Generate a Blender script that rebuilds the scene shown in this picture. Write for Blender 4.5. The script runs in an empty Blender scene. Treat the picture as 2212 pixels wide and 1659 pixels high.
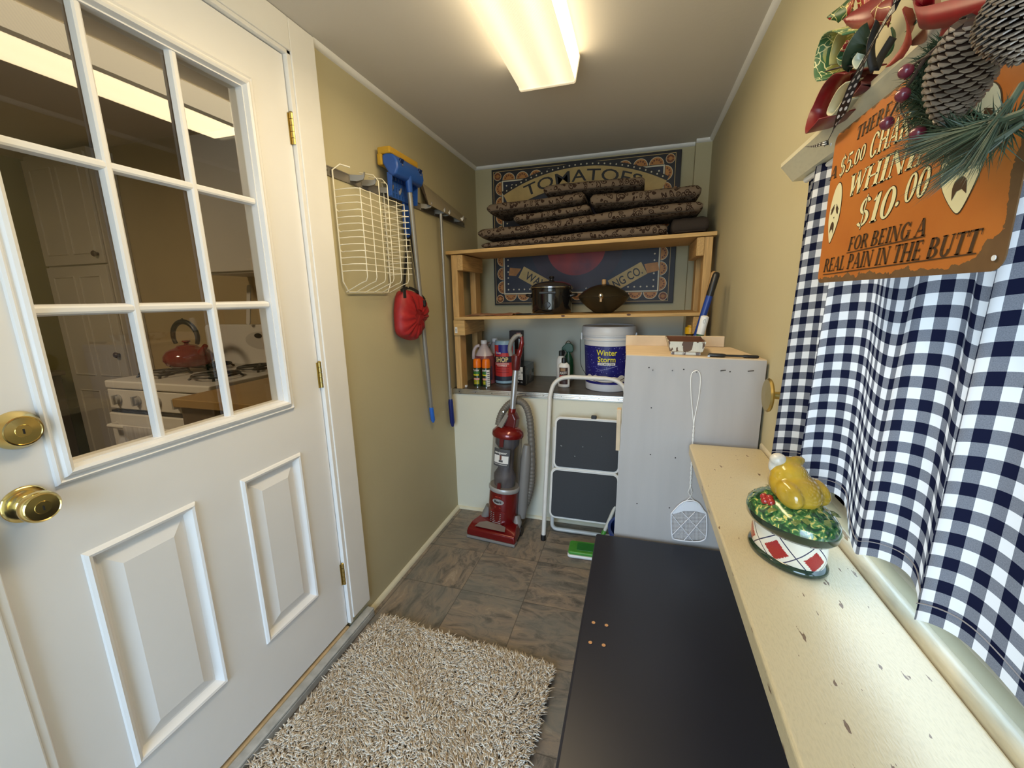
import bpy, bmesh, math, random
from mathutils import Matrix, Vector
random.seed(7)
SC = bpy.context.scene
COL = SC.collection
PI = math.pi

# ------------------------------------------------------------------ camera
CAM = Vector((0.0, 0.0, 1.366))
FPX = 893.21


def cam_matrix():
    b, a, c = -0.29305563, 0.2066833, -0.0181637
    base = Matrix(((1, 0, 0), (0, 0, -1), (0, 1, 0)))
    w2c = Matrix.Rotation(c, 3, 'Z') @ Matrix.Rotation(a, 3, 'X') @ base @ Matrix.Rotation(b, 3, 'Z')
    return w2c


W2C = cam_matrix()
C2W = W2C.transposed()
cam_data = bpy.data.cameras.new('camera')
cam = bpy.data.objects.new('camera', cam_data)
COL.objects.link(cam)
m3 = Matrix((C2W.col[0], -C2W.col[1], -C2W.col[2])).transposed()
cam.matrix_world = Matrix.Translation(CAM) @ m3.to_4x4()
cam_data.sensor_fit = 'HORIZONTAL'
cam_data.sensor_width = 36.0
cam_data.lens = 36.0 * FPX / 2212.0
cam_data.clip_start = 0.02
SC.camera = cam


def ray(px, py):
    return C2W @ Vector(((px - 1106) / FPX, (py - 829.5) / FPX, 1.0))


def atX(px, py, v):
    d = ray(px, py); return CAM + d * ((v - CAM.x) / d.x)


def atY(px, py, v):
    d = ray(px, py); return CAM + d * ((v - CAM.y) / d.y)


def atZ(px, py, v):
    d = ray(px, py); return CAM + d * ((v - CAM.z) / d.z)


# ------------------------------------------------------------------ sky, daylight, exposure
world = bpy.data.worlds.new('sky'); SC.world = world
world.use_nodes = True
wn = world.node_tree.nodes; wl = world.node_tree.links
bg = wn['Background']
geo = wn.new('ShaderNodeTexCoord'); sep = wn.new('ShaderNodeSeparateXYZ')
ramp = wn.new('ShaderNodeValToRGB')
ramp.color_ramp.elements[0].position = 0.46; ramp.color_ramp.elements[0].color = (0.30, 0.35, 0.36, 1)
ramp.color_ramp.elements[1].position = 0.56; ramp.color_ramp.elements[1].color = (0.56, 0.77, 1.0, 1)
mp = wn.new('ShaderNodeMath'); mp.operation = 'MULTIPLY_ADD'; mp.inputs[1].default_value = 0.5; mp.inputs[2].default_value = 0.5
wl.new(geo.outputs['Generated'], sep.inputs[0]); wl.new(sep.outputs['Z'], mp.inputs[0])
wl.new(mp.outputs[0], ramp.inputs[0]); wl.new(ramp.outputs[0], bg.inputs['Color'])
# sky strength lowered toward the curtained window to tone down its sill and curtain
sd = wn.new('ShaderNodeMapRange'); wl.new(sep.outputs['X'], sd.inputs[0])
sd.inputs[1].default_value = -0.2; sd.inputs[2].default_value = 0.75; sd.inputs[3].default_value = 14.0; sd.inputs[4].default_value = 3.7
wl.new(sd.outputs[0], bg.inputs['Strength'])

SC.view_settings.view_transform = 'Standard'
SC.view_settings.look = 'None'
SC.view_settings.gamma = 1.0
SC.view_settings.use_curve_mapping = False
SC.view_settings.exposure = 0.0
SC.cycles.use_denoising = True
SC.cycles.max_bounces = 10
SC.cycles.diffuse_bounces = 6
SC.cycles.glossy_bounces = 4
SC.cycles.transmission_bounces = 8
SC.cycles.transparent_max_bounces = 12
SC.cycles.sample_clamp_indirect = 6.0
SC.cycles.caustics_reflective = False
SC.cycles.caustics_refractive = False


def area(name, loc, direction, sx, sy, power, color, portal=False, parent=None):
    ld = bpy.data.lights.new(name, 'AREA'); ld.shape = 'RECTANGLE'
    ld.size, ld.size_y, ld.energy, ld.color = sx, sy, power, color
    o = bpy.data.objects.new(name, ld); COL.objects.link(o)
    o.rotation_euler = Vector(direction).to_track_quat('-Z', 'Y').to_euler()
    o.location = loc
    if portal: ld.cycles.is_portal = True
    if parent:
        o.parent = parent; o.location = Vector(loc) - parent.location
    return o


# daylight enters through the curtained window and the assumed glazed entry behind the camera
area('window_daylight', (0.52, 0.42, 1.28), (-1, 0, 0), 1.16, 0.64, 10, (1, 1, 1), portal=True)
area('assumed_entry_daylight', (-0.36, -1.32, 1.10), (0, 1, 0), 1.3, 1.98, 10, (1, 1, 1), portal=True)

# ------------------------------------------------------------------ materials


def mat(name, color, rough=0.55, metal=0.0, spec=0.5, var=0.0, vscale=6.0, bump=0.0, bscale=60.0, emit=None, estr=0.0,
        coat=0.0, stretch=None, dark=None):
    m = bpy.data.materials.new(name); m.use_nodes = True
    nt = m.node_tree; n = nt.nodes; l = nt.links
    p = n['Principled BSDF']
    c4 = (*color, 1)
    p.inputs['Base Color'].default_value = c4
    p.inputs['Roughness'].default_value = rough
    p.inputs['Metallic'].default_value = metal
    p.inputs['Specular IOR Level'].default_value = spec
    p.inputs['Coat Weight'].default_value = coat
    if var or bump:
        tc = n.new('ShaderNodeTexCoord'); mpn = n.new('ShaderNodeMapping')
        if stretch: mpn.inputs['Scale'].default_value = stretch
        l.new(tc.outputs['Object'], mpn.inputs[0])
    if var:
        nz = n.new('ShaderNodeTexNoise'); nz.inputs['Scale'].default_value = vscale; nz.inputs['Detail'].default_value = 5
        cr = n.new('ShaderNodeValToRGB')
        d = dark or tuple(x * (1 - var) for x in color)
        cr.color_ramp.elements[0].position = 0.3; cr.color_ramp.elements[0].color = (*d, 1)
        cr.color_ramp.elements[1].position = 0.7; cr.color_ramp.elements[1].color = c4
        l.new(mpn.outputs[0], nz.inputs['Vector']); l.new(nz.outputs['Fac'], cr.inputs[0])
        l.new(cr.outputs[0], p.inputs['Base Color'])
    if bump:
        nb = n.new('ShaderNodeTexNoise'); nb.inputs['Scale'].default_value = bscale; nb.inputs['Detail'].default_value = 3
        bn = n.new('ShaderNodeBump'); bn.inputs['Strength'].default_value = bump; bn.inputs['Distance'].default_value = 0.003
        l.new(mpn.outputs[0], nb.inputs['Vector']); l.new(nb.outputs['Fac'], bn.inputs['Height'])
        l.new(bn.outputs[0], p.inputs['Normal'])
    if emit:
        p.inputs['Emission Color'].default_value = (*emit, 1); p.inputs['Emission Strength'].default_value = estr
    return m


def N(m):
    return m.node_tree.nodes, m.node_tree.links


def math_node(n, l, op, a, b=None, c=None):
    k = n.new('ShaderNodeMath'); k.operation = op
    for i, v in enumerate((a, b, c)):
        if v is None: continue
        if isinstance(v, (int, float)): k.inputs[i].default_value = v
        else: l.new(v, k.inputs[i])
    return k.outputs[0]


def mix_rgb(n, l, fac, a, b):
    k = n.new('ShaderNodeMix'); k.data_type = 'RGBA'
    for sock, v in ((k.inputs[0], fac), (k.inputs[6], a), (k.inputs[7], b)):
        if isinstance(v, (int, float)): sock.default_value = v
        elif isinstance(v, tuple): sock.default_value = (*v, 1)
        else: l.new(v, sock)
    return k.outputs[2]


def thin_glass(name, tint=(1, 1, 1), rough=0.0, ior=1.5, alpha=1.0):
    """a thin pane: a fresnel mix of reflection and straight transmission"""
    m = bpy.data.materials.new(name); m.use_nodes = True
    n, l = N(m); n.remove(n['Principled BSDF'])
    out = n['Material Output']
    tr = n.new('ShaderNodeBsdfTransparent'); tr.inputs[0].default_value = (*tint, 1)
    gl = n.new('ShaderNodeBsdfGlossy'); gl.inputs['Roughness'].default_value = rough
    fr = n.new('ShaderNodeFresnel'); fr.inputs[0].default_value = ior
    ge = n.new('ShaderNodeNewGeometry'); mx = n.new('ShaderNodeMixShader')
    # both faces of the sheet reflect: counted together at the face the ray enters by
    k = math_node(n, l, 'MINIMUM', math_node(n, l, 'MULTIPLY', fr.outputs[0], 1.75), 1.0)
    l.new(math_node(n, l, 'MULTIPLY', k, math_node(n, l, 'SUBTRACT', 1.0, ge.outputs['Backfacing'])), mx.inputs[0]); l.new(tr.outputs[0], mx.inputs[1]); l.new(gl.outputs[0], mx.inputs[2])
    l.new(mx.outputs[0], out.inputs[0])
    return m


# ------------------------------------------------------------------ geometry helpers
class G:
    """collects shapes, in world coordinates by default, into one mesh object"""

    def __init__(self, M=None):
        self.v = []; self.f = []; self.m = []; self.uv = {}; self.M = M

    def add(self, vs, fs, m=0, uvs=None):
        o = len(self.v)
        for v in vs: self.v.append(Vector(v))
        for i, f in enumerate(fs):
            if uvs: self.uv[len(self.f)] = uvs[i]
            self.f.append([o + k for k in f]); self.m.append(m)
        return self

    def box(self, x0, x1, y0, y1, z0, z1, m=0, R=None):
        vs = [Vector((x, y, z)) for z in (z0, z1) for y in (y0, y1) for x in (x0, x1)]
        if R is not None: vs = [R @ v for v in vs]
        fs = [(0, 2, 3, 1), (4, 5, 7, 6), (0, 1, 5, 4), (2, 6, 7, 3), (0, 4, 6, 2), (1, 3, 7, 5)]
        return self.add(vs, fs, m)

    def cbox(self, c, s, m=0, R=None):
        """box by centre and size, turned by R about its centre"""
        c = Vector(c); h = Vector(s) / 2
        vs = [Vector((x, y, z)) for z in (-h.z, h.z) for y in (-h.y, h.y) for x in (-h.x, h.x)]
        if R is not None: vs = [R @ v for v in vs]
        vs = [v + c for v in vs]
        fs = [(0, 2, 3, 1), (4, 5, 7, 6), (0, 1, 5, 4), (2, 6, 7, 3), (0, 4, 6, 2), (1, 3, 7, 5)]
        return self.add(vs, fs, m)

    def tube(self, pts, r, n=10, closed=False, m=0, cap=True):
        pts = [Vector(p) for p in pts]; k = len(pts)
        rad = r if isinstance(r, (list, tuple)) else [r] * k
        tang = []
        for i in range(k):
            a = pts[(i - 1) % k] if (closed or i > 0) else pts[i]
            b = pts[(i + 1) % k] if (closed or i < k - 1) else pts[i]
            t = (b - a)
            tang.append(t.normalized() if t.length > 1e-9 else Vector((0, 0, 1)))
        up = Vector((0, 0, 1)) if abs(tang[0].z) < 0.9 else Vector((1, 0, 0))
        u = tang[0].cross(up).normalized()
        vs = []
        for i in range(k):
            t = tang[i]
            u = (u - t * u.dot(t)); u = u.normalized() if u.length > 1e-6 else t.orthogonal().normalized()
            w = t.cross(u)
            for j in range(n):
                a = 2 * PI * j / n
                vs.append(pts[i] + (u * math.cos(a) + w * math.sin(a)) * rad[i])
        fs = []
        for i in range(k if closed else k - 1):
            i2 = (i + 1) % k
            for j in range(n):
                j2 = (j + 1) % n
                fs.append((i * n + j, i * n + j2, i2 * n + j2, i2 * n + j))
        if cap and not closed:
            fs.append(tuple(range(n))[::-1]); fs.append(tuple((k - 1) * n + j for j in range(n)))
        return self.add(vs, fs, m)

    def lathe(self, prof, c=(0, 0, 0), axis=(0, 0, 1), n=32, m=0, sx=1.0, sy=1.0, caps=True):
        """prof: (radius, height) pairs from bottom to top, about axis through c"""
        q = Vector(axis).normalized().to_track_quat('Z', 'Y').to_matrix() if Vector(axis).normalized() != Vector((0, 0, 1)) else Matrix.Identity(3)
        c = Vector(c); vs = []
        for r, h in prof:
            for j in range(n):
                a = 2 * PI * j / n
                vs.append(c + q @ Vector((r * math.cos(a) * sx, r * math.sin(a) * sy, h)))
        fs = []
        k = len(prof)
        for i in range(k - 1):
            for j in range(n):
                j2 = (j + 1) % n
                fs.append((i * n + j, i * n + j2, (i + 1) * n + j2, (i + 1) * n + j))
        if caps:
            if prof[0][0] > 1e-5: fs.append(tuple(range(n))[::-1])
            if prof[-1][0] > 1e-5: fs.append(tuple((k - 1) * n + j for j in range(n)))
        return self.add(vs, fs, m)

    def prism(self, poly, o, u, w, h, m=0, both=True):
        """a flat outline poly [(a,b)] in the plane o + a*u + b*w, made h thick along u x w"""
        o, u, w = Vector(o), Vector(u), Vector(w)
        nn = u.cross(w).normalized()
        k = len(poly)
        vs = [o + u * a + w * b for a, b in poly] + [o + u * a + w * b + nn * h for a, b in poly]
        fs = [tuple(range(k, 2 * k))]
        if both: fs.append(tuple(range(k))[::-1])
        for i in range(k):
            j = (i + 1) % k
            fs.append((i, j, k + j, k + i))
        return self.add(vs, fs, m)

    def frame(self, y0, y1, z0, z1, x, prof, fill=True, m=0, wrap=None):
        """a mitred moulding round a rectangle on the plane X = x; prof: (inset, height) pairs"""
        vs = []
        for d, h in prof:
            vs += [(x + h, y0 + d, z0 + d), (x + h, y1 - d, z0 + d), (x + h, y1 - d, z1 - d), (x + h, y0 + d, z1 - d)]
        fs = []
        for i in range(len(prof) - 1):
            for j in range(4):
                j2 = (j + 1) % 4
                fs.append((i * 4 + j, i * 4 + j2, (i + 1) * 4 + j2, (i + 1) * 4 + j))
        if fill:
            b = (len(prof) - 1) * 4; fs.append((b, b + 1, b + 2, b + 3))
        return self.add(vs, fs, m)

    def build(self, name, mats, parent=None, smooth=None, bevel=0.0, seg=2, origin=None, subsurf=0, recalc=True):
        me = bpy.data.meshes.new(name)
        if self.M is not None: vs = [self.M @ v for v in self.v]
        else: vs = self.v
        if parent is not None:
            inv = world_of(parent).inverted(); vs = [inv @ v for v in vs]
        elif origin is not None:
            vs = [v - Vector(origin) for v in vs]
        me.from_pydata([tuple(v) for v in vs], [], self.f)
        mats = mats if isinstance(mats, (list, tuple)) else [mats]
        for a in mats: me.materials.append(a)
        if len(mats) > 1: me.polygons.foreach_set('material_index', self.m)
        if self.uv:
            ul = me.uv_layers.new(name='UVMap')
            for fi, uvs in self.uv.items():
                p = me.polygons[fi]
                for k, li in enumerate(p.loop_indices): ul.data[li].uv = uvs[k]
        if recalc:
            bm = bmesh.new(); bm.from_mesh(me)
            bmesh.ops.recalc_face_normals(bm, faces=bm.faces)
            bm.to_mesh(me); bm.free()
        if smooth is not None:
            me.shade_smooth(); me.set_sharp_from_angle(angle=math.radians(smooth))
        me.update()
        o = bpy.data.objects.new(name, me); COL.objects.link(o)
        if parent is not None: o.parent = parent
        elif origin is not None: o.location = origin
        if bevel:
            b = o.modifiers.new('edges', 'BEVEL'); b.width = bevel; b.segments = seg; b.limit_method = 'ANGLE'; b.angle_limit = math.radians(35)
            b.harden_normals = False
        if subsurf:
            s = o.modifiers.new('soft', 'SUBSURF'); s.levels = subsurf; s.render_levels = subsurf
        return o


def world_of(o):
    m = o.matrix_basis.copy()
    while o.parent is not None:
        o = o.parent; m = o.matrix_basis @ m
    return m


def tag(o, label=None, cat=None, group=None, kind=None):
    if label: o['label'] = label
    if cat: o['category'] = cat
    if group: o['group'] = group
    if kind: o['kind'] = kind
    return o


def thing(name, label, cat, loc=(0, 0, 0), rot=(0, 0, 0), group=None):
    o = bpy.data.objects.new(name, None); COL.objects.link(o)
    o.empty_display_size = 0.05
    o.location = loc; o.rotation_euler = rot
    return tag(o, label, cat, group)


def struct(o):
    o['kind'] = 'structure'; return o


def copy_tree(o, parent=None):
    c = o.copy(); COL.objects.link(c)
    if parent is not None: c.parent = parent
    for ch in list(o.children): copy_tree(ch, c)
    return c


def arc(c, u, w, r, a0, a1, n=8):
    c, u, w = Vector(c), Vector(u), Vector(w)
    return [c + u * (r * math.cos(a0 + (a1 - a0) * i / n)) + w * (r * math.sin(a0 + (a1 - a0) * i / n)) for i in range(n + 1)]


def rounded(a0, a1, b0, b1, r, n=5):
    """outline of a rounded rectangle"""
    out = []
    for ca, cb, s in ((a1 - r, b0 + r, -PI / 2), (a1 - r, b1 - r, 0), (a0 + r, b1 - r, PI / 2), (a0 + r, b0 + r, PI)):
        for i in range(n + 1):
            t = s + PI / 2 * i / n; out.append((ca + r * math.cos(t), cb + r * math.sin(t)))
    return out


def smooth_path(pts, n=6, closed=False):
    """Catmull-Rom through the points"""
    P = [Vector(p) for p in pts]; k = len(P); out = []
    for i in range(k if closed else k - 1):
        p0 = P[(i - 1) % k] if closed or i > 0 else P[i]
        p1, p2 = P[i], P[(i + 1) % k]
        p3 = P[(i + 2) % k] if closed or i + 2 < k else p2
        for j in range(n):
            t = j / n
            out.append(0.5 * (2 * p1 + (p2 - p0) * t + (2 * p0 - 5 * p1 + 4 * p2 - p3) * t * t + (3 * p1 - 3 * p2 + p3 - p0) * t ** 3))
    if not closed: out.append(P[-1])
    return out


_text_cache = {}


def text_shape(s, offset=0.0, shear=0.0, space=1.0):
    """flat letter faces of a line of type: cap height 1, starts at x = 0"""
    key = (s, offset, shear, space)
    if key in _text_cache: return _text_cache[key]
    cu = bpy.data.curves.new('lettering', 'FONT'); cu.body = s; cu.size = 1.0; cu.resolution_u = 3
    cu.offset = offset; cu.shear = shear; cu.space_character = space; cu.fill_mode = 'FRONT'
    o = bpy.data.objects.new('lettering', cu); COL.objects.link(o)
    dg = bpy.context.evaluated_depsgraph_get(); dg.update()
    me = o.evaluated_get(dg).to_mesh()
    vs = [v.co.copy() for v in me.vertices]; fs = [tuple(p.vertices) for p in me.polygons]
    o.evaluated_get(dg).to_mesh_clear()
    bpy.data.objects.remove(o); bpy.data.curves.remove(cu)
    x0 = min(v.x for v in vs); x1 = max(v.x for v in vs); k = 1 / 0.695
    vs = [((v.x - x0) * k, v.y * k) for v in vs]
    _text_cache[key] = (vs, fs, (x1 - x0) * k)
    return _text_cache[key]


def put_text(g, s, fn, w=None, h=1.0, m=0, offset=0.0, shear=0.0, align='C'):
    """lay a line of type: fn(a, b) -> point, a along the line, b up; w forces the width"""
    vs, fs, tw = text_shape(s, offset, shear)
    k = (w / tw) if w else h
    ww = tw * k
    sh = {'C': -ww / 2, 'L': 0, 'R': -ww}[align]
    g.add([fn(x * k + sh, y * h) for x, y in vs], fs, m)


def flat_fn(o, u, w, lift=0.0008):
    o, u, w = Vector(o), Vector(u), Vector(w); nn = u.cross(w).normalized()
    return lambda a, b: o + u * a + w * b + nn * lift


def cyl_fn(c, r, z0, ang0, lift=0.0007):
    """type wrapped on a standing cylinder; ang0 is the direction of its middle"""
    c = Vector(c)
    return lambda a, b: c + Vector(((r + lift) * math.cos(ang0 + a / r), (r + lift) * math.sin(ang0 + a / r), z0 + b))


def cyl_patch(g, c, r, ang0, ang1, z0, z1, m=0, n=12, lift=0.0005, sy=1.0):
    c = Vector(c); vs = []
    for z in (z0, z1):
        for i in range(n + 1):
            a = ang0 + (ang1 - ang0) * i / n
            vs.append(c + Vector(((r + lift) * math.cos(a), (r + lift) * math.sin(a) * sy, z)))
    g.add(vs, [(i, i + 1, n + 2 + i, n + 1 + i) for i in range(n)], m)
# ------------------------------------------------------------------ room measures (metres)
XL, XR, YH, YB, H, YN = -1.092, 0.370, 2.322, 2.845, 2.228, -1.25
CT = 0.812            # counter top

KHAKI = mat('khaki_wall_paint', (0.505, 0.455, 0.295), 0.6, spec=0.3, var=0.06, vscale=3, bump=0.12, bscale=90)
CREAMW = mat('cream_wall_paint', (0.74, 0.72, 0.60), 0.6, spec=0.3, var=0.05, vscale=3, bump=0.1, bscale=80)
SHADEW = mat('shaded_cream_wall_paint', (0.60, 0.58, 0.48), 0.6, spec=0.3, var=0.06, vscale=3)  # cream lower back wall, its dimmer light put into the colour
CEIL = mat('ceiling_paint', (0.67, 0.625, 0.56), 0.8, spec=0.2, bump=0.1, bscale=70)
TRIM = mat('white_trim_paint', (0.85, 0.845, 0.835), 0.4, spec=0.45, var=0.04, vscale=8)
DOORW = mat('white_door_paint', (0.86, 0.86, 0.87), 0.42, spec=0.45, var=0.03, vscale=5)
CREAMT = mat('cream_trim_paint', (0.72, 0.68, 0.52), 0.45, spec=0.4, var=0.1, vscale=14)
BRASS = mat('polished_brass', (0.78, 0.60, 0.24), 0.16, metal=1.0)
BRASSD = mat('dull_brass', (0.50, 0.38, 0.14), 0.35, metal=1.0)
DARK = mat('dark_gap', (0.012, 0.011, 0.010), 0.8)
PINE = mat('raw_pine', (0.66, 0.42, 0.17), 0.6, spec=0.25, var=0.28, vscale=5, stretch=(2, 26, 26), bump=0.08, bscale=40)
PINEY = mat('raw_pine_lengthwise', (0.62, 0.39, 0.16), 0.6, spec=0.25, var=0.3, vscale=5, stretch=(26, 2, 26))
PINEZ = mat('raw_pine_upright', (0.64, 0.40, 0.165), 0.6, spec=0.25, var=0.3, vscale=5, stretch=(26, 26, 2))
STEEL = mat('brushed_steel', (0.62, 0.62, 0.62), 0.32, metal=1.0)
ALU = mat('aluminium', (0.78, 0.78, 0.79), 0.22, metal=1.0)
BLACK = mat('black_plastic', (0.012, 0.012, 0.013), 0.35)
WHITEP = mat('white_plastic', (0.80, 0.80, 0.80), 0.35)


def slate_floor():
    m = mat('slate_vinyl_tile', (0.2, 0.17, 0.14), 0.42, spec=0.35)
    n, l = N(m); p = n['Principled BSDF']
    tc = n.new('ShaderNodeTexCoord'); sp = n.new('ShaderNodeSeparateXYZ'); l.new(tc.outputs['Object'], sp.inputs[0])
    T = 0.305
    ax = math_node(n, l, 'ADD', math_node(n, l, 'DIVIDE', sp.outputs[0], T), 10.46)
    ay = math_node(n, l, 'ADD', math_node(n, l, 'DIVIDE', sp.outputs[1], T), 10.79)
    ix = math_node(n, l, 'FLOOR', ax); iy = math_node(n, l, 'FLOOR', ay)
    fx = math_node(n, l, 'FRACT', ax); fy = math_node(n, l, 'FRACT', ay)
    cb = n.new('ShaderNodeCombineXYZ'); l.new(ix, cb.inputs[0]); l.new(iy, cb.inputs[1])
    wnz = n.new('ShaderNodeTexWhiteNoise'); wnz.noise_dimensions = '3D'; l.new(cb.outputs[0], wnz.inputs[0])
    # swap the grain direction from tile to tile
    par = math_node(n, l, 'GREATER_THAN', wnz.outputs['Value'], 0.45)
    gx = n.new('ShaderNodeMapping'); gx.inputs['Scale'].default_value = (8, 21, 8)
    gy = n.new('ShaderNodeMapping'); gy.inputs['Scale'].default_value = (21, 8, 8)
    off = n.new('ShaderNodeVectorMath'); off.operation = 'SCALE'; l.new(wnz.outputs['Color'], off.inputs[0]); off.inputs[3].default_value = 7
    for q in (gx, gy):
        l.new(tc.outputs['Object'], q.inputs[0]); l.new(off.outputs[0], q.inputs[1])
    mv = n.new('ShaderNodeMix'); mv.data_type = 'VECTOR'; l.new(par, mv.inputs[0]); l.new(gx.outputs[0], mv.inputs[4]); l.new(gy.outputs[0], mv.inputs[5])
    nz = n.new('ShaderNodeTexNoise'); nz.inputs['Scale'].default_value = 1.0; nz.inputs['Detail'].default_value = 9
    nz.inputs['Roughness'].default_value = 0.72; nz.inputs['Distortion'].default_value = 0.9
    l.new(mv.outputs[1], nz.inputs['Vector'])
    cr = n.new('ShaderNodeValToRGB'); e = cr.color_ramp.elements
    e[0].position = 0.28; e[0].color = (0.060, 0.052, 0.046, 1)
    e[1].position = 0.74; e[1].color = (0.46, 0.39, 0.31, 1)
    for pos, c in ((0.42, (0.150, 0.128, 0.108)), (0.5, (0.250, 0.205, 0.165)), (0.58, (0.290, 0.225, 0.165))):
        k = e.new(pos); k.color = (*c, 1)
    l.new(nz.outputs['Fac'], cr.inputs[0])
    n2 = n.new('ShaderNodeTexNoise'); n2.inputs['Scale'].default_value = 0.35; n2.inputs['Detail'].default_value = 3; l.new(mv.outputs[1], n2.inputs['Vector'])
    f2 = n.new('ShaderNodeMapRange'); l.new(n2.outputs['Fac'], f2.inputs[0]); f2.inputs[1].default_value = 0.42; f2.inputs[2].default_value = 0.62
    col = mix_rgb(n, l, math_node(n, l, 'MULTIPLY', f2.outputs[0], 0.55), cr.outputs[0], (0.17, 0.178, 0.165))
    ed = math_node(n, l, 'MINIMUM', math_node(n, l, 'MINIMUM', fx, math_node(n, l, 'SUBTRACT', 1.0, fx)),
                   math_node(n, l, 'MINIMUM', fy, math_node(n, l, 'SUBTRACT', 1.0, fy)))
    seam = math_node(n, l, 'LESS_THAN', ed, 0.006)
    col = mix_rgb(n, l, math_node(n, l, 'MULTIPLY', seam, 0.55), col, (0.03, 0.026, 0.022))
    l.new(col, p.inputs['Base Color'])
    bn = n.new('ShaderNodeBump'); bn.inputs['Strength'].default_value = 0.25; bn.inputs['Distance'].default_value = 0.002
    l.new(nz.outputs['Fac'], bn.inputs['Height']); l.new(bn.outputs[0], p.inputs['Normal'])
    return m


SLATE = slate_floor()

# ------------------------------------------------------------------ floor, ceiling, walls
struct(G().box(-1.30, 0.60, YN - .1, YH + .03, -0.06, 0.0).build('floor', SLATE))
struct(G().box(-1.30, 0.60, YN - .1, YB + .1, H, H + .06).build('ceiling', CEIL))
WT = 0.115   # wall thickness
DY0, DY1, DZ0, DZ1 = 0.352, 1.226, 0.0, 2.132   # doorway
g = G()
g.box(XL - WT, XL, YN, DY0, 0, H); g.box(XL - WT, XL, DY1, YB + .1, 0, H); g.box(XL - WT, XL, DY0, DY1, DZ1, H)
struct(g.build('wall_left', KHAKI))
WY0, WY1, WZ0, WZ1 = -0.16, 1.00, 0.925, 1.60     # window opening
g = G()
g.box(XR, XR + .12, YN, WY0, 0, H); g.box(XR, XR + .12, WY1, YB + .1, 0, H)
g.box(XR, XR + .12, WY0, WY1, 0, WZ0); g.box(XR, XR + .12, WY0, WY1, WZ1, H)
struct(g.build('wall_right', KHAKI))
g = G()
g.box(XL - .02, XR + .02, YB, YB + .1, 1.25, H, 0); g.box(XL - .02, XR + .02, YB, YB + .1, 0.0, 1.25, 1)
struct(g.build('wall_back', [KHAKI, SHADEW]))
g = G()
g.box(XL, XR, YH, YH + .04, 0, CT - .012)
struct(g.build('wall_niche', CREAMW))
EX0, EX1, EZ0, EZ1 = -1.01, 0.29, 0.12, 2.08
g = G()
g.box(XL - .1, EX0, YN - .1, YN, 0, H); g.box(EX1, XR + .1, YN - .1, YN, 0, H)
g.box(EX0, EX1, YN - .1, YN, 0, EZ0); g.box(EX0, EX1, YN - .1, YN, EZ1, H)
struct(g.build('wall_near', KHAKI))
# unseen glazed entry behind the camera, assumed as a source of cool daylight
w2 = struct(bpy.data.objects.new('assumed_entry_window', None)); COL.objects.link(w2); w2.location = (-0.36, YN - .05, 1.3)
PANE = thin_glass('window_glass')
g = G()
for x in (EX0 + .02, EX1 - .02): g.box(x - .02, x + .02, YN - .08, YN - .03, EZ0, EZ1)
for z in (EZ0 + .02, EZ1 - .02): g.box(EX0, EX1, YN - .08, YN - .03, z - .02, z + .02)
g.build('frame', TRIM, w2, bevel=.003)
G().box(EX0 + .04, EX1 - .04, YN - .058, YN - .054, EZ0 + .04, EZ1 - .04).build('glass_pane', PANE, w2)
# pipe chase in the far right corner
struct(G().box(0.283, XR, 2.795, YB, CT, H).build('trim_1', KHAKI, bevel=.002))
# quarter-round at the ceiling
def quarter(g, p0, p1, n1, n2, r):
    p0, p1, n1, n2 = Vector(p0), Vector(p1), Vector(n1), Vector(n2)
    prof = [(0, 0), (r, 0)] + [(r * math.cos(t), r * math.sin(t)) for t in (PI / 8, PI / 4, 3 * PI / 8)] + [(0, r)]
    k = len(prof); vs = [p0 + n1 * a + n2 * b for a, b in prof] + [p1 + n1 * a + n2 * b for a, b in prof]
    g.add(vs, [(i, (i + 1) % k, k + (i + 1) % k, k + i) for i in range(k)] + [tuple(range(k))[::-1], tuple(range(k, 2 * k))])
for nm, a, b, n1 in (('trim_2', (XL, 1.337, H), (XL, YB, H), (1, 0, 0)), ('trim_3', (XL, YB, H), (0.283, YB, H), (0, -1, 0)),
                     ('trim_4', (XR, YN, H), (XR, 2.795, H), (-1, 0, 0)), ('trim_5', (0.283, 2.795, H), (XR, 2.795, H), (0, -1, 0))):
    g = G(); quarter(g, a, b, n1, (0, 0, -1), 0.018); struct(g.build(nm, TRIM, smooth=50))
g = G(); quarter(g, (XL, 1.337, 0), (XL, YH, 0), (1, 0, 0), (0, 0, 1), 0.018); struct(g.build('baseboard_left', CREAMT, smooth=50))
g = G(); quarter(g, (XL, YH, 0), (XR, YH, 0), (0, -1, 0), (0, 0, 1), 0.016); struct(g.build('baseboard_back', CREAMT, smooth=50))

# ------------------------------------------------------------------ door casing, threshold
g = G()
CX = XL + 0.019
g.box(XL, CX, DY1, 1.337, 0.075, H - .001)
g.box(XL, CX, 0.225, DY0, 0.0, H - .001)
g.box(XL, CX, DY0, DY1, DZ1, H - .001)
struct(g.build('trim_6', TRIM, bevel=.003))
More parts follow.
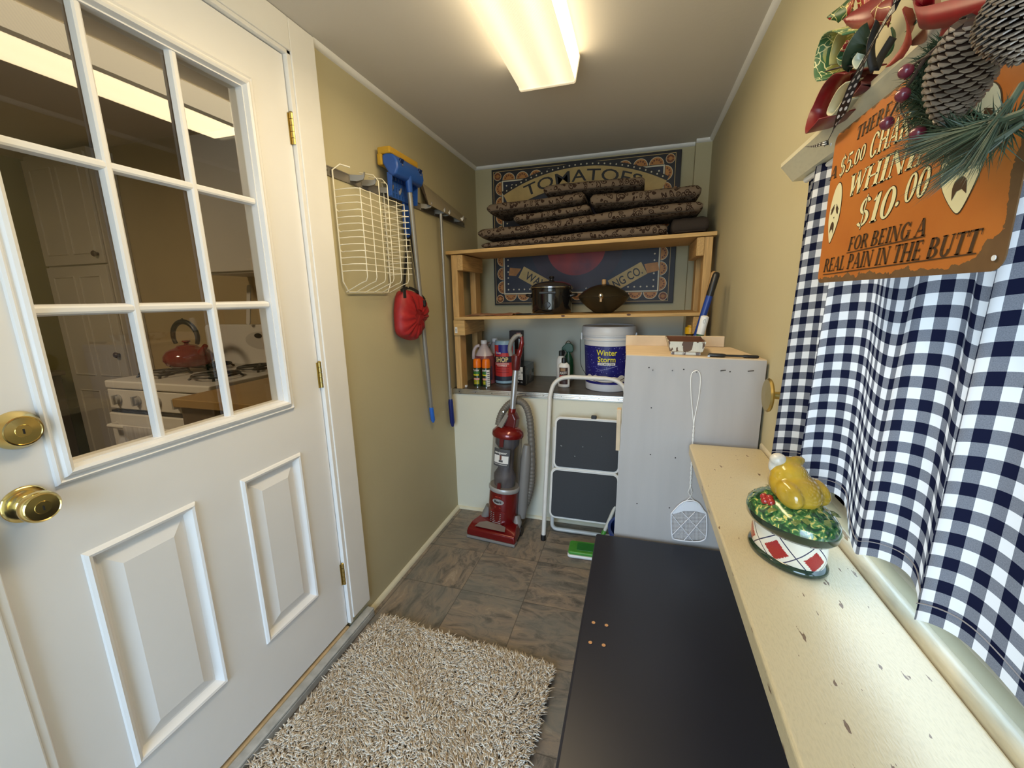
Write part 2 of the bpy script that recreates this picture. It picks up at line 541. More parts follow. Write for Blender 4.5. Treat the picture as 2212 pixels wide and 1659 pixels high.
# jamb liner inside the opening with its stop
g = G()
g.box(XL - WT, CX - .004, DY1 - .016, DY1, 0.06, DZ1); g.box(XL - WT, CX - .004, DY0, DY0 + .014, 0.06, DZ1)
g.box(XL - WT, CX - .004, DY0, DY1, DZ1 - .012, DZ1)
g.box(XL - .075, XL - .053, DY1 - .03, DY1 - .016, 0.06, DZ1); g.box(XL - .075, XL - .053, DY0 + .014, DY0 + .028, .06, DZ1)
struct(g.build('trim_7', TRIM, bevel=.002))
SILLW = mat('worn_grey_sill_paint', (0.50, 0.50, 0.48), 0.6, var=0.35, vscale=25)
TAN = mat('bare_wood_strip', (0.62, 0.44, 0.24), 0.5, var=0.3, vscale=20)
g = G()
g.box(XL - WT, XL + .036, 0.225, 1.337, 0.0, 0.030)
g.box(XL + .0, XL + .036, 0.225, 1.337, 0.030, 0.040)
struct(g.build('trim_8', SILLW, bevel=.004))
struct(G().box(XL - .05, XL + .005, DY0 + .015, DY1 - .016, 0.030, 0.047).build('trim_9', TAN, bevel=.003))

# ------------------------------------------------------------------ the half-glazed door
door = struct(bpy.data.objects.new('door_1', None)); COL.objects.link(door); door.location = (XL, 1.205, 0.056)
SX = XL            # front face
Y0, Y1, Z0, Z1 = 0.3695, 1.2065, 0.060, 2.117
GY0, GY1, GZ0, GZ1 = 0.503, 1.040, 1.050, 1.960
g = G()
PANELS = ((0.484, 0.713, 0.296, 0.853), (0.852, 1.073, 0.296, 0.853))
yy = [Y0, .484, .713, .852, 1.073, Y1]
for a, b in zip(yy[:-1], yy[1:]):
    if (a, b) in ((.484, .713), (.852, 1.073)):
        g.box(SX - .044, SX, a, b, Z0, .296); g.box(SX - .044, SX, a, b, .853, .96); g.box(SX - .044, SX - .020, a, b, .296, .853)
    else: g.box(SX - .044, SX, a, b, Z0, .96)
g.box(SX - .044, SX, Y0, Y1, .96, GZ0); g.box(SX - .044, SX, Y0, Y1, GZ1, Z1)
g.box(SX - .044, SX, Y0, GY0, GZ0, GZ1); g.box(SX - .044, SX, GY1, Y1, GZ0, GZ1)
for zz in (0.95, 1.4): pass
g.build('door_slab', DOORW, door)
g = G()
g.frame(GY0 - .034, GY1 + .036, GZ0 - .036, GZ1 + .037, SX,
        [(0, 0), (.0015, .006), (.006, .009), (.010, .006), (.013, .006), (.017, .013), (.023, .016), (.029, .013), (.033, .003), (.036, -.012)], fill=False)
g.frame(GY0 - .034, GY1 + .036, GZ0 - .036, GZ1 + .037, SX - .044, [(0, 0), (.006, -.009), (.029, -.013), (.036, .02)], fill=False)
g.build('glazing_frame', DOORW, door, smooth=25)
for i, y in enumerate((0.676, 0.860)):
    G().prism([(-.0115, 0), (-.008, .013), (-.004, .016), (.004, .016), (.008, .013), (.0115, 0)], (SX - .019, y, GZ0), (0, 1, 0), (1, 0, 0), -(GZ1 - GZ0)).build('muntin', DOORW, door)
ys = [GY0 + .002, 0.676, 0.860, GY1 - .002]
for z in (1.357, 1.657):
    g = G()
    for a, b in zip(ys[:-1], ys[1:]):
        g.prism([(-.0115, 0), (-.008, .013), (-.004, .0155), (.004, .0155), (.008, .013), (.0115, 0)], (SX - .019, a, z), (0, 0, 1), (1, 0, 0), (b - a))
    g.build('muntin', DOORW, door)
DGLASS = thin_glass('door_glass', (0.93, 0.91, 0.86), 0.015, 1.55)
zs = [GZ0 - .004, 1.357, 1.657, GZ1 + .004]; ys = [GY0 - .004, 0.676, 0.860, GY1 + .004]
for a, b in zip(ys[:-1], ys[1:]):
    for c, d in zip(zs[:-1], zs[1:]):
        G().box(SX - .024, SX - .021, a + .001, b - .001, c + .001, d - .001).build('glass_pane', DGLASS, door)
PAN = [(-.004, 0), (-.002, .004), (.004, .0085), (.010, .0065), (.016, -.004), (.023, -.010), (.028, -.010), (.060, .002), (.062, .002)]
for y0, y1, z0, z1 in PANELS:
    g = G(); g.frame(y0, y1, z0, z1, SX, PAN); g.build('raised_panel', DOORW, door, smooth=20)
# knob and deadbolt
ky = atX(54, 1088, XL); k2 = atX(36, 929, XL)
ax = (1, 0, 0)
knob = G().lathe([(.034, 0), (.0345, .003), (.032, .006), (.026, .0075), (.018, .009), (.0145, .013), (.0135, .020), (.014, .026), (.019, .029),
                  (.0265, .034), (.0295, .041), (.0290, .049), (.0265, .054), (.025, .0555), (.0235, .054), (.012, .0545), (.0115, .0555), (.0, .0555)], ky, ax, 48).build('door_knob', BRASS, door, smooth=40)
G().cbox(ky + Vector((.0562, 0, -.001)), (.001, .0022, .009)).build('keyhole', DARK, knob)
db = G().lathe([(.036, 0), (.0355, .004), (.033, .010), (.0285, .019), (.0275, .021), (.0255, .0215), (.0245, .020), (.0115, .0205), (.011, .0215), (0, .0215)], k2, ax, 48).build('deadbolt', BRASS, door, smooth=40)
G().cbox(k2 + Vector((.0222, 0, -.001)), (.001, .0022, .009)).build('keyhole', DARK, db)
for z in (1.907, 1.103, 0.290):
    g = G()
    for i in range(5):
        g.lathe([(.0068, .001), (.0068, .0182)], (XL + .0062, 1.2095, z - .046 + i * .0186), n=14)
    g.lathe([(.0055, 0), (.0072, .002), (.004, .005)], (XL + .0062, 1.2095, z + .0465), n=14)
    g.box(XL + .0002, XL + .0018, 1.199, 1.208, z - .046, z + .046); 
    g.build('hinge', BRASSD, door, smooth=40)
for y, z in ((0.470, .815),):
    pass

# ------------------------------------------------------------------ kitchen behind the door glass
KF = 0.045
KX0, KX1, KY0, KY1, KH = -4.30, XL - WT, -0.9, 2.15, 2.40
KW = mat('kitchen_wall_paint', (0.46, 0.36, 0.20), 0.65, var=0.08, vscale=3)
KOL = mat('kitchen_olive_wall_paint', (0.22, 0.19, 0.06), 0.65, var=0.1, vscale=3)
KFLR = mat('kitchen_floor_vinyl', (0.20, 0.14, 0.09), 0.5, var=0.4, vscale=8)
CABW = mat('white_cabinet_paint', (0.55, 0.52, 0.46), 0.45, var=0.05, vscale=4)
ENAM = mat('white_enamel', (0.66, 0.64, 0.60), 0.25)
COUNT = mat('tan_laminate', (0.36, 0.23, 0.09), 0.35, var=0.12, vscale=9)
BRWN = mat('dark_brown_wood', (0.055, 0.030, 0.018), 0.5, var=0.4, vscale=7)
KIRON = mat('cast_iron_grate', (0.015, 0.014, 0.013), 0.5)
KNOB = mat('dark_cabinet_knob', (0.05, 0.02, 0.018), 0.35)
struct(G().box(KX0, KX1, KY0, KY1, KF - .05, KF).build('floor_kitchen', KFLR))
struct(G().box(KX0, KX1, KY0, KY1, KH, KH + .05).build('ceiling_kitchen', CEIL))
struct(G().box(KX0, KX1, KY1, KY1 + .08, KF, KH).build('wall_kitchen_back', KW))
struct(G().box(KX0 - .08, KX0, KY0, KY1, KF, KH).build('wall_kitchen_left', KOL))
struct(G().box(KX0, KX1, KY0 - .08, KY0, KF, KH).build('wall_kitchen_near', KOL))
# pantry
PX0, PX1, PYF = -4.06, -3.42, 1.98
pan = thing('pantry_cabinet', 'tall white pantry cupboard with two doors seen through the door glass', 'cabinet', (-3.74, 2.06, KF))
G().box(PX0, PX1, PYF + .02, KY1 - .002, KF, 2.36).build('carcass', CABW, pan, bevel=.003)
for nm, z0, z1, kz, ky_ in (('upper', 1.64, 2.33, 1.70, 0), ('lower', KF + .08, 1.628, 1.02, 0)):
    g = G(); g.box(PX0 + .01, PX1 - .01, PYF, PYF + .018, z0, z1)
    d = g.build('cabinet_door', CABW, pan, bevel=.003)
    g = G()
    for xa, xb in ((PX0 + .08, (PX0 + PX1) / 2 - .03), ((PX0 + PX1) / 2 + .03, PX1 - .08)):
        for za, zb in (((z0 + .07, z1 - .07),) if nm == 'upper' else ((z0 + .08, z0 + .62), (z0 + .74, z1 - .07))):
            for (p, q) in (((xa, za), (xb, za)), ((xb, za), (xb, zb)), ((xb, zb), (xa, zb)), ((xa, zb), (xa, za))):
                g.tube([(p[0], PYF - .002, p[1]), (q[0], PYF - .002, q[1])], .005, 6)
    g.build('panel_moulding', CABW, d)
    G().lathe([(.010, 0), (.009, .012), (.018, .018), (.020, .026), (.014, .034), (0, .036)], (PX1 - .055, PYF, kz), (0, -1, 0), 20).build('knob', KNOB, d, smooth=40)
# low dark furniture left of the pantry
dk = thing('dark_cabinet', 'low dark brown wooden cabinet against the olive wall behind the glass', 'cabinet', (-4.16, 1.2, KF))
G().box(-4.28, -4.09, 0.55, 1.94, KF + .05, .86).build('body', BRWN, dk, bevel=.004)
G().box(-4.29, -4.07, 0.53, 1.96, .86, .89).build('top', mat('dark_cabinet_top', (.14, .10, .06), .4), dk, bevel=.004)
# stove
SX0, SX1, SYF, SZ = -2.755, -1.995, 1.475, 0.965
st = thing('gas_stove', 'white gas stove with front knobs and black grates behind the door glass', 'stove', (-2.375, 1.8, KF))
G().box(SX0 + .004, SX1 - .004, SYF + .02, KY1 - .02, KF, SZ - .035).build('body', ENAM, st, bevel=.004)
G().box(SX0, SX1, SYF - .004, KY1 - .06, SZ - .042, SZ).build('cooktop', ENAM, st, bevel=.008, seg=3)
cp = G().box(SX0 + .004, SX1 - .004, SYF, SYF + .03, SZ - .155, SZ - .048).build('control_panel', ENAM, st, bevel=.004)
for i in range(5):
    x = SX0 + .085 + i * .1475
    g = G(); g.lathe([(.027, 0), (.025, .006), (.020, .008), (.019, .020), (0, .021)], (x, SYF, SZ - .10), (0, -1, 0), 24)
    g.box(x - .006, x + .006, SYF - .03, SYF - .005, SZ - .125, SZ - .075)
    g.build('knob', mat('stove_knob', (.33, .32, .30), .4) if i == 0 else bpy.data.materials['stove_knob'], cp, smooth=40)
ov = G().box(SX0 + .01, SX1 - .01, SYF - .018, SYF + .02, KF + .2, SZ - .175).build('oven_door', ENAM, st, bevel=.006)
g = G(); g.tube([(SX0 + .06, SYF - .018, SZ - .235), (SX0 + .06, SYF - .055, SZ - .235), (SX1 - .06, SYF - .055, SZ - .235), (SX1 - .06, SYF - .018, SZ - .235)], .011, 10)
g.build('oven_handle', ENAM, ov, smooth=50)
G().box(SX0 + .02, SX1 - .02, SYF - .008, SYF + .01, SZ - .171, SZ - .162).build('vent_slot', DARK, st)
for bx, by in ((-2.57, 1.66), (-2.18, 1.66), (-2.57, 1.93), (-2.18, 1.93)):
    g = G()
    for k in range(4):
        a = PI / 4 + k * PI / 2
        p = Vector((bx, by, SZ + .022)); d = Vector((math.cos(a), math.sin(a), 0))
        g.tube([p, p + d * .10, p + d * .125 - Vector((0, 0, .022))], .007, 6)
    g.tube([Vector((bx, by, SZ + .02)) + Vector((.11 * math.cos(t * PI / 12), .11 * math.sin(t * PI / 12), 0)) for t in range(24)], .006, 6, closed=True)
    g.lathe([(.04, 0), (.04, .008), (.03, .012), (.02, .022), (0, .022)], (bx, by, SZ), n=20)
    g.build('burner_grate', KIRON, st, smooth=40)
BPY = KY1 - .075
bpn = G().prism(rounded(SX0 - .01, SX1 + .01, SZ, 1.225, .03), (0, BPY, 0), (1, 0, 0), (0, 0, 1), -.055).build('back_panel', ENAM, st, bevel=.006)
g = G(); g.prism([(.12 * math.cos(t * PI / 20), .055 * math.sin(t * PI / 20)) for t in range(40)], (-2.30, BPY - .0, 1.125), (1, 0, 0), (0, 0, 1), .003)
g.build('dial_oval', mat('pale_grey_oval', (.50, .48, .45), .4), bpn)
g = G(); g.prism([(.03 * math.cos(t * PI / 12), .016 * math.sin(t * PI / 12)) for t in range(24)], (-2.31, BPY - .003, 1.155), (1, 0, 0), (0, 0, 1), .003)
g.build('clock_display', BLACK, bpn)
# tea towel over the oven handle
tw = G()
for i in range(17):
    pass
vs = []; fs = []
nx, nz = 26, 12
for j in range(nz + 1):
    for i in range(nx + 1):
        x = SX0 + .20 + .40 * i / nx
        dz = j / nz
        vs.append((x, SYF - .068 - .004 * math.sin(i * .9) * dz, SZ - .223 - .42 * dz))
tw.add(vs, [(j * (nx + 1) + i, j * (nx + 1) + i + 1, (j + 1) * (nx + 1) + i + 1, (j + 1) * (nx + 1) + i) for j in range(nz) for i in range(nx)])
tt = tw.build('tea_towel', mat('grey_towel', (.42, .40, .38), .9, var=.25, vscale=60, stretch=(1, 1, .02)), origin=(SX0 + .4, SYF - .06, SZ - .4), smooth=60)
sm = tt.modifiers.new('cloth', 'SOLIDIFY'); sm.thickness = .006; sm.offset = 1
tag(tt, 'grey ribbed towel hanging over the oven handle behind the glass', 'towel')
# kettle
KTL = Vector((-2.56, 1.80, SZ + .032))
kt = thing('tea_kettle', 'shiny red kettle with dark ring handle on the stove', 'kettle', KTL)
KRED = mat('red_enamel', (.17, .008, .008), .12, coat=.5)
G(Matrix.Translation(KTL)).lathe([(.088, 0), (.112, .015), (.125, .042), (.122, .066), (.105, .092), (.082, .106), (.06, .112), (.057, .116)], n=40).build('body', KRED, kt, smooth=60)
G(Matrix.Translation(KTL)).lathe([(.058, .114), (.05, .123), (.02, .129), (.012, .131), (.012, .140), (.022, .145), (.02, .153), (0, .155)], n=28).build('lid', KRED, kt, smooth=50)
g = G(Matrix.Translation(KTL)); pts = []
for i in range(17):
    t = math.radians(-28 + 236 * i / 16); pts.append((.098 * math.cos(t), 0, .175 + .088 * math.sin(t)))
g.tube(pts, [.011 + .004 * math.sin(PI * i / 16) for i in range(17)], 10); g.lathe([(.013, .262), (.010, .275), (0, .285)], n=12)
g.build('handle', BLACK, kt, smooth=60)
G(Matrix.Translation(KTL)).tube([(.095, 0, .07), (.125, 0, .10), (.150, 0, .125)], [.026, .018, .013], 14).build('spout', KRED, kt, smooth=60)
# worktop and its base
wt = thing('kitchen_worktop', 'tan laminate kitchen worktop beside the stove behind the glass', 'counter', (-1.6, 1.7, KF))
G().box(-1.935, KX1 - .003, 1.255, KY1 - .002, SZ - .045, SZ - .007).build('worktop', COUNT, wt, bevel=.004)
G().box(-1.925, KX1 - .003, 1.28, KY1 - .002, KF, SZ - .045).build('base_cabinet', mat('brown_cabinet_front', (.12, .085, .055), .5, var=.2, vscale=6), wt, bevel=.003)
# wall cupboard
wc = thing('wall_cupboard', 'white wall cupboard above the kitchen worktop behind the glass', 'cabinet', (-2.0, 2.0, 1.52))
G().box(-2.42, -1.25, 1.86, KY1 - .002, 1.525, 2.25).build('carcass', CABW, wc, bevel=.003)
for a in (-2.41, -1.83):
    d = G().box(a, a + .57, 1.842, 1.86, 1.535, 2.24).build('cupboard_door', CABW, wc, bevel=.004)
    G().lathe([(.008, 0), (.008, .012), (.014, .02), (0, .026)], (a + .05, 1.842, 1.58), (0, -1, 0), 14).build('knob', KNOB, d, smooth=40)
# trays leaning under the cupboard
bk = 1.24
for nm, lab, c, x, w_, h_ in (('serving_tray', 'thin white tray leaning under the wall cupboard', (.6, .58, .55), -2.36, .03, .25),
                              ('serving_tray', 'dark brown tray leaning between the white and green ones', (.05, .02, .018), -2.26, .13, .24),
                              ('serving_tray', 'dark green tray leaning at right under the wall cupboard', (.05, .10, .02), -2.06, .22, .25)):
    g = G(); g.prism(rounded(0, w_, 0, h_, .012), (x, 2.06 - (.02 if w_ < .1 else 0), SZ + .262), (1, 0, 0), (0, .18, .98), -.008)
    o = g.build(nm, mat(lab[:10].replace(' ', '_') + 'tray_finish', c, .4), origin=(x + w_ / 2, 2.06, SZ + .262), bevel=.002)
    tag(o, lab, 'tray', 'trays under the kitchen wall cupboard')
# ceiling lamp added out of view to light the kitchen
kl = thing('added_kitchen_lamp', 'added round ceiling lamp, unseen, that lights the kitchen', 'lamp', (-2.6, .3, KH))
G(Matrix.Translation((-2.6, .3, KH))).lathe([(.16, -.002), (.16, -.03), (.13, -.07), (.07, -.09), (0, -.095)], n=32).build('lamp_shade', mat('lamp_glass', (.8, .75, .65), .4, emit=(1, .78, .5), estr=1.5), kl, smooth=60)
area('kitchen_fill_light', (-2.6, .3, KH - .11), (0, 0, -1), .3, .3, 22, (1, .80, .56), parent=kl)

# ------------------------------------------------------------------ ceiling light
FX0, FX1, FY0, FY1, FZ = -0.468, -0.252, 0.50, 1.725, 2.138
fl = thing('fluorescent_ceiling_light', 'long fluorescent ceiling light with a ribbed acrylic wrap lens', 'light', (-0.36, 1.11, H))
LW = (1.0, 0.78, 0.47)


def lens_material():
    m = bpy.data.materials.new('prismatic_lens'); m.use_nodes = True
    n, l = N(m); p = n['Principled BSDF']
    p.inputs['Base Color'].default_value = (.8, .75, .6, 1); p.inputs['Roughness'].default_value = .25
    tc = n.new('ShaderNodeTexCoord'); sp = n.new('ShaderNodeSeparateXYZ'); l.new(tc.outputs['Object'], sp.inputs[0])
    # two tubes show as brighter bands along the lens
    d = math_node(n, l, 'ABSOLUTE', math_node(n, l, 'SUBTRACT', math_node(n, l, 'ABSOLUTE', sp.outputs[0]), .052))
    band = n.new('ShaderNodeMapRange'); band.interpolation_type = 'SMOOTHSTEP'; l.new(d, band.inputs[0])
    band.inputs[1].default_value = .045; band.inputs[2].default_value = .0; band.inputs[3].default_value = .92; band.inputs[4].default_value = 1.35
    p.inputs['Emission Color'].default_value = (1.0, .82, .52, 1)
    wv = n.new('ShaderNodeTexWave'); wv.inputs['Scale'].default_value = 60; wv.bands_direction = 'DIAGONAL'; l.new(tc.outputs['Object'], wv.inputs['Vector'])
    rib = math_node(n, l, 'MULTIPLY_ADD', wv.outputs['Fac'], .10, .95)
    # emission of the lens side walls raised to brighten the ceiling beside them
    side = math_node(n, l, 'MULTIPLY_ADD', math_node(n, l, 'GREATER_THAN', math_node(n, l, 'ABSOLUTE', sp.outputs[0]), .1055), 6.0, 1.0)
    l.new(math_node(n, l, 'MULTIPLY', math_node(n, l, 'MULTIPLY', band.outputs[0], rib), side), p.inputs['Emission Strength'])
    return m


FM = Matrix.Translation((-0.36, 1.11, H))
hw = (FX1 - FX0) / 2; hl = (FY1 - FY0) / 2; hz = FZ - H
g = G(FM)
prof = [(-hw - .012, -.006), (-hw - .004, hz * .55), (-hw + .003, hz * .96), (-hw + .009, hz), (hw - .009, hz), (hw - .003, hz * .96), (hw + .004, hz * .55), (hw + .012, -.006)]
k = len(prof)
vs = [(a, -hl + .012, b) for a, b in prof] + [(a, hl - .012, b) for a, b in prof]
g.add(vs, [(i, i + 1, k + i + 1, k + i) for i in range(k - 1)])
g.build('lens', lens_material(), fl, smooth=50)
ENDM = mat('fixture_end_plastic', (.8, .74, .6), .4, emit=(1, .80, .50), estr=.55)
for s in (-1, 1):
    g = G(FM); g.prism([(a * 1.02, b * 1.03) for a, b in prof], (0, s * (hl - .012), 0), (1, 0, 0), (0, 0, 1), -s * .014)
    g.build('end_cap', ENDM, fl, bevel=.002)
G(FM).box(-hw + .01, hw - .01, -hl + .02, hl - .02, -.02, -.001).build('housing', TRIM, fl)
area('fluorescent_light', (-0.36, 1.10, FZ - .006), (0, 0, -1), .20, 1.16, 11.5, LW, parent=fl)

# ------------------------------------------------------------------ window in the right wall
w1 = struct(bpy.data.objects.new('window_1', None)); COL.objects.link(w1); w1.location = (XR + .06, .42, WZ0)
g = G()
g.box(XR + .06, XR + .10, WY0, WY0 + .05, WZ0, WZ1); g.box(XR + .06, XR + .10, WY1 - .05, WY1, WZ0, WZ1)
g.box(XR + .06, XR + .10, WY0, WY1, WZ0, WZ0 + .05); g.box(XR + .06, XR + .10, WY0, WY1, WZ1 - .05, WZ1)
g.box(XR + .06, XR + .095, .40, .45, WZ0, WZ1)
g.build('sash', TRIM, w1, bevel=.003)
for a, b in ((WY0 + .05, .40), (.45, WY1 - .05)):
    G().box(XR + .076, XR + .08, a, b, WZ0 + .05, WZ1 - .05).build('glass_pane', PANE, w1)


def chipped(name, base, under, thr, scale=9.0, stretch=(1, 1, 1), streak=0.25):
    m = mat(name, base, 0.32, spec=0.5)
    n, l = N(m); p = n['Principled BSDF']
    tc = n.new('ShaderNodeTexCoord'); mp_ = n.new('ShaderNodeMapping'); mp_.inputs['Scale'].default_value = stretch
    l.new(tc.outputs['Object'], mp_.inputs[0])
    a = n.new('ShaderNodeTexNoise'); a.inputs['Scale'].default_value = scale; a.inputs['Detail'].default_value = 6; l.new(mp_.outputs[0], a.inputs['Vector'])
    chip = math_node(n, l, 'GREATER_THAN', a.outputs['Fac'], thr)
    b = n.new('ShaderNodeTexNoise'); b.inputs['Scale'].default_value = scale * 5; b.inputs['Detail'].default_value = 4; l.new(mp_.outputs[0], b.inputs['Vector'])
    fb = n.new('ShaderNodeMapRange'); l.new(b.outputs['Fac'], fb.inputs[0]); fb.inputs[1].default_value = .45; fb.inputs[2].default_value = .75
    col = mix_rgb(n, l, math_node(n, l, 'MULTIPLY', fb.outputs[0], streak), base, tuple(c * .72 for c in base))
    col = mix_rgb(n, l, chip, col, under)
    l.new(col, p.inputs['Base Color'])
    bn = n.new('ShaderNodeBump'); bn.inputs['Strength'].default_value = .25; bn.inputs['Distance'].default_value = .0015
    l.new(math_node(n, l, 'SUBTRACT', b.outputs['Fac'], chip), bn.inputs['Height']); l.new(bn.outputs[0], p.inputs['Normal'])
    return m


SHELFP = chipped('cream_gloss_paint', (.54, .455, .285), (.16, .10, .055), .675, 27, (3.6, .9, 3.6), .45)
STOOLP = chipped('weathered_stool_paint', (.60, .53, .37), (.26, .17, .085), .60, 12, (3, .5, 3), .6)
# window stool (old sill) : rounded nosing and the flat part in the recess
g = G()
pr = [(.3655, .885), (.3655, .9205)] + [(.379 - .0135 * math.cos(t), .9225 + .011 * math.sin(t)) for t in [PI * i / 10 for i in range(0, 10)]] + [(.394, .9215), (.400, .9225), (.470, .934), (.470, .885)]
g.prism(pr, (0, -.35, 0), (1, 0, 0), (0, 0, 1), -(1.325 + .35)).build('trim_10', STOOLP, smooth=40)
struct(bpy.data.objects['trim_10'])
# wide window shelf board
sh = G()
e0 = atZ(1490, 957, .92)
sh.prism(rounded(.168, .3645, -.45, 1.300, .014), (0, 0, .889), (1, 0, 0), (0, 1, 0), .031)
wsh = sh.build('window_shelf', SHELFP, origin=(.266, .42, .889), bevel=.004, seg=3)
tag(wsh, 'long cream painted board shelf with chipped paint below the window', 'shelf')
# brackets under it
for y in (1.10, .15):
    pass

# ------------------------------------------------------------------ curtain


def gingham(name, p, navy=(.010, .012, .032), white=(.80, .81, .84)):
    m = bpy.data.materials.new(name); m.use_nodes = True
    n, l = N(m); n.remove(n['Principled BSDF']); out = n['Material Output']
    uv = n.new('ShaderNodeUVMap'); uv.uv_map = 'UVMap'
    sp = n.new('ShaderNodeSeparateXYZ'); l.new(uv.outputs[0], sp.inputs[0])
    a = math_node(n, l, 'LESS_THAN', math_node(n, l, 'FRACT', math_node(n, l, 'DIVIDE', sp.outputs[0], p)), .5)
    b = math_node(n, l, 'LESS_THAN', math_node(n, l, 'FRACT', math_node(n, l, 'DIVIDE', sp.outputs[1], p)), .5)
    both = math_node(n, l, 'MULTIPLY', a, b); one = math_node(n, l, 'SUBTRACT', math_node(n, l, 'MAXIMUM', a, b), both)
    nz = n.new('ShaderNodeTexNoise'); nz.inputs['Scale'].default_value = 900; l.new(uv.outputs[0], nz.inputs['Vector'])
    grey = mix_rgb(n, l, nz.outputs['Fac'], (.10, .11, .14), (.28, .29, .33))
    col = mix_rgb(n, l, one, white, grey); col = mix_rgb(n, l, both, col, navy)
    d = n.new('ShaderNodeBsdfDiffuse'); t = n.new('ShaderNodeBsdfTranslucent'); mx = n.new('ShaderNodeMixShader')
    l.new(col, d.inputs[0]); l.new(col, t.inputs[0])
    mx.inputs[0].default_value = .30
    l.new(d.outputs[0], mx.inputs[1]); l.new(t.outputs[0], mx.inputs[2]); l.new(mx.outputs[0], out.inputs[0])
    return m


GING = gingham('navy_gingham_cotton', .0282)
cu = G()
NU, NV = 520, 40
CY0, CY1, CZ1 = 1.075, -.22, 1.598


def curtain_pt(s, v):
    """s: 0 at the far edge, 1 at the near edge; v: 0 top, 1 hem"""
    y = CY0 + (CY1 - CY0) * s
    q = (CY0 - y)
    ph = 2 * PI * (q / .150 + .16 * math.sin(q * 9.0) + .10 * math.sin(q * 23 + 1))
    grow = .30 + .70 * v ** .8
    amp = .023 * grow * (.75 + .35 * math.sin(q * 7 + .6))
    ph2 = ph * 2.0 + 1.3 * math.sin(q * 11)
    x = .326 + amp * math.sin(ph + .5 * v * math.sin(q * 6)) + .0055 * (1 - .6 * v) * math.sin(ph2 + v)
    y += .012 * grow * math.cos(ph + .8) + (.02 * v if s < .02 else 0)
    z = CZ1 + (1.008 + .012 * math.sin(ph + 1.0) - CZ1) * v
    return Vector((x, y, z))


rowl = []
P = [[curtain_pt(i / NU, j / NV) for i in range(NU + 1)] for j in range(NV + 1)]
# length of cloth along the middle row gives the weave coordinate
L = [0.0]
for i in range(NU): L.append(L[-1] + (P[NV * 2 // 3][i + 1] - P[NV * 2 // 3][i]).length)
vs = [p for r in P for p in r]; fs = []; uvs = []
for j in range(NV):
    for i in range(NU):
        fs.append((j * (NU + 1) + i, j * (NU + 1) + i + 1, (j + 1) * (NU + 1) + i + 1, (j + 1) * (NU + 1) + i))
        v0, v1 = j / NV * .59, (j + 1) / NV * .59
        uvs.append([(L[i], v0), (L[i + 1], v0), (L[i + 1], v1), (L[i], v1)])
cu.add(vs, fs, 0, uvs)
ctn = cu.build('gingham_curtain', GING, origin=(.326, .42, 1.598), smooth=80, recalc=False)
tag(ctn, 'navy and white gingham curtain hanging in soft folds over the window', 'curtain')
# stitched hem
hm = G(); hv = []
for i in range(0, NU + 1, 2):
    p = P[NV - 1][i]; q_ = P[NV][i]; d = (q_ - p).normalized()
    hv.append(q_ - d * .021)
hm.tube([p + Vector((-.0012, 0, 0)) for p in hv], .0007, 4)
hm.build('hem_stitching', mat('hem_thread', (.30, .30, .34), .8), ctn)
rod = G(); rod.tube([(.326, 1.066, 1.594), (.326, -.22, 1.594)], .006, 10)
rod.build('curtain_rod', TRIM, ctn, smooth=60)
# holdback knob behind the curtain
hb = thing('curtain_holdback', 'round dull brass holdback on the right wall at the far curtain edge', 'holdback', (XR, 1.175, 1.108))
G().lathe([(.012, 0), (.010, .012), (.009, .030), (.03, .034), (.042, .037), (.044, .041), (.040, .045), (.0, .047)], (XR - .0005, 1.17, 1.11), (-1, 0, 0), 32).build('disc', BRASSD, hb, smooth=40)

# ------------------------------------------------------------------ header board over the window
HD = chipped('header_cream_paint', (.66, .62, .46), (.25, .18, .10), .76, 12, (3, 1, 3), .3)
g = G()
# profile: top lip and a face that slopes back to the wall
hp = [(XR, 1.600), (XR - .060, 1.600), (XR - .078, 1.622), (XR - .085, 1.630), (XR - .085, 1.638), (XR - .080, 1.641), (XR, 1.641)]
g.prism(hp, (0, -.45, 0), (1, 0, 0), (0, 0, 1), -(1.10 + .45))
hdr = g.build('window_header', HD, origin=(XR - .04, .32, 1.6), smooth=30)
tag(hdr, 'narrow cream header shelf board above the gingham curtain', 'shelf')

# ------------------------------------------------------------------ orange sign
SGX = .262


def sg(px, py): return atX(px, py, SGX)


bl, br, tl = sg(1766, 607), sg(2168, 576), sg(1788, 303)
SW, SHh = (bl.y - br.y), .204
SO = Vector((SGX, bl.y, 1.379))


def sgp(a, b, lift=.0): return Vector((SGX - lift, SO.y - a, SO.z + b))


def to_sg(px, py):
    p = sg(px, py); return (SO.y - p.y, p.z - SO.z)


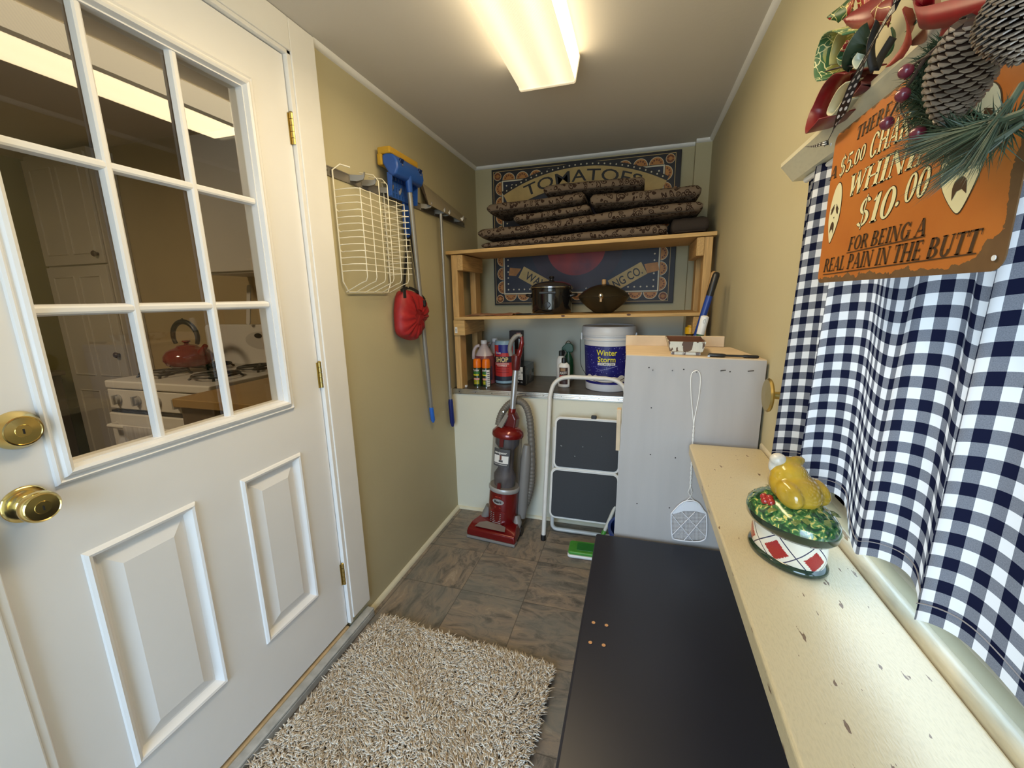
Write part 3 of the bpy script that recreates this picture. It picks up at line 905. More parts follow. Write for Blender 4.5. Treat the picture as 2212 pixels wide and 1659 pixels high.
def sign_paint():
    m = mat('orange_enamel_sign', (.62, .19, .022), .38, spec=.4)
    n, l = N(m); p = n['Principled BSDF']
    uv = n.new('ShaderNodeUVMap'); uv.uv_map = 'UVMap'; sp = n.new('ShaderNodeSeparateXYZ'); l.new(uv.outputs[0], sp.inputs[0])
    nz = n.new('ShaderNodeTexNoise'); nz.inputs['Scale'].default_value = 55; nz.inputs['Detail'].default_value = 5; l.new(uv.outputs[0], nz.inputs['Vector'])
    n2 = n.new('ShaderNodeTexNoise'); n2.inputs['Scale'].default_value = 14; n2.inputs['Detail'].default_value = 5; l.new(uv.outputs[0], n2.inputs['Vector'])
    c = mix_rgb(n, l, n2.outputs['Fac'], (.56, .205, .040), (.40, .105, .020))
    u, v = sp.outputs[0], sp.outputs[1]
    right = math_node(n, l, 'SUBTRACT', SW, u)
    # rust eats in from the right edge, the bottom and above all the lower right corner
    diag = math_node(n, l, 'ADD', math_node(n, l, 'MULTIPLY', right, .60), math_node(n, l, 'MULTIPLY', v, .60))
    e = math_node(n, l, 'MINIMUM', math_node(n, l, 'SUBTRACT', diag, .020), math_node(n, l, 'MINIMUM', math_node(n, l, 'SUBTRACT', right, .004), math_node(n, l, 'MULTIPLY', math_node(n, l, 'SUBTRACT', v, .001), .9)))
    e = math_node(n, l, 'MINIMUM', e, math_node(n, l, 'ADD', math_node(n, l, 'SUBTRACT', SHh, v), .004))
    lim = math_node(n, l, 'MULTIPLY_ADD', nz.outputs['Fac'], .022, -.005)
    r = math_node(n, l, 'LESS_THAN', e, lim)
    rc = mix_rgb(n, l, nz.outputs['Fac'], (.085, .040, .014), (.19, .10, .035))
    l.new(mix_rgb(n, l, r, c, rc), p.inputs['Base Color'])
    l.new(math_node(n, l, 'MULTIPLY_ADD', r, .35, .38), p.inputs['Roughness'])
    return m


sign = thing('metal_sign', 'orange metal sign of whining charges hanging before the gingham curtain', 'sign', SO)
out = rounded(0, SW, 0, SHh, .012)
g = G()
k = len(out)
vs = [sgp(a, b, .0003) for a, b in out] + [sgp(a, b, -.0007) for a, b in out]
fs = [tuple(range(k)), tuple(range(k, 2 * k))[::-1]] + [(i, (i + 1) % k, k + (i + 1) % k, k + i) for i in range(k)]
uvs = [list(out), list(out)[::-1]] + [[out[i], out[(i + 1) % k], out[(i + 1) % k], out[i]] for i in range(k)]
g.add(vs, fs, 0, uvs)
g.build('plate', sign_paint(), sign)

# a roman letter kit: thick and thin strokes with serifs
TK, TN = .20, .075


def glyph(ch):
    """list of polygons in a box of cap height 1, and the advance"""
    P_ = []

    def st(x, y0, y1, w): P_.append([(x - w / 2, y0), (x + w / 2, y0), (x + w / 2, y1), (x - w / 2, y1)])

    def dg(x0, y0, x1, y1, w): P_.append([(x0 - w / 2, y0), (x0 + w / 2, y0), (x1 + w / 2, y1), (x1 - w / 2, y1)])

    def hz_(x0, x1, y, t=TN): P_.append([(x0, y - t / 2), (x1, y - t / 2), (x1, y + t / 2), (x0, y + t / 2)])

    def sf(x, y, w=.34):
        t = .055; s = 1 if y < .5 else -1
        P_.append([(x - w / 2, y), (x + w / 2, y), (x + w / 2, y + s * t), (x - w / 2, y + s * t)])

    def ring(cx, cy, rx, ry, a0, a1, tk=TK, tn=TN, nn=20):
        for i in range(nn):
            q = []
            for a in (a0 + (a1 - a0) * i / nn, a0 + (a1 - a0) * (i + 1) / nn):
                q.append((a, cx + rx * math.cos(a), cy + ry * math.sin(a)))
            def inn(a):
                return (cx + (rx - tk) * math.cos(a), cy + (ry - tn) * math.sin(a))
            P_.append([(q[0][1], q[0][2]), (q[1][1], q[1][2]), inn(q[1][0]), inn(q[0][0])])

    if ch == 'A': dg(.10, 0, .42, 1, TN); dg(.76, 0, .44, 1, TK); hz_(.22, .62, .32); sf(.10, 0, .28); sf(.76, 0, .36); w = .92
    elif ch == 'B': st(.18, 0, 1, TK); ring(.38, .74, .30, .26, -PI / 2, PI / 2); ring(.38, .26, .36, .26, -PI / 2, PI / 2); [hz_(.1, .40, y) for y in (.03, .5, .965)]; w = .84
    elif ch == 'C' or ch == 'G':
        ring(.45, .5, .40, .52, .62, 2 * PI - .62); st(.77, .68, .98, .055)
        if ch == 'G': st(.74, .02, .42, TK * .9); sf(.74, .40 + .06, .34); w = .96
        else: st(.77, .06, .25, .045); w = .90
    elif ch == 'E': st(.18, 0, 1, TK); hz_(.06, .66, .035); hz_(.06, .62, .965); hz_(.2, .5, .5); st(.64, 0, .24, .05); st(.60, .78, 1, .05); st(.49, .40, .60, .045); w = .76
    elif ch == 'F': st(.18, 0, 1, TK); hz_(.06, .64, .965); hz_(.2, .5, .5); st(.62, .76, 1, .05); st(.49, .40, .60, .045); sf(.18, 0); w = .72
    elif ch == 'H': st(.18, 0, 1, TK); st(.74, 0, 1, TK); hz_(.2, .74, .5); [sf(x, y) for x in (.18, .74) for y in (0, 1)]; w = .96
    elif ch == 'I': st(.20, 0, 1, TK); sf(.20, 0); sf(.20, 1); w = .44
    elif ch == 'L': st(.18, 0, 1, TK); hz_(.06, .66, .035); st(.64, 0, .26, .05); sf(.18, 1); w = .74
    elif ch == 'N': st(.14, 0, 1, TN); st(.76, 0, 1, TN); dg(.74, 0, .14, 1, TK); sf(.14, 0, .28); sf(.76, 1, .28); sf(.08, 1, .2); w = .94
    elif ch == 'O': ring(.46, .5, .42, .52, 0, 2 * PI, nn=32); w = .94
    elif ch == 'P': st(.18, 0, 1, TK); ring(.36, .72, .32, .28, -PI / 2, PI / 2); [hz_(.1, .38, y) for y in (.475, .965)]; sf(.18, 0); w = .76
    elif ch == 'R': st(.18, 0, 1, TK); ring(.36, .74, .32, .26, -PI / 2, PI / 2); [hz_(.1, .38, y) for y in (.5, .965)]; dg(.76, 0, .42, .5, TK); sf(.18, 0); w = .86
    elif ch == 'S': ring(.36, .73, .28, .29, .5, 3 * PI / 2, TK * .75); ring(.36, .27, .32, .29, -PI * .82, PI / 2, TK * .8); w = .74
    elif ch == '$': ring(.36, .73, .28, .29, .5, 3 * PI / 2, TK * .75); ring(.36, .27, .32, .29, -PI * .82, PI / 2, TK * .8); st(.36, -.12, 1.12, .05); w = .76
    elif ch == 'T': st(.36, 0, 1, TK); hz_(.02, .70, .965); st(.045, .74, 1, .05); st(.675, .74, 1, .05); sf(.36, 0); w = .74
    elif ch == 'U': st(.18, .32, 1, TK); st(.70, .32, 1, TN); ring(.405, .34, .325, .36, PI, 2 * PI, TK, .09); sf(.18, 1); sf(.70, 1, .26); w = .90
    elif ch == 'W': dg(.30, 0, .10, 1, TK); dg(.30, 0, .54, 1, TN); dg(.78, 0, .52, 1, TK); dg(.78, 0, 1.0, 1, TN); sf(.10, 1); sf(1.0, 1, .28); w = 1.1
    elif ch == '0': ring(.34, .5, .31, .52, 0, 2 * PI, TK * .9, nn=28); w = .70
    elif ch == '1': st(.24, 0, 1, TK); dg(.06, .78, .20, 1, .09); sf(.24, 0); w = .46
    elif ch == '5': ring(.32, .30, .32, .32, -PI * .8, PI * .62, TK * .9); st(.14, .48, 1, .07); hz_(.11, .58, .93, .13); w = .70
    elif ch == '.': P_.append([(.10 + .09 * math.cos(t * PI / 5), .07 + .09 * math.sin(t * PI / 5)) for t in range(10)]); w = .26
    else: w = .34
    return P_, w


def serif_line(g, s, fn, width, h, shear=.18, m=0, outline=None, om=1, fn2=None):
    ad = []; x = 0
    for ch in s:
        pl, w = glyph(ch)
        if ch == ' ': w = .36
        ad.append((x, pl)); x += w
    kx = width / x
    for x0, pl in ad:
        for poly in pl:
            pts = [((x0 + a + shear * b) * kx, b * h) for a, b in poly]
            g.add([fn(a, b) for a, b in pts], [tuple(range(len(pts)))], m)
            if fn2:
                cx = sum(a for a, b in pts) / len(pts); cy = sum(b for a, b in pts) / len(pts)
                o = .0011
                q = []
                for a, b in pts:
                    d = math.hypot(a - cx, b - cy) or 1
                    q.append((a + (a - cx) / d * o, b + (b - cy) / d * o))
                g.add([fn2(a, b) for a, b in q], [tuple(range(len(q)))], om)


SBLK = mat('sign_black_ink', (.055, .026, .010), .5); SYEL = mat('sign_pale_yellow_ink', (.78, .72, .42), .45)
g = G()


def line_on_sign(s, p0, p1, capx, m, h=None, outline=False):
    """p0, p1: pixel ends of the baseline; h: cap height in metres"""
    a0, b0 = to_sg(*p0); a1, b1 = to_sg(*p1)
    d = Vector((a1 - a0, b1 - b0)); L_ = d.length; d.normalize(); q = Vector((-d.y, d.x))
    def fn(lift):
        return lambda x, y: sgp(a0 + d.x * x + q.x * y, b0 + d.y * x + q.y * y, lift)
    serif_line(g, s, fn(.0009), L_, h, m=m, fn2=fn(.0006) if outline else None, om=0)


line_on_sign('THERE WILL BE', (1849, 305), (2068, 148), 0, 0, .0155)
line_on_sign('A', (1792, 391), (1808, 383), 0, 0, .0165)
line_on_sign('$5', (1812, 383), (1839, 366), 0, 1, .0225, True)
line_on_sign('.00', (1840, 362), (1869, 340), 0, 1, .0165, True)
line_on_sign('CHARGE FOR', (1876, 345), (2135, 190), 0, 1, .026, True)
line_on_sign('WHINING', (1832, 427), (2085, 310), 0, 1, .026, True)
line_on_sign('$10', (1847, 492), (1928, 466), 0, 1, .031, True)
line_on_sign('.', (1934, 446), (1945, 442), 0, 1, .026, True)
line_on_sign('00', (1950, 440), (2003, 420), 0, 1, .026, True)
line_on_sign('FOR BEING A', (1832, 542), (2000, 508), 0, 0, .0165)
line_on_sign('REAL PAIN IN THE BUTT', (1779, 588), (2112, 545), 0, 0, .0185)
for a, b in (((1830, 546), (2000, 509)), ((1779, 593), (2112, 546))):
    (x0, y0), (x1, y1) = to_sg(*a), to_sg(*b)
    g.add([sgp(x0, y0 - .0009, .0009), sgp(x1, y1 - .0009, .0009), sgp(x1, y1 + .0002, .0009), sgp(x0, y0 + .0002, .0009)], [(0, 1, 2, 3)], 0)
g.build('lettering', [SBLK, SYEL], sign, recalc=False)
# theatre masks


def mask(cx, cy, w, h, ang, face):
    g = G(); R_ = Matrix.Rotation(ang, 2)
    def T_(a, b, l): v = R_ @ Vector((a * w, b * h)); return sgp(cx + v.x, cy + v.y, l)
    o = []
    for i in range(32):
        t = 2 * PI * i / 32; yy = math.sin(t); xx = math.cos(t) * (.5 if yy > -.1 else .5 - .26 * ((-.1 - yy) / .9) ** 1.4)
        o.append((xx, yy * .5))
    g.add([T_(a * 1.05, b * 1.03, .0006) for a, b in o], [tuple(range(32))], 1)
    g.add([T_(a, b, .0009) for a, b in o], [tuple(range(32))], 0)
    for s in (-1, 1):
        e = [(s * (.21 + .13 * math.cos(t * PI / 8)), .05 + .045 * math.sin(t * PI / 8) - .05 * math.cos(t * PI / 8)) for t in range(16)]
        g.add([T_(a, b, .0012) for a, b in e], [tuple(range(16))], 1)
        bw = [(s * .08, .16), (s * .36, .06), (s * .36, .045), (s * .08, .135)]
        g.add([T_(a, b, .0012) for a, b in bw], [(0, 1, 2, 3)], 1)
    mo = [(.17 * math.cos(t), -.24 + .10 * math.sin(t)) for t in [PI * i / 12 for i in range(13)]] + [(-.17, -.34), (-.06, -.27), (.06, -.27), (.17, -.34)]
    g.add([T_(a, b, .0012) for a, b in mo], [tuple(range(len(mo)))], 1)
    g.add([T_(a, b, .0012) for a, b in ((-.03, -.08), (.05, -.08), (.08, -.055), (.01, -.06))], [(0, 1, 2, 3)], 1)
    g.build('theatre_mask', [face, SBLK], sign, recalc=False)


a, b = to_sg(1804, 461); mask(a, b, .034, .079, -.10, mat('mask_pale_yellow', (.74, .69, .44), .45))
a, b = to_sg(2080, 352); mask(a, b, .050, .084, .16, bpy.data.materials['mask_pale_yellow'])
a, b = to_sg(2120, 262); mask(a, b, .040, .055, .1, mat('mask_pale_green', (.55, .60, .50), .45))
for p in ((2152, 557), (1797, 312)):
    a, b = to_sg(*p)
    G().prism([(.0022 * math.cos(t * PI / 6), .0022 * math.sin(t * PI / 6)) for t in range(12)], sgp(a, b, .0012), (0, -1, 0), (0, 0, 1), .0006).build('mounting_hole', WHITEP, sign)
# dotted ribbon that hangs the sign


def ribbon(g, path, width, side=(0, 0, 1), m=0, thick=.0008, uvs=True):
    P_ = [Vector(p) for p in path]; L_ = 0; vs = []; fs = []; uv = []; ll = []
    for i, p in enumerate(P_):
        a = P_[max(0, i - 1)]; b = P_[min(len(P_) - 1, i + 1)]; t = (b - a).normalized()
        s = side(i / (len(P_) - 1)) if callable(side) else Vector(side)
        s = (s - t * s.dot(t)).normalized()
        w = width(i / (len(P_) - 1)) if callable(width) else width
        if i: L_ += (p - P_[i - 1]).length
        ll.append(L_); vs += [p - s * w / 2, p + s * w / 2]
    for i in range(len(P_) - 1):
        fs.append((2 * i, 2 * i + 1, 2 * i + 3, 2 * i + 2))
        uv.append([(ll[i], 0), (ll[i], .03), (ll[i + 1], .03), (ll[i + 1], 0)])
    g.add(vs, fs, m, uv)


def dotted(name, base, dot, cell, rad):
    m = mat(name, base, .45); n, l = N(m); p = n['Principled BSDF']
    uv = n.new('ShaderNodeUVMap'); uv.uv_map = 'UVMap'; sp = n.new('ShaderNodeSeparateXYZ'); l.new(uv.outputs[0], sp.inputs[0])
    fx = math_node(n, l, 'SUBTRACT', math_node(n, l, 'FRACT', math_node(n, l, 'DIVIDE', sp.outputs[0], cell)), .5)
    fy = math_node(n, l, 'SUBTRACT', math_node(n, l, 'FRACT', math_node(n, l, 'DIVIDE', sp.outputs[1], .015)), .5)
    d = math_node(n, l, 'ADD', math_node(n, l, 'MULTIPLY', fx, fx), math_node(n, l, 'MULTIPLY', fy, fy))
    l.new(mix_rgb(n, l, math_node(n, l, 'LESS_THAN', d, rad), base, dot), p.inputs['Base Color'])
    return m


DOT = dotted('black_dotted_ribbon', (.010, .008, .008), (.62, .60, .55), .011, .075)
g = G()
pa = [atX(1784, 312, .258), atX(1806, 272, .25), atX(1830, 215, .245), atX(1858, 150, .24), atX(1890, 85, .235), atX(1925, 25, .23), atX(1950, -20, .23)]
ribbon(g, smooth_path(pa, 6), lambda t: .007 + .012 * t, (0, -1, .5))
pb = [atX(1790, 307, .257), atX(1775, 311, .25), atX(1758, 316, .25), atX(1740, 317, .256)]
ribbon(g, smooth_path(pb, 5), lambda t: .0075 * (1.05 - t * .95), (0, .3, 1))
rb = g.build('hanging_ribbon', DOT, sign, recalc=False)
sm = rb.modifiers.new('cloth', 'SOLIDIFY'); sm.thickness = .0008

# ------------------------------------------------------------------ printed bow on the header


def leafprint(name, red=(.27, .012, .012), green=(.030, .085, .030), gold=(.72, .62, .26), sc=26):
    m = mat(name, red, .42, spec=.4); n, l = N(m); p = n['Principled BSDF']
    tc = n.new('ShaderNodeTexCoord')
    v = n.new('ShaderNodeTexVoronoi'); v.inputs['Scale'].default_value = sc; l.new(tc.outputs['Object'], v.inputs['Vector'])
    ve = n.new('ShaderNodeTexVoronoi'); ve.feature = 'DISTANCE_TO_EDGE'; ve.inputs['Scale'].default_value = sc * 1.6
    dn = n.new('ShaderNodeTexNoise'); dn.inputs['Scale'].default_value = 30; l.new(tc.outputs['Object'], dn.inputs['Vector'])
    vm = n.new('ShaderNodeVectorMath'); vm.operation = 'MULTIPLY_ADD'; vm.inputs[1].default_value = (.04, .04, .04)
    l.new(dn.outputs['Color'], vm.inputs[0]); l.new(tc.outputs['Object'], vm.inputs[2]); l.new(vm.outputs[0], ve.inputs['Vector'])
    sp = n.new('ShaderNodeSeparateColor'); l.new(v.outputs['Color'], sp.inputs[0])
    c = mix_rgb(n, l, math_node(n, l, 'GREATER_THAN', sp.outputs[0], .55), red, green)
    c = mix_rgb(n, l, math_node(n, l, 'LESS_THAN', ve.outputs['Distance'], .03), c, gold)
    l.new(c, p.inputs['Base Color'])
    return m


LEAFP = leafprint('poinsettia_print_ribbon', sc=42); RED = mat('red_satin', (.23, .012, .014), .35, var=.35, vscale=18)
GREENR = mat('green_ribbon', (.045, .12, .045), .45, var=.3, vscale=20); GOLDG = mat('yellow_green_ribbon', (.42, .40, .14), .45, var=.35, vscale=18)
CREAMR = mat('cream_ribbon_back', (.60, .54, .34), .55, var=.2, vscale=20); BLKR = mat('black_ribbon_and_gap', (.008, .007, .007), .6)
bow = thing('christmas_bow', 'big red green and gold poinsettia print bow on the header board', 'bow', atX(1850, 200, .31))


def loop_part(name, pix, width, m, side=(1, .1, .15), thick=.0015):
    g = G(); ribbon(g, smooth_path([atX(x, y, d) for x, y, d in pix], 7), width, side)
    o = g.build(name, m, bow, smooth=60, recalc=False)
    s = o.modifiers.new('cloth', 'SOLIDIFY'); s.thickness = thick
    return o


def leaf_part(name, pts, m, bend=.01, lobes=0.0):
    """a leaf from base to tip on the plane X, with a fold along the midrib; pts: (px, py, X) base, tip, width"""
    (bx, by, bX), (tx, ty, tX), w = pts
    b0, t0 = atX(bx, by, bX), atX(tx, ty, tX); d = t0 - b0; L_ = d.length; d.normalize()
    s = Vector((-.25, 0, 0)) + d.cross(Vector((1, 0, 0))); s.normalize(); nn = s.cross(d).normalized()
    g = G(); vs = []; nk = 14
    for i in range(nk + 1):
        t = i / nk; ww = w * math.sin(PI * min(1, t * .92 + .05)) ** .8 * (1 + lobes * (1 if i % 4 == 2 else 0)) * (1.02 - .35 * t)
        c = b0 + d * (L_ * t) + nn * bend * math.sin(PI * t)
        vs += [c - s * ww + nn * ww * .35, c, c + s * ww + nn * ww * .35]
    vs[-3] = vs[-2].copy(); vs[-1] = vs[-2].copy()
    fs = []
    for i in range(nk):
        a = 3 * i; fs += [(a, a + 1, a + 4, a + 3), (a + 1, a + 2, a + 5, a + 4)]
    g.add(vs, fs)
    o = g.build(name, m, bow, smooth=50, recalc=False)
    s_ = o.modifiers.new('cloth', 'SOLIDIFY'); s_.thickness = .0008
    return o


leaf_part('poinsettia_leaf', ((1835, 15, .30), (1792, 96, .29), .020), LEAFP, lobes=.25)
leaf_part('poinsettia_leaf', ((1850, -20, .29), (1786, 38, .28), .018), LEAFP, lobes=.25)
leaf_part('poinsettia_leaf', ((1905, 2, .27), (1822, 42, .265), .024), RED)
leaf_part('poinsettia_leaf', ((1950, 20, .25), (1914, 146, .265), .017), mat('orange_red_leaf', (.42, .055, .030), .45, var=.45, vscale=40), lobes=.15)
leaf_part('poinsettia_leaf', ((1985, 10, .25), (1965, 95, .275), .018), mat('pink_gold_leaf', (.55, .25, .14), .45, var=.6, vscale=60))
leaf_part('poinsettia_leaf', ((1870, 20, .285), (1845, -25, .28), .020), LEAFP, lobes=.2)
leaf_part('poinsettia_leaf', ((1930, -10, .255), (1880, 25, .25), .020), leafprint('maroon_print_leaf', (.16, .010, .014), (.20, .03, .02), (.62, .48, .2), 40), lobes=.2)
leaf_part('poinsettia_leaf', ((1890, 40, .275), (1858, 92, .262), .014), mat('pale_silver_leaf', (.50, .50, .40), .35, var=.4, vscale=50))
leaf_part('poinsettia_leaf', ((1965, -10, .26), (1955, 70, .27), .012), leafprint('green_print_leaf', (.05, .10, .04), (.02, .06, .025), (.6, .58, .36), 50))
leaf_part('poinsettia_leaf', ((1925, 60, .30), (1885, 140, .30), .010), GREENR)
leaf_part('poinsettia_leaf', ((1840, 160, .30), (1778, 222, .30), .012), leafprint('small_print_leaf', (.36, .34, .12), (.04, .10, .04), (.7, .65, .35), 40))
loop_part('ribbon_loop', [(1872, 62, .28), (1840, 54, .285), (1815, 70, .29), (1800, 110, .29), (1797, 150, .29), (1805, 170, .29)], .052, leafprint('green_gold_print_ribbon', (.045, .13, .050), (.36, .36, .10), (.70, .66, .34), 34))
loop_part('ribbon_edge', [(1868, 66, .275), (1838, 60, .278), (1818, 76, .28), (1806, 112, .28), (1803, 140, .28)], .016, GOLDG)
loop_part('ribbon_loop', [(1880, 75, .27), (1862, 88, .262), (1850, 110, .26), (1850, 128, .265), (1866, 118, .27)], .030, mat('dark_green_ribbon', (.022, .045, .020), .5, var=.3, vscale=25))
loop_part('ribbon_loop', [(1845, 85, .27), (1832, 105, .268), (1824, 122, .268), (1830, 138, .27), (1850, 140, .272)], .020, LEAFP)
loop_part('ribbon_loop', [(1870, 148, .28), (1840, 150, .285), (1810, 180, .29), (1785, 230, .29), (1774, 268, .285), (1776, 281, .28), (1790, 268, .27), (1808, 248, .268)], .045, RED)
loop_part('ribbon_lining', [(1846, 172, .268), (1826, 190, .268), (1808, 222, .268), (1802, 243, .268), (1815, 245, .27), (1838, 215, .27)], .020, CREAMR)
loop_part('gap_shade', [(1798, 152, .27), (1815, 146, .265), (1845, 140, .265), (1870, 142, .268)], .020, BLKR)  # black strip paints the shade in the gap between the loops
loop_part('ribbon_loop', [(1880, 130, .30), (1862, 160, .30), (1858, 190, .295), (1862, 205, .29), (1880, 188, .285), (1900, 160, .30)], .028, mat('maroon_ribbon', (.13, .02, .018), .5, var=.3, vscale=22))
loop_part('ribbon_tail', [(1900, 40, .26), (1880, 100, .262), (1888, 150, .27), (1905, 120, .28), (1930, 80, .29)], .009, BLKR)
loop_part('ribbon_tail', [(1865, 118, .262), (1858, 132, .26), (1866, 146, .262), (1880, 128, .265)], .018, mat('silver_green_ribbon', (.42, .46, .36), .3, var=.3, vscale=30))

# ------------------------------------------------------------------ pine swag
swag = thing('pine_swag', 'evergreen swag with pinecones purple berries and red ribbon hung over the sign', 'wreath', atX(2100, 180, .235))
NEED = mat('pine_needle_green', (.050, .085, .040), .5, var=.55, vscale=80, dark=(.020, .038, .022))
NEEDB = mat('blue_green_needle', (.075, .100, .055), .5, var=.5, vscale=80, dark=(.030, .044, .026))


def needle(g, p, d, L_, w, droop=.15):
    d = Vector(d).normalized()
    if p.x + d.x * L_ > .254: d.x = min(d.x, (.252 - p.x) / L_); d.normalize()
    s = d.cross(Vector((random.uniform(-1, 1), random.uniform(-1, 1), random.uniform(-1, 1)))).normalized()
    pts = []
    for t in (0, .5, 1): pts.append(p + d * L_ * t + Vector((0, 0, -droop * L_ * t * t)))
    n2 = d.cross(s).normalized(); vs = []
    for i, q in enumerate(pts[:2]):
        ww = w * (1, .8)[i]
        vs += [q + s * ww, q - s * ww * .5 + n2 * ww * .8, q - s * ww * .5 - n2 * ww * .8]
    vs.append(pts[2])
    g.add(vs, [(0, 1, 4, 3), (1, 2, 5, 4), (2, 0, 3, 5), (3, 4, 6), (4, 5, 6), (5, 3, 6)])


rnd = random.Random(3)
# short dense sprigs round the stem left of the cone
g = G()
stem = smooth_path([atX(x, y, d) for x, y, d in ((2040, 95, .245), (2005, 140, .242), (1995, 190, .24), (2005, 240, .235), (2040, 280, .23), (2080, 292, .225), (2130, 290, .22), (2190, 270, .215))], 12)
for i, p in enumerate(stem):
    t = (stem[min(i + 1, len(stem) - 1)] - stem[max(i - 1, 0)]).normalized()
    for k in range(26 if i < 60 else 14):
        d = Vector((rnd.uniform(-.7, .25), rnd.uniform(-1, 1), rnd.uniform(-1, 1))) + t * .25
        if i < 14: d *= .8
        needle(g, p, d, rnd.uniform(.014, .030) * (.75 if i < 14 else 1), .0006)
g.tube(stem, .0022, 6)
g.build('short_needle_sprig', NEED, swag)
# the long fan of needles over the right-hand mask, and its twins
fans = [((2215, 250), (2052, 318), .255, .21, 100, .36), ((2110, 275), (2040, 296), .24, .215, 50, .42), ((2212, 265), (2110, 330), .24, .21, 80, .38), ((2215, 240), (2090, 285), .22, .205, 70, .5), ((2210, 180), (2140, 290), .225, .21, 60, .5)]
for (a, b, xa, xb, cnt, spr) in fans:
    g = G(); p0, p1 = atX(*a, xb), atX(*b, xb - .012)
    ax_ = (p1 - p0); L_ = ax_.length; ax_.normalize()
    g.tube([p0, p0 + ax_ * L_ * .6], .0018, 6)
    for k in range(cnt):
        t = rnd.random() ** .8 * .75
        p = p0 + ax_ * L_ * t
        d = ax_ + Vector((rnd.gauss(0, .25), rnd.gauss(0, 1), rnd.gauss(0, 1))).normalized() * rnd.uniform(.05, spr * .75)
        needle(g, p, d, rnd.uniform(.028, .046), .0006, .06)
    g.build('long_needle_sprig', NEEDB, swag)
# cones
CONE = mat('pinecone_scale', (.045, .024, .016), .45, var=.4, vscale=40); TIP = mat('pinecone_scale_tip', (.30, .235, .18), .30, var=.6, vscale=60); CORE = mat('pinecone_core', (.022, .012, .009), .7)


def pinecone(base, tip, rad, turns=13, per=11):
    base, tip = Vector(base), Vector(tip); d = tip - base; L_ = d.length; d.normalize()
    u = d.orthogonal().normalized(); v = d.cross(u)
    g = G()
    prof = lambda t: rad * (math.sin(PI * (t * .80 + .17)) ** .75)
    g.lathe([(prof(t / 12) * .48, L_ * t / 12) for t in range(13)], base, d, 16, 2)
    cnt = turns * per
    for k in range(cnt):
        t = (k + .5) / cnt; a = k * 2.39996
        r = prof(t); rd = u * math.cos(a) + v * math.sin(a); sd = -u * math.sin(a) + v * math.cos(a)
        c = base + d * (L_ * t)
        w = .0050 * (r / rad) ** .6; fwd = d * .35 + rd
        fwd.normalize(); nn = sd.cross(fwd).normalized()
        p0 = c + rd * r * .30; p1 = c + rd * r * .75 + d * .0010; p2 = c + rd * r * 1.04 + d * .0026; p3 = c + rd * r * 1.16 + d * .0036
        th = d * .00045
        q = [p0 - sd * w * .4, p0 + sd * w * .4, p1 + sd * w, p1 - sd * w, p2 + sd * w * .95, p2 - sd * w * .95, p3 + sd * w * .35, p3 - sd * w * .35]
        vs = [x + th for x in q] + [x - th for x in q]
        g.add(vs, [(0, 1, 2, 3), (8, 11, 10, 9), (0, 3, 11, 8), (1, 9, 10, 2)], 0)
        g.add(vs, [(3, 2, 4, 5), (11, 13, 12, 10), (2, 10, 12, 4), (3, 5, 13, 11)], 0); g.add(vs, [(5, 4, 6, 7), (13, 15, 14, 12), (4, 12, 14, 6), (5, 7, 15, 13), (6, 14, 15, 7)], 1)
    return g.build('pinecone', [CONE, TIP, CORE], swag)


pinecone(atX(2112, 30, .212), atX(2046, 266, .228), .0180, 27, 9)
pinecone(atX(2215, -60, .205), atX(2208, 124, .215), .0185, 25, 9)
# berries on twigs
BER = mat('purple_red_berry', (.15, .016, .035), .3, coat=.4); TWIG = mat('twig', (.06, .035, .025), .7)
g = G()
g.tube(smooth_path([atX(2040, 90, .236), atX(2000, 125, .232), atX(1968, 175, .23), atX(1945, 212, .23)], 5), .0016, 6)
g.tube(smooth_path([atX(2010, 118, .232), atX(1985, 132, .23), atX(1964, 148, .228)], 5), .0011, 6)
g.tube(smooth_path([atX(1942, 214, .23), atX(1930, 238, .23), atX(1920, 258, .23)], 5), .0009, 6)
g.tube(smooth_path([atX(1944, 214, .23), atX(1946, 240, .228), atX(1962, 265, .226), atX(1978, 285, .225)], 5), .0009, 6)
g.build('twig', TWIG, swag)
for x, y in ((1957, 154), (1950, 205), (1916, 266), (1983, 288)):
    c = atX(x, y, .220)
    g = G(); g.lathe([(.0057 * math.sin(PI * i / 10), -.0057 * math.cos(PI * i / 10)) for i in range(11)], c, (.2, .4, -.8), 18)
    g.lathe([(.0014, .0045), (.0008, .0065)], c, (.2, .4, -.8), 8)
    g.build('berry', BER, swag, smooth=60)
# red ribbon over the cones
g = G(); ribbon(g, smooth_path([atX(2215, -25, .205), atX(2130, 8, .208), atX(2050, 30, .215), atX(1990, 40, .225), atX(1978, 28, .24), atX(1990, 6, .25), atX(2020, -14, .25)], 8), .017, lambda t: Vector((-.2, .25, 1)))
o = g.build('red_ribbon', mat('crimson_ribbon', (.30, .006, .012), .38, var=.3, vscale=30), swag, smooth=60, recalc=False); o.modifiers.new('cloth', 'SOLIDIFY').thickness = .001
g = G(); ribbon(g, smooth_path([atX(2110, 10, .215), atX(2070, 45, .215), atX(2035, 55, .225)], 6), .014, lambda t: Vector((.1, .3, 1)))
o = g.build('red_ribbon', bpy.data.materials['crimson_ribbon'], swag, smooth=60, recalc=False); o.modifiers.new('cloth', 'SOLIDIFY').thickness = .001

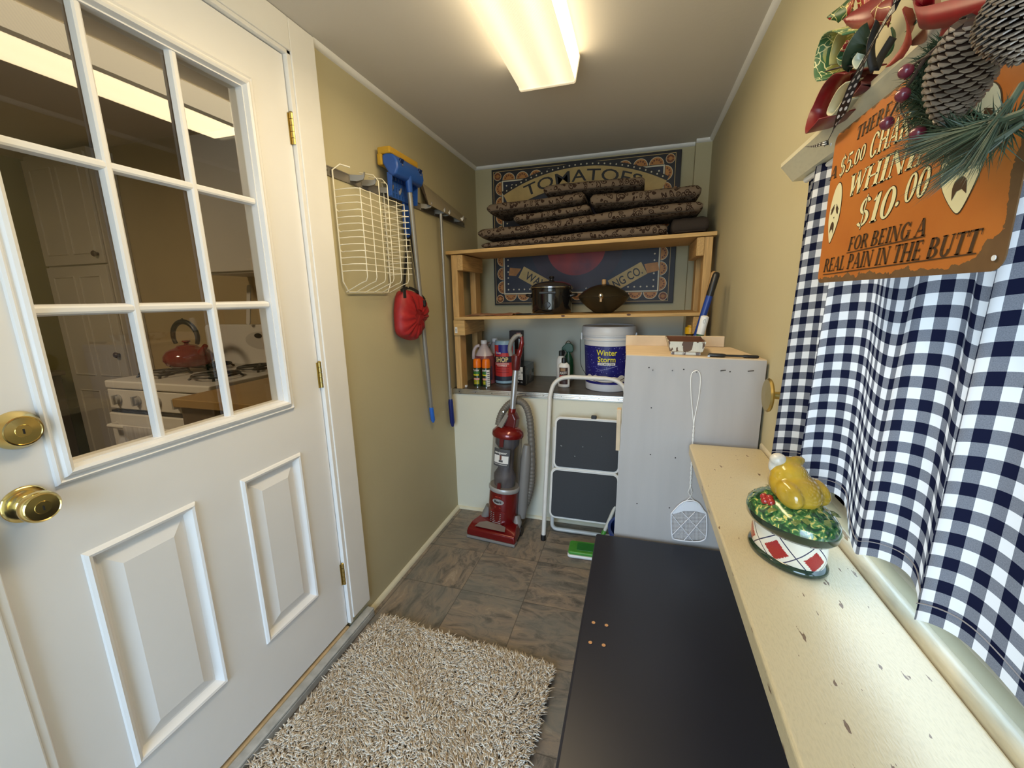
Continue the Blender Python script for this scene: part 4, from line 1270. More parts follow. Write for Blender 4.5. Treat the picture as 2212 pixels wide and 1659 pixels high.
# ------------------------------------------------------------------ black bench
NAVYB = mat('black_navy_paint', (.013, .015, .026), .36, spec=.5, var=.15, vscale=5)
WOODH = mat('bare_wood_hole', (.50, .26, .11), .7)
BZ, BX0, BX1, BYF, BYN = .57, -.103, .345, 1.308, -.35
bench = thing('storage_bench', 'low black painted storage bench with four bare screw holes under the window shelf', 'bench', ((BX0 + BX1) / 2, .48, 0))
g = G(); g.box(BX0 + .012, BX1 - .002, BYN + .01, BYF - .012, 0.0, BZ - .024); g.build('body', NAVYB, bench, bevel=.003)
g = G(); g.prism(rounded(BX0, BX1, BYN, BYF, .008), (0, 0, BZ - .022), (1, 0, 0), (0, 1, 0), .022); g.build('lid', NAVYB, bench, bevel=.006, seg=3)
for x, y in ((1282, 1345), (1310, 1351), (1275, 1388), (1304, 1394)):
    p = atZ(x, y, BZ)
    g = G(); g.lathe([(.0062, .0002), (.0052, .0011), (.0044, .0006)], p, n=20, caps=False)
    r = g.build('screw_hole', NAVYB, bench, smooth=40)
    G().lathe([(.0046, .0001), (.0046, .0006), (0, .0006)], p, n=16).build('hole_bottom', WOODH, r)
g = G(); g.box(BX0 - .0006, BX0 + .003, .30, .66, BZ - .0240, BZ - .0225); g.build('bare_wood_edge', WOODH, bench)
# ------------------------------------------------------------------ grey cabinet
CYF = 1.330
GREYP = mat('grey_panel_paint', (.425, .392, .372), .5, spec=.35, var=.08, vscale=5, stretch=(5, 5, .6))
PLYT = mat('bare_wood_top', (.63, .49, .335), .6, spec=.25, var=.22, vscale=7, stretch=(2, 14, 2))
cab = thing('grey_cabinet', 'tall grey painted cabinet with bare wood top standing before the half wall', 'cabinet', (.17, 1.47, 0))
g = G(); g.add([(-.060, CYF, .0), (.362, CYF, .0), (.3625, CYF, 1.174), (-.0275, CYF, 1.182), (-.060, CYF + .012, .0), (.362, CYF + .012, .0), (.3625, CYF + .012, 1.174), (-.0275, CYF + .012, 1.182)],
               [(0, 1, 2, 3), (7, 6, 5, 4), (0, 4, 5, 1), (1, 5, 6, 2), (2, 6, 7, 3), (3, 7, 4, 0)])
g.build('front_panel', GREYP, cab)
g = G(); g.add([(-.052, CYF + .012, 0), (.355, CYF + .012, 0), (.318, 1.62, 0), (-.052, 1.62, 0), (-.026, CYF + .012, 1.170), (.355, CYF + .012, 1.166), (.318, 1.62, 1.166), (-.034, 1.62, 1.170)],
               [(0, 1, 2, 3), (4, 7, 6, 5), (0, 4, 5, 1), (1, 5, 6, 2), (2, 6, 7, 3), (3, 7, 4, 0)])
g.build('carcass', PLYT, cab)
g = G(); g.add([(-.0275, CYF + .001, 1.1705), (.362, CYF + .001, 1.166), (.318, 1.615, 1.172), (-.036, 1.615, 1.172), (-.0275, CYF + .001, 1.1845), (.362, CYF + .001, 1.178), (.318, 1.615, 1.181), (-.036, 1.615, 1.183)],
               [(0, 1, 2, 3), (4, 7, 6, 5), (0, 4, 5, 1), (1, 5, 6, 2), (2, 6, 7, 3), (3, 7, 4, 0)])
g.build('top', PLYT, cab, bevel=.001)
G().box(-.036, .297, 1.596, 1.615, 1.182, 1.219).build('back_ledge', PLYT, cab, bevel=.002)
p0 = atY(1344, 862, CYF + .006); p1 = atY(1334, 974, CYF + .006)
G().box(-.049, -.036, CYF + .002, CYF + .03, .865, 1.005).build('side_cleat', PLYT, cab, bevel=.001)
NAILM = mat('dark_nail', (.05, .045, .04), .4, metal=.7)
for x, y, big in ((1410, 800, 1), (1452, 801, 1), (1557, 801, 2), (1616, 802, 2), (1504, 804, 1)):
    p = atY(x, y, CYF); d = Vector((.35 * (big == 2), -1, .25)).normalized()
    G().tube([p, p + d * .016 * (1 + .6 * (big == 2))], .0014, 6).build('nail', NAILM, cab)
for x, y in ((1402, 794), (1477, 798), (1577, 803), (1407, 881), (1405, 982), (1376, 1088), (1446, 1097), (1459, 989)):
    p = atY(x, y, CYF)
    G().lathe([(.0022, .0001), (.0016, .0006), (0, .0003)], p, (0, -1, 0), 8).build('nail_hole', DARK, cab)
# fly swatter
fs_ = thing('fly_swatter', 'white wire fly swatter hung on a nail on the grey cabinet', 'fly swatter', atY(1500, 805, CYF - .008))
WIREW = mat('white_coated_wire', (.78, .77, .74), .35)
Yw = CYF - .010


def sw(x, y, d=0): return atY(x, y, Yw + d)


g = G()
g.tube(smooth_path([sw(1499, 920), sw(1494, 870), sw(1492, 830), sw(1494, 808), sw(1503, 801), sw(1511, 806), sw(1513, 825), sw(1509, 860), sw(1501, 900), sw(1498, 925)], 5), .0014, 8)
tw_ = []
for s in (0, PI):
    pts = []
    for i in range(60):
        t = i / 59; c = sw(1498.5 - 7 * t, 920 + 130 * t)
        pts.append(c + Vector((.0016 * math.cos(t * 40 + s), .0016 * math.sin(t * 40 + s), 0)))
    g.tube(pts, .0013, 6)
for s in (-1, 1):
    g.tube([sw(1491, 1050), sw(1491 + s * 4.5, 1063), sw(1491, 1073), sw(1491 + s * 12, 1085), sw(1491 + s * 17, 1094)], .0013, 6)
g.build('wire_handle', WIREW, fs_, smooth=60)
ol = [(1477, 1084), (1504, 1084), (1520, 1103), (1526, 1114), (1526, 1155), (1519, 1167), (1500, 1170), (1462, 1166), (1452, 1158), (1450, 1118), (1453, 1106)]
PADM = mat('white_swatter_plastic', (.72, .71, .74), .4)
pp = [sw(*q) for q in ol]
g = G(); g.tube(smooth_path(pp, 4, closed=True), .0022, 6, closed=True)
mid = sw(1488, 1130)
hp_ = [(1477, 1084), (1504, 1084), (1520, 1103), (1524, 1110), (1502, 1104), (1477, 1104), (1453, 1111), (1453, 1106)]
k = len(hp_); a = [sw(x, y, -.0008) for x, y in hp_]; b = [sw(x, y, .0008) for x, y in hp_]
g.add(a + b, [tuple(range(k)), tuple(range(k, 2 * k))[::-1]] + [(i, (i + 1) % k, k + (i + 1) % k, k + i) for i in range(k)])
x0, x1, z0, z1 = 1451, 1525, 1168, 1106


def inside(x, y):
    return 1451 < x < 1525 and 1106 < y < 1168


for i in range(1, 25):
    x = 1451 + 74 * i / 25
    g.tube([sw(x, 1105), sw(x, 1167)], .00045, 3)
for j in range(1, 21):
    y = 1106 + 61 * j / 21
    g.tube([sw(1451, y), sw(1526, y)], .00045, 3)
for q in (((1451, 1112), (1496, 1168)), ((1472, 1105), (1525, 1160)), ((1525, 1112), (1478, 1167)), ((1502, 1105), (1452, 1156))):
    g.tube([sw(*q[0], -.001), sw(*q[1], -.001)], .0013, 4)
g.build('mesh_paddle', PADM, fs_)
# things on the grey cabinet
AD = mat('brown_adapter_plastic', (.05, .028, .020), .45)
p = atZ(1377, 745, 1.183)
ad = thing('plug_adapter', 'small brown plug adapter lying on the wooden cabinet top', 'adapter', p)
g = G(Matrix.Translation(p)); g.box(-.018, .018, -.014, .014, .0, .026); g.build('body', AD, ad, bevel=.004)
g = G(Matrix.Translation(p)); g.box(.0180, .033, -.007, -.0055, .007, .014); g.build('prong', STEEL, ad)
g = G(Matrix.Translation(p)); g.box(.0180, .033, .0055, .007, .012, .019); g.build('prong', STEEL, ad)
# ceramic tray
TRX = chipped('distressed_white_glaze', (.60, .57, .48), (.10, .055, .035), .53, 26, (1.6, 1.6, .45), .4)
TRI = mat('brown_glaze', (.085, .028, .014), .18, coat=.5, var=.4, vscale=18)
tr = thing('ceramic_dish', 'rectangular white distressed ceramic dish with brown glazed inside on the cabinet', 'dish', (.15, 1.44, 1.182))
tb = [(.107, 1.372), (.190, 1.364), (.205, 1.510), (.112, 1.520)]
tt_ = [(.096, 1.360), (.202, 1.350), (.215, 1.545), (.097, 1.555)]
z0, z1, z2 = 1.1825, 1.194, 1.224


def lerp2(a, b, t): return [(p[0] + (q[0] - p[0]) * t, p[1] + (q[1] - p[1]) * t) for p, q in zip(a, b)]


def inset2(a, d):
    cx = sum(p[0] for p in a) / 4; cy = sum(p[1] for p in a) / 4
    return [(p[0] + (cx - p[0]) * d, p[1] + (cy - p[1]) * d) for p in a]


g = G(); vs = []
for pl, z in ((tb, z0), (tb, z1 - .004), (lerp2(tb, tt_, .45), z1), (tt_, z2), (inset2(tt_, .06), z2)):
    vs += [(x, y, z) for x, y in pl]
g.add(vs, [(0, 1, 2, 3)] + [(4 * i + j, 4 * i + (j + 1) % 4, 4 * i + 4 + (j + 1) % 4, 4 * i + 4 + j) for i in range(4) for j in range(4)])
g.build('outside', TRX, tr, recalc=False)
g = G(); vs = []
for pl, z in ((inset2(tt_, .06), z2), (inset2(lerp2(tb, tt_, .4), .10), z1 + .003)):
    vs += [(x, y, z) for x, y in pl]
g.add(vs, [(j, (j + 1) % 4, 4 + (j + 1) % 4, 4 + j) for j in range(4)] + [(4, 5, 6, 7)])
g.build('inside', TRI, tr, recalc=False)
# black rod
rd = thing('black_tool', 'thin black plastic handled tool lying along the front edge of the cabinet top', 'tool', (.27, 1.345, 1.18))
a = Vector((.209, 1.343, 1.187)); b = Vector((.344, 1.345, 1.184)); d = b - a
g = G(); g.tube([a, a + d * .03, a + d * .28, a + d * .33, a + d * .36, a + d * .68, a + d * .72, a + d * .97, b], [.004, .0058, .0058, .005, .0035, .0035, .0048, .0045, .003], 10)
g.build('handle', BLACK, rd, smooth=50)
G().cbox(a + Vector((.001, -.004, -.003)), (.006, .002, .004)).build('tip', STEEL, rd)
# ------------------------------------------------------------------ tureen
TC = Vector((.264, .748, .920))
tu = thing('ceramic_tureen', 'small oval ceramic tureen with roast bird lid on the cream window shelf', 'tureen', TC)
TM = Matrix.Translation(TC) @ Matrix.Rotation(math.radians(-62), 4, 'Z')
DGREEN = mat('dark_green_glaze', (.010, .028, .016), .12, coat=.6)


def harlequin():
    m = mat('harlequin_glaze', (.70, .64, .52), .22, coat=.4); n, l = N(m); p = n['Principled BSDF']
    uv = n.new('ShaderNodeUVMap'); uv.uv_map = 'UVMap'; sp = n.new('ShaderNodeSeparateXYZ'); l.new(uv.outputs[0], sp.inputs[0])
    u, v = sp.outputs[0], sp.outputs[1]
    a = math_node(n, l, 'ADD', u, v); b = math_node(n, l, 'SUBTRACT', u, v)
    fa = math_node(n, l, 'FRACT', a); fb = math_node(n, l, 'FRACT', b)
    ia = math_node(n, l, 'FLOOR', a); ib = math_node(n, l, 'FLOOR', b)
    odd = math_node(n, l, 'GREATER_THAN', math_node(n, l, 'MODULO', math_node(n, l, 'ABSOLUTE', math_node(n, l, 'ADD', ia, ib)), 2.0), .5)
    da = math_node(n, l, 'MINIMUM', fa, math_node(n, l, 'SUBTRACT', 1.0, fa)); db_ = math_node(n, l, 'MINIMUM', fb, math_node(n, l, 'SUBTRACT', 1.0, fb))
    e = math_node(n, l, 'MINIMUM', da, db_)
    nz = n.new('ShaderNodeTexNoise'); nz.inputs['Scale'].default_value = 30; nz.inputs['Detail'].default_value = 4; l.new(uv.outputs[0], nz.inputs['Vector'])
    red_in = math_node(n, l, 'GREATER_THAN', e, math_node(n, l, 'MULTIPLY_ADD', nz.outputs['Fac'], .16, .10))
    red_in = math_node(n, l, 'MULTIPLY', red_in, odd)
    c = mix_rgb(n, l, red_in, (.72, .66, .54), mix_rgb(n, l, nz.outputs['Fac'], (.42, .02, .02), (.22, .010, .012)))
    c = mix_rgb(n, l, math_node(n, l, 'LESS_THAN', e, .022), c, (.03, .03, .07))
    l.new(c, p.inputs['Base Color'])
    return m


HARL = harlequin()
A_, B_ = .062, .043
nn_ = 64
g = G(TM)
prof = [(1.0, .010), (1.03, .020), (1.04, .035), (1.02, .050), (.99, .062), (.96, .066)]
vs = []
for r, z in prof:
    for j in range(nn_): t = 2 * PI * j / nn_; vs.append((A_ * r * math.cos(t), B_ * r * math.sin(t), z))
fs = []; uvs = []
for i in range(len(prof) - 1):
    for j in range(nn_):
        j2 = (j + 1) % nn_; fs.append((i * nn_ + j, i * nn_ + j2, (i + 1) * nn_ + j2, (i + 1) * nn_ + j))
        u0, u1 = j / nn_ * 6 + .2, (j + 1) / nn_ * 6 + .2; v0, v1 = prof[i][1] / .056 * .98, prof[i + 1][1] / .056 * .98
        uvs.append([(u0, v0), (u1, v0), (u1, v1), (u0, v1)])
g.add(vs, fs, 0, uvs); g.build('bowl', HARL, tu, smooth=60)
G(TM).lathe([(.90, 0), (1.05, .001), (1.10, .006), (1.09, .011), (1.0, .013)], n=nn_, sx=A_, sy=B_).build('foot_rim', DGREEN, tu, smooth=60) if False else None
g = G(TM); vs = []
for r, z in ((.85, 0.0004), (1.06, .001), (1.12, .005), (1.10, .010), (1.0, .013)):
    for j in range(nn_): t = 2 * PI * j / nn_; vs.append((A_ * r * math.cos(t), B_ * r * math.sin(t), z))
g.add(vs, [(i * nn_ + j, i * nn_ + (j + 1) % nn_, (i + 1) * nn_ + (j + 1) % nn_, (i + 1) * nn_ + j) for i in range(4) for j in range(nn_)] + [tuple(range(nn_))])
g.build('foot_rim', DGREEN, tu, smooth=60)


def garden_glaze():
    m = mat('leafy_green_glaze', (.03, .10, .035), .16, coat=.5); n, l = N(m); p = n['Principled BSDF']
    tc = n.new('ShaderNodeTexCoord')
    nz = n.new('ShaderNodeTexNoise'); nz.inputs['Scale'].default_value = 75; nz.inputs['Detail'].default_value = 3; nz.inputs['Distortion'].default_value = 1.5; l.new(tc.outputs['Object'], nz.inputs['Vector'])
    cr = n.new('ShaderNodeValToRGB'); e = cr.color_ramp.elements
    e[0].position = .38; e[0].color = (.012, .045, .020, 1); e[1].position = .70; e[1].color = (.62, .50, .12, 1)
    k = e.new(.50); k.color = (.035, .13, .035, 1); k = e.new(.58); k.color = (.10, .22, .06, 1); k = e.new(.63); k.color = (.60, .50, .14, 1)
    l.new(nz.outputs['Fac'], cr.inputs[0]); l.new(cr.outputs[0], p.inputs['Base Color'])
    return m


GLAZE = garden_glaze()
lid_prof = [(1.00, .057), (1.15, .057), (1.25, .064), (1.275, .075), (1.24, .085), (1.12, .093), (.95, .100), (.74, .106), (.55, .109), (0.01, .110)]
g = G(TM); vs = []
for i, (r, z) in enumerate(lid_prof):
    for j in range(nn_):
        t = 2 * PI * j / nn_; bmp = .0018 * math.sin(t * 13 + i * 2.2) * math.sin(t * 7 + i) if 4 <= i <= 7 else 0
        vs.append((A_ * r * math.cos(t), B_ * r * math.sin(t), z + bmp - .010 * math.cos(t) * 0))
g.add(vs, [(i * nn_ + j, i * nn_ + (j + 1) % nn_, (i + 1) * nn_ + (j + 1) % nn_, (i + 1) * nn_ + j) for i in range(3) for j in range(nn_)], 1)
g.add(vs, [(i * nn_ + j, i * nn_ + (j + 1) % nn_, (i + 1) * nn_ + (j + 1) % nn_, (i + 1) * nn_ + j) for i in range(3, len(lid_prof) - 1) for j in range(nn_)], 0)
lid = g.build('lid', [GLAZE, DGREEN], tu, smooth=60)
BIRD = mat('golden_glaze', (.54, .34, .028), .16, coat=.6, var=.45, vscale=30)
# garnish leaves standing off the lid
g = G(TM)
for k in range(22):
    t = 2 * PI * k / 22; r = .98 + .09 * math.sin(k * 2.7); c = Vector((A_ * r * math.cos(t), B_ * r * math.sin(t), .0915 + .004 * math.cos(k * 1.9)))
    o_ = Vector((math.cos(t), math.sin(t), -.25)).normalized(); s_ = Vector((-math.sin(t), math.cos(t), .2)).normalized(); nn = o_.cross(s_)
    pts = [(-.9, 0), (-.4, .55), (.1, .62), (.6, .40), (1, 0), (.6, -.40), (.1, -.62), (-.4, -.55)]
    vs = [c + o_ * (a * .011) + s_ * (b * .011) + nn * (.0030 - .002 * a * a) for a, b in pts] + [c + nn * .0045]
    g.add(vs, [(i, (i + 1) % 8, 8) for i in range(8)])
g.build('garnish_leaves', mat('leaf_glaze', (.022, .095, .030), .15, coat=.5, var=.6, vscale=60, dark=(.30, .30, .08)), lid, smooth=60)
g = G(TM)
for dx, dy, dz in ((0, 0, 0), (.010, .004, .002), (-.007, .007, .003), (.003, .009, .005)):
    g.lathe([(.0065 * math.sin(PI * i / 8), -.0065 * math.cos(PI * i / 8)) for i in range(9)], (-.014 + dx, -.0405 + dy * .6, .100 + dz), n=14)
g.build('red_berries', mat('red_glaze', (.33, .02, .015), .15, coat=.5), lid, smooth=60)


def blob(g, c, r, M=None, n=24):
    """ellipsoid"""
    c = Vector(c); vs = []
    for i in range(n // 2 + 1):
        a = PI * i / (n // 2)
        for j in range(n):
            b = 2 * PI * j / n
            v = Vector((r[0] * math.sin(a) * math.cos(b), r[1] * math.sin(a) * math.sin(b), -r[2] * math.cos(a)))
            vs.append(c + (M @ v if M else v))
    g.add(vs, [(i * n + j, i * n + (j + 1) % n, (i + 1) * n + (j + 1) % n, (i + 1) * n + j) for i in range(n // 2) for j in range(n)])


def meld(g, name, m, parent, vox=.0022, it=6):
    """one continuous surface from overlapping blobs"""
    o = g.build(name, m, parent, smooth=80)
    r = o.modifiers.new('meld', 'REMESH'); r.mode = 'VOXEL'; r.voxel_size = vox; r.use_smooth_shade = True
    s = o.modifiers.new('relax', 'SMOOTH'); s.factor = .6; s.iterations = it
    return o


g = G(TM); ry = lambda a: Matrix.Rotation(math.radians(a), 3, 'Y')
blob(g, (.001, 0, .126), (.045, .036, .027), ry(14)); blob(g, (-.012, 0, .140), (.030, .029, .028), ry(30))
blob(g, (.016, -.026, .124), (.027, .014, .020), ry(20)); blob(g, (.016, .026, .124), (.027, .014, .020), ry(20))
blob(g, (-.018, 0, .158), (.012, .012, .016), ry(-10)); blob(g, (-.014, .013, .1665), (.0088, .016, .0088)); blob(g, (-.020, -.006, .166), (.009, .012, .009))
meld(g, 'roast_bird', BIRD, lid)
g = G(TM); blob(g, (-.024, -.014, .168), (.013, .013, .011)); blob(g, (-.028, -.016, .156), (.009, .010, .014)); meld(g, 'paper_frill', mat('white_crackle_glaze', (.68, .63, .54), .3, var=.25, vscale=80), lid)
# ------------------------------------------------------------------ shag rug
RZ = .0
rc = [(-1.005, 1.318), (-.245, 1.270)]
ang = math.atan2(1.270 - 1.318, .76)
RM = Matrix.Translation((-1.003, 1.318, 0)) @ Matrix.Rotation(ang, 4, 'Z')
RW, RL = .765, 1.35
rug = thing('shag_rug', 'cream and taupe shaggy rug on the slate floor before the door', 'rug', RM @ Vector((RW / 2, -RL / 2, 0)))
G(RM).box(.006, RW - .006, -RL + .006, -.006, .001, .008).build('backing', mat('rug_backing', (.30, .24, .18), .9), rug)
import numpy as np
rs = np.random.RandomState(4)


def tufts(n, W_, L_, name, m):
    a = rs.rand(n) * W_; b = -rs.rand(n) * L_
    # denser border so that the outline is ragged but closed
    h = .018 + .014 * rs.rand(n); th = rs.rand(n) * 2 * PI; lean = (.3 + .8 * rs.rand(n)) * .02
    fl = np.stack([np.sin(a * 19) + np.cos(b * 13 + a * 4), np.cos(a * 11 + b * 17)], 1) * .006
    dx = np.cos(th) * lean + fl[:, 0]; dy = np.sin(th) * lean + fl[:, 1]
    w = .0016 + .0010 * rs.rand(n)
    px = -np.sin(th) * w; py = np.cos(th) * w
    base = np.stack([a, b, np.full(n, .007)], 1)
    mid = base + np.stack([dx * .45, dy * .45, h * .75], 1)
    tip = base + np.stack([dx * 1.15, dy * 1.15, h], 1)
    s = np.stack([px, py, np.zeros(n)], 1); q = np.stack([-py, px, np.zeros(n)], 1) * .6
    V = np.stack([base - s, base + s, base + q, mid - s * 1.1, mid + s * 1.1, mid + q * 1.3, tip - s * .6, tip + s * .6], 1).reshape(-1, 3)
    o = np.arange(n)[:, None] * 8
    quads = np.concatenate([o + np.array([[0, 1, 4, 3]]), o + np.array([[1, 2, 5, 4]]), o + np.array([[2, 0, 3, 5]]), o + np.array([[3, 4, 7, 6]])], 0)
    tris = np.concatenate([o + np.array([[5, 3, 6]]), o + np.array([[4, 5, 7]]), o + np.array([[5, 6, 7]])], 0)
    Mw = np.array(world_of(rug).inverted() @ RM)
    V = V @ Mw[:3, :3].T + Mw[:3, 3]
    me = bpy.data.meshes.new(name)
    me.from_pydata(V.tolist(), [], quads.tolist() + tris.tolist())
    me.materials.append(m)
    at = me.attributes.new('tuft', 'FLOAT', 'FACE')
    val = rs.rand(n).repeat(4).reshape(n, 4); v2 = val[:, 0]
    at.data.foreach_set('value', np.concatenate([np.tile(v2, 4), np.tile(v2, 3)]).astype(np.float32))
    me.shade_smooth()
    ob = bpy.data.objects.new(name, me); COL.objects.link(ob); ob.parent = rug; ob['kind'] = 'stuff'
    return ob


RUGM = mat('shag_pile', (.6, .5, .4), .85, spec=.15)
n, l = N(RUGM); p_ = n['Principled BSDF']; at_ = n.new('ShaderNodeAttribute'); at_.attribute_name = 'tuft'
cr = n.new('ShaderNodeValToRGB'); e = cr.color_ramp.elements
e[0].position = 0; e[0].color = (.60, .49, .38, 1); e[1].position = 1; e[1].color = (.96, .90, .80, 1)
k_ = e.new(.30); k_.color = (.76, .65, .52, 1); k_ = e.new(.5); k_.color = (.88, .79, .67, 1)
l.new(at_.outputs['Fac'], cr.inputs[0]); l.new(cr.outputs[0], p_.inputs['Base Color'])
tufts(52000, RW, RL, 'pile', RUGM)

# ------------------------------------------------------------------ counter on the half wall
ctr = thing('counter', 'dark slate vinyl counter top with aluminium edge on the half wall', 'counter', (-.36, 2.58, CT - .012))
SLATEC = mat('dark_vinyl_counter', (.13, .105, .085), .35, var=.6, vscale=12, stretch=(1, 3, 1))
G().box(XL + .001, XR - .001, YH - .002, YB - .001, CT - .012, CT).build('vinyl_top', SLATEC, ctr)
g = G(); g.box(XL + .001, XR - .001, YH - .006, YH - .0022, CT - .030, CT + .0015)
for z in (CT - .024, CT - .015, CT - .005): g.tube([(XL + .002, YH - .0065, z), (XR - .002, YH - .0065, z)], .0016, 6)
ed = g.build('aluminium_edge', ALU, ctr, smooth=40)
for i in range(13):
    G().lathe([(.0028, .0), (.002, .0015), (0, .0017)], (XL + .05 + i * .107, YH - .0075, CT - .016), (0, -1, 0), 8).build('screw', NAILM, ed)
# ------------------------------------------------------------------ pine shelf unit
shu = thing('pine_shelf_unit', 'raw pine two shelf unit standing on the counter', 'shelf unit', (-.37, 2.52, CT))
SYF_, SYB = 2.310, 2.715
S1, S2 = 1.642, 1.250      # tops of the two shelves, left end
tl_ = .020                  # rise of the top shelf to the right


def board(name, x0, x1, y0, y1, zl, zr, th, m):
    g = G(); vs = [(x0, y0, zl - th), (x1, y0, zr - th), (x1, y1, zr - th), (x0, y1, zl - th), (x0, y0, zl), (x1, y0, zr), (x1, y1, zr), (x0, y1, zl)]
    g.add(vs, [(3, 2, 1, 0), (4, 5, 6, 7), (0, 1, 5, 4), (1, 2, 6, 5), (2, 3, 7, 6), (3, 0, 4, 7)])
    return g.build(name, m, shu, bevel=.002)


board('top_shelf', -1.090, .357, SYF_, SYB, 1.636, 1.663, .019, PINE)
board('lower_shelf', -1.052, .308, SYF_ + .002, SYB - .02, 1.256, 1.274, .018, PINE)
for side, x0, x1, zt in (('left', -1.062, -1.024, 1.617), ('right', .305, .343, 1.643)):
    for y0, y1 in ((SYF_ + .012, SYF_ + .10), (SYB - .11, SYB - .02)):
        G().box(x0, x1, y0, y1, CT + .0005, zt - .002).build('upright', PINEZ, shu, bevel=.003)
    xo0, xo1 = (x1, x1 + .036) if side == 'left' else (x0 - .036, x0)
    if side == 'right': xl0 = x0 - .028
    G().box(xo0, xo1, SYF_ + .008, SYB - .06, zt - .092, zt - .003).build('cleat', PINEY, shu, bevel=.004)
    zc_ = 1.238 if side == 'left' else 1.256
    cl = G().box(xo0 - (.03 if side == 'left' else 0), xo1 + (.03 if side == 'right' else 0), SYF_ + .006 if side == 'left' else SYF_ + .03, SYB - .06, zc_ - .09, zc_ - .002)
    # the lower cleat is notched round the upright
    c_ = G().box(xo0 if side == 'left' else xl0, xo1, SYF_ + .008, SYB - .06, zc_ - .092, zc_ - .002).build('cleat', PINEY, shu, bevel=.004)
    if side == 'left':
        G().box(x0 + .002, x1 + .036, SYF_ + .002, SYF_ + .0115, zc_ - .092, zc_ - .002).build('face_block', PINE, shu, bevel=.002)
        st_ = G().box(x0 + .010, x0 + .026, SYF_ + .0005, SYF_ + .002, zc_ - .078, zc_ - .043).build('bar_code_sticker', WHITEP, shu)
        g = G()
        for i, w in enumerate((.0012, .002, .001, .0018, .0012)): g.box(x0 + .013, x0 + .023, SYF_ + .0001, SYF_ + .0004, zc_ - .070 + i * .0045, zc_ - .070 + i * .0045 + w)
        g.build('sticker_print', BLACK, st_)
KNOT = mat('pine_knot', (.10, .04, .015), .6)
for x, y, z_ in ((1216, 688, .008), (1358, 683, .007)):
    p = atY(x, y, SYF_ + .0015)
    G().lathe([(.011, .0001), (.008, .0006), (0, .0007)], (p.x, SYF_ + .0020, 1.256 + .018 * (p.x + 1.05) / 1.36 - .005), (0, -1, 0), 14, sy=.5).build('knot', KNOT, shu)

# ------------------------------------------------------------------ tomato poster on the back wall
PBLK = mat('poster_black', (.016, .014, .018), .5); PORG = mat('poster_orange', (.56, .24, .06), .5, var=.35, vscale=22); PTAN = mat('poster_tan', (.62, .44, .17), .5, var=.25, vscale=14)
PNAVY = mat('poster_dark_blue', (.020, .024, .050), .5, var=.3, vscale=12); PCRE = mat('poster_cream', (.66, .60, .44), .5)
po = thing('tomato_label_poster', 'large dark framed poster lettered TOMATOES on the back wall', 'poster', (-.38, YB, 1.76))
PX0_, PX1_, PZ0, PZ1 = -.968, .212, 1.314, 2.196


def quad(g, x0, x1, z0, z1, y, m=0): g.add([(x0, y, z0), (x1, y, z0), (x1, y, z1), (x0, y, z1)], [(0, 1, 2, 3)], m)


G().box(PX0_, PX1_, YB - .022, YB - .001, PZ0, PZ1).build('backing', PBLK, po, bevel=.002)
yf = YB - .0225
g = G()
# border: tan band, then repeated orange slices, then cream line, then the dark ground with dots
quad(g, PX0_ + .012, PX1_ - .030, PZ0 + .012, PZ1 - .014, yf - .0002, 1); quad(g, PX0_ + .015, PX1_ - .033, PZ0 + .015, PZ1 - .017, yf - .0004, 2)
bx0, bx1, bz0, bz1 = PX0_ + .012, PX1_ - .030, PZ0 + .012, PZ1 - .014
quad(g, bx0 + .057, bx1 - .057, bz0 + .057, bz1 - .057, yf - .0006, 2)
quad(g, bx0 + .060, bx1 - .060, bz0 + .060, bz1 - .060, yf - .0008, 3)
quad(g, bx0 + .068, bx1 - .068, bz0 + .068, bz1 - .068, yf - .0010, 0)


def halfdisc(cx, cz, r, ang):
    for rr, mm, dy in ((r, 2, .0012), (r * .93, 3, .0014), (r * .86, 4, .0016)):
        pts = [(cx + rr * math.cos(ang + t), yf - dy, cz + rr * math.sin(ang + t)) for t in [PI * i / 14 for i in range(15)]]
        g.add(pts, [tuple(range(15))], mm)
    for kx in range(5):
        t = ang + PI * (.14 + .18 * kx)
        c = (cx + r * .58 * math.cos(t), cz + r * .58 * math.sin(t))
        g.add([(c[0] + .006 * math.cos(u), yf - .0018, c[1] + .006 * math.sin(u)) for u in [PI * i / 3 for i in range(6)]], [tuple(range(6))], 5)


nxs, nzs = 11, 8
for i in range(nxs):
    x = bx0 + .062 + (bx1 - bx0 - .124) * (i + .5) / nxs
    halfdisc(x, bz0 + .057, .0465, PI); halfdisc(x, bz1 - .057, .0465, 0)
for i in range(nzs):
    z = bz0 + .062 + (bz1 - bz0 - .124) * (i + .5) / nzs
    halfdisc(bx0 + .057, z, .0465, PI / 2); halfdisc(bx1 - .057, z, .0465, -PI / 2)
for x in (bx0 + .031, bx1 - .031):
    for z in (bz0 + .031, bz1 - .031): halfdisc(x, z, .028, PI); halfdisc(x, z, .028, 0)
# dots round the inner field
def dot(x, z, r=.0055): g.add([(x + r * math.cos(u), yf - .0013, z + r * math.sin(u)) for u in [PI * i / 4 for i in range(8)]], [tuple(range(8))], 3)
for i in range(26):
    x = bx0 + .092 + (bx1 - bx0 - .184) * i / 25; dot(x, bz0 + .092); dot(x, bz1 - .092)
for i in range(1, 17):
    z = bz0 + .092 + (bz1 - bz0 - .184) * i / 17; dot(bx0 + .092, z); dot(bx1 - .092, z)
g.build('printed_border', [PNAVY, PTAN, PBLK, PCRE, PORG, mat('poster_seed_brown', (.16, .05, .02), .5)], po, recalc=False)
